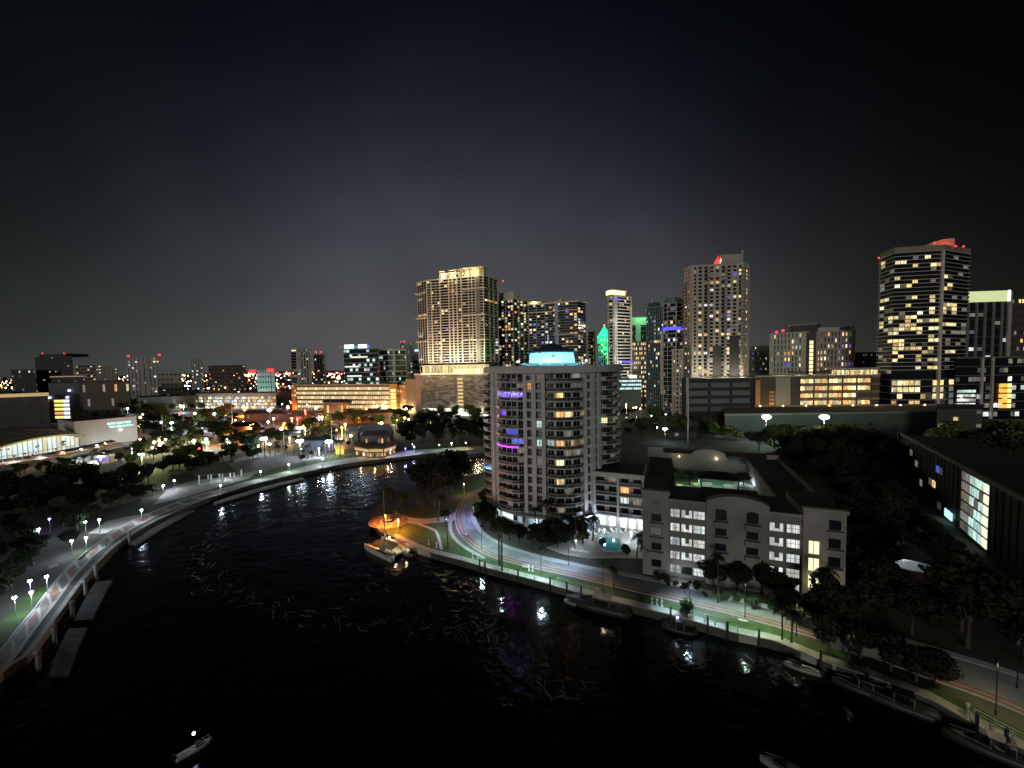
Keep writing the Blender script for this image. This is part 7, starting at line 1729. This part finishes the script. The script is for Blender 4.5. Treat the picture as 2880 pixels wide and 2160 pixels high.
SC_([(1130,1262),(1120,1230),(1180,1200),(1400,1200),(1400,1248),(1250,1254)], 34, [TREES[0],TREES[1],TREES[5]], 'riverside_tree', 'dark tree on the left bank between the restaurant and the round tower', 'dark trees behind the waterside lawn', .8, 1.2, 7, 6)
SC_([(380,1210),(380,1150),(640,1150),(680,1200),(620,1215)], 52, FARTREES, 'park_tree', 'far park tree on the left between the market hall and the coloured stalls', 'far trees of the left park', .8, 1.2, 8, 7)
SC_([(860,1240),(840,1190),(1000,1176),(1180,1160),(1400,1158),(1400,1200),(1100,1212),(980,1200)], 72, FARTREES, 'park_tree', 'dark green tree in the belt behind the riverside houses', 'trees of the belt behind the riverside', .7, 1.15, 9, 7)
SC_([(1140,1160),(1140,1135),(1400,1132),(1400,1158)], 26, FARTREES, 'street_tree', 'street tree lit from below at the foot of the mural podium', 'street trees before the mural podium', .6, .9, 10, 10)
SC_([(220,1240),(220,1160),(380,1140),(390,1240)], 16, FARTREES, 'park_tree', 'tree beyond the science hall sign wall', 'trees beyond the science hall', .7, 1.0, 11, 9)
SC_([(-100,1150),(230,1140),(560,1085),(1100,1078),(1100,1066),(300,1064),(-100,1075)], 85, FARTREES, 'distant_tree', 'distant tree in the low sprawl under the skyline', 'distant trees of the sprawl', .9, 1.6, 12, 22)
# dark mass of trees on the point and beside the road
SC_([(1165,1380),(1180,1362),(1300,1345),(1300,1372),(1262,1405),(1210,1412)], 13, [TREES[1],TREES[5],TREES[0]], 'riverside_tree', 'big black tree on the tip of the point, left of the road', 'big black trees on the point', 1.0, 1.3, 13, 5)
for i, (px, py, s_, d_) in enumerate([(1090,1420,.75,'left, by the orange plaza'),(1130,1424,.8,'right, over the orange plaza'),(1185,1432,.6,'above the pale garden path'),(1225,1432,.6,'left of the black palms')]):
    tree('riverside_tree', TREES[4] if i else TREES[2], tuple(G(px, py)), i, s_, 'small tree at the edge of the lawn of the point, ' + d_, None)
SC_([(1342,1475),(1340,1440),(1362,1425),(1395,1490),(1450,1520),(1600,1548),(1540,1550),(1450,1535),(1400,1518)], 30, [TREES[0],TREES[2],TREES[1]], 'garden_tree', 'black garden tree in the bed between the road and the round tower', 'black garden trees below the round tower', .5, .8, 14, 3.0)
SC_([(1480,1505),(1640,1500),(1640,1535),(1540,1530)], 12, [TREES[0],TREES[2]], 'garden_tree', 'dark tree in front of the tower lobby', 'dark trees before the tower lobby', .45, .65, 15, 3.2)
for i, (px, py, s_, m_, d_) in enumerate([(1695,1540,.42,2,'round bush left of the pool'),(1762,1568,.5,0,'behind the road at the left corner of the cream condominium'),(2008,1655,.95,0,'before the arched gable, left'),(2078,1666,1.05,0,'before the arched gable, middle'),(2146,1680,1.0,0,'before the right stair bay'),(2196,1690,.8,0,'before the right stair windows'),(2200,1700,.6,5,'big one over the right corner'),(2262,1762,.75,1,'at the yellow stair windows'),(2345,1795,.85,5,'at the right corner of the condominium'),(2230,1740,.9,0,'over the road where it darkens'),(2300,1770,1.0,1,'over the road at the right'),(2350,1800,1.0,5,'beside the grey low building'),(1990,1640,.35,0,'low one at the road edge')]):
    tree('garden_tree', TREES[m_], tuple(G(px, py)), i*.9, s_*.8, 'black tree, ' + d_, None)
p_ = G(1932,1738); o_ = tree('street_tree', TREES[2], tuple(p_), .3, .5, 'young street tree with a bright green lit tip beside the right road', None); point(o_, (0,-1,7), (.4,1,.2), 35, .1)
SC_([(1960,1665),(2100,1690),(2240,1730),(2240,1745),(2100,1712),(1960,1680),(1840,1640),(1840,1625)], 20, [TREES[2]], 'hedge_bush', 'dark bush in the hedge between the road and the condominium', 'hedge bushes before the condominium', .2, .34, 16, 1.6, 'bush')
SC_([(1860,1232),(1900,1200),(2200,1196),(2500,1205),(2480,1240),(2200,1250),(2000,1246)], 40, FARTREES, 'grove_tree', 'tree in front of the long flat roofed building', 'trees before the long flat roof', .6, .95, 17, 8)
SC_([(2200,1300),(2230,1262),(2480,1250),(2520,1300),(2540,1400),(2480,1500),(2420,1560),(2400,1480),(2340,1400)], 60, [TREES[0],TREES[1],TREES[5]], 'grove_tree', 'black tree in the grove between the condominium and the dark slab', 'trees of the black grove at the right', .9, 1.3, 18, 5)
SC_([(2560,1290),(2700,1230),(2980,1230),(3000,1330),(2800,1290)], 30, FARTREES, 'grove_tree', 'dark tree behind the long dark slab at the right', 'trees behind the dark slab', .9, 1.2, 19, 8)
SC_([(2400,1600),(2480,1580),(2500,1700),(2600,1730),(2760,1780),(2900,1800),(2900,1860),(2700,1820),(2500,1780),(2420,1740),(2380,1680)], 42, [TREES[0],TREES[1],TREES[5]], 'grove_tree', 'black tree near the lower right road', 'black trees near the lower right road', .8, 1.2, 20, 4.5)
SC_([(2300,1835),(2420,1870),(2560,1920),(2640,1950),(2640,1925),(2500,1880),(2380,1830)], 24, [TREES[0],TREES[2],TREES[1]], 'quay_tree', 'dark tree overhanging the quay at the lower right', 'trees overhanging the lower right quay', .6, .95, 21, 2.6)  # extra trees added to hide the lit lawn and wall behind
SC_([(110,1462),(330,1408),(420,1378),(436,1396),(330,1436),(200,1478)], 15, [TREES[0],TREES[2],TREES[4]], 'shade_tree', 'dark tree between the black grove and the riverwalk bend', 'dark trees by the riverwalk bend', .6, .9, 25, 4)
SC_([(440,1335),(470,1300),(600,1296),(720,1280),(730,1292),(600,1330),(520,1338)], 16, [TREES[4],TREES[2],TREES[3]], 'park_tree', 'olive lit tree around the hip roofed pavilion lawn', 'trees around the pavilion lawn', .55, .85, 26, 4.5)
SC_([(1780,1190),(1830,1165),(1900,1150),(1930,1180),(1900,1230),(1800,1240),(1750,1235)], 26, FARTREES, 'riverside_tree', 'dark tree on the near bank of the narrow river beyond the round tower', 'trees on the narrow river bank', .5, .8, 22, 7)
SC_([(2700,1130),(2700,1110),(2900,1110),(2900,1140)], 16, FARTREES, 'street_tree', 'dark tree below the white lit office floors at the right edge', 'trees at the right edge below the offices', .9, 1.2, 23, 8)
SC_([(1940,1086),(2120,1080),(2120,1076),(1940,1078)], 0, FARTREES, 'x', 'x', 'x', 1, 1, 24, 8)
SC_([(2470,1400),(2560,1430),(2630,1520),(2680,1590),(2600,1596),(2480,1560)], 20, [TREES[0],TREES[2],TREES[1]], 'yard_filler_tree', 'black tree added to fill the dark yard beside the long slab', 'black trees added to darken the yard beside the slab', .6, .85, 29, 4.5)  # trees added to keep the empty yard black
# roof garden of the dark garage
GT = [t_ for t_ in SC.objects if t_.get('label','').startswith('long dark garage')][0]
for i in range(14):
    px = 1975+i*10.5; p = atY(px, 306); tree('roof_garden_palm', PALMS[4], (p.x, 306, hz(p.x, 300, 1068)), i*.7, .75, 'small green lit palm on the roof terrace of the dark garage', 'roof terrace palms of the dark garage', 'palm')
for i in range(5): p = atY(1985+i*28, 301); point(GT, (p.x-GT.location.x, 303-GT.location.y, hz(p.x,300,1068)+2.2), (.6,1,.3), 300, .3)
for i in range(26):
    px = 2222+i*7.2; p = atY(px, 322); tree('roof_garden_palm', PALMS[4], (p.x, 322, gz+.6), i*.7, .8, 'palm on the lit roof terrace of the gold open garage', 'roof terrace palms of the gold garage', 'palm')
# palms
def palm(i, px, py, sc_, lab, grp=None): tree('palm_tree', PALMS[i], tuple(G(px, py)), rnd.uniform(0,6), sc_, lab, grp, 'palm')
for a in [(1,1260,1545,1.0,'tall palm pair on the point lawn, left one'),(0,1234,1468,.95,'black palm with a full crown left of the road bend'),(3,1404,1588,1.0,'tall thin palm at the quay below the round tower, left of two'),(3,1412,1606,1.0,'tall thin palm at the quay below the round tower, right of two'),
          (2,1725,1660,.75,'small palm at the quay beside the hooded lamp'),(1,2300-240,1622,1.0,'black palm before the left stair bay of the cream condominium'),(0,1790,1590,.95,'full black palm right of the pool, left of two'),(2,1815,1606,1.1,'full black palm right of the pool, right of two'),
          (1,1832,1575,.9,'palm in front of the condominium corner tower'),(3,1620,1540,.95,'palm in front of the tower lobby'),(0,1505,1510,1.0,'leftmost palm before the round tower'),(1,1535,1516,1.0,'second palm before the round tower'),(1,1560,1524,.95,'third palm before the round tower'),(0,1590,1530,.95,'fourth palm before the round tower'),(2,1640,1530,1.1,'fifth palm before the round tower'),(2,1668,1524,1.1,'sixth palm, beside the pool'),
          (0,2200,1800,.7,'palm at the lit quay corner, left'),(2,2226,1808,.9,'palm at the lit quay corner, right'),(1,2330,1760,1.0,'palm by the lower right road'),(0,2300,1720,1.0,'palm beside the yellow stair windows'),(3,2020,1695,.9,'thin palm beside the right stretch of road')]:
    palm(*a)
rq = random.Random(55)
for i in range(20): palm(rq.choice([0,1,3]), rq.uniform(700,960), rq.uniform(1292,1262), rq.uniform(.8,1.1), 'tall palm on the grey plaza among the floodlights', 'palms of the floodlit plaza')
for i in range(12): palm(rq.choice([0,1]), rq.uniform(1150,1370), rq.uniform(1256,1268)-8, rq.uniform(.6,.9), 'palm in the row on the waterside lawn left of the round tower', 'palms of the waterside lawn')
for i in range(9): palm(rq.choice([0,2]), 190+i*24, 1318-i*3, .9, 'palm in front of the science hall walkway', 'palms before the science hall')
for i in range(9): palm(rq.choice([0,2]), 560+rq.uniform(-60,120), 1345-rq.uniform(0,20), .6, 'small palm around the hip roofed pavilion', 'palms around the pavilion')

# ================================================================== scattered houses of the far left sprawl
rq = random.Random(77); HM = [mat('sprawl_%d' % i, c, .9) for i, c in enumerate([(.14,.12,.09),(.22,.20,.17),(.08,.08,.08),(.20,.14,.10)])]
for i in range(90):
    px = rq.uniform(-40, 1130); py = 1064+75*rq.random()**1.5
    p = G(px, py); w = rq.uniform(14, 40); dpt = rq.uniform(12, 22); h = rq.uniform(5, 15) if py > 1072 else rq.uniform(10, 30)
    if 540 < px < 780 and py > 1100 or px > 825 and py > 1082: continue
    o_ = thing('sprawl_building', 'small building of the distant sprawl on the left, a few windows lit', 'building', tuple(p), rq.uniform(-.3,.3), 'small buildings of the distant sprawl')
    MB().box(-w/2,0,0,w/2,dpt,h).build('wall', rq.choice(HM), o_); MB().box(-w/2-.4,-.4,h,w/2+.4,dpt+.4,h+.6).build('roof', ROOF, o_)
    k = int(w//4); nf = max(1, int(h//3.4))
    for f in range(nf):
        for b in range(k):
            if rq.random() < .22: MB().box(-w/2+1+b*4,-.15,1+f*3.4,-w/2+3.4+b*4,-.02,2.9+f*3.4).build('window', LW[rq.choice('yyywoc')], o_)

# ================================================================== a label of its own for every member of the smaller groups
ORD = 'leftmost second third fourth fifth sixth seventh eighth ninth tenth eleventh twelfth thirteenth fourteenth fifteenth sixteenth seventeenth eighteenth nineteenth twentieth'.split()
bpy.context.view_layer.update()
same = {}
for o in SC.objects:
    if o.parent is None and o.get('group') and o.get('label'): same.setdefault((o['group'], o['label']), []).append(o)
for (g_, l_), os_ in same.items():
    if 2 <= len(os_) <= len(ORD):
        os_.sort(key=lambda o: proj(o.matrix_world.translation)[0])
        for i, o in enumerate(os_): o['label'] = (l_ if len(l_.split()) <= 12 else 'one of the '+g_)+(', leftmost one' if i == 0 else (', rightmost one' if i == len(os_)-1 else ', %s from the left' % ORD[i]))
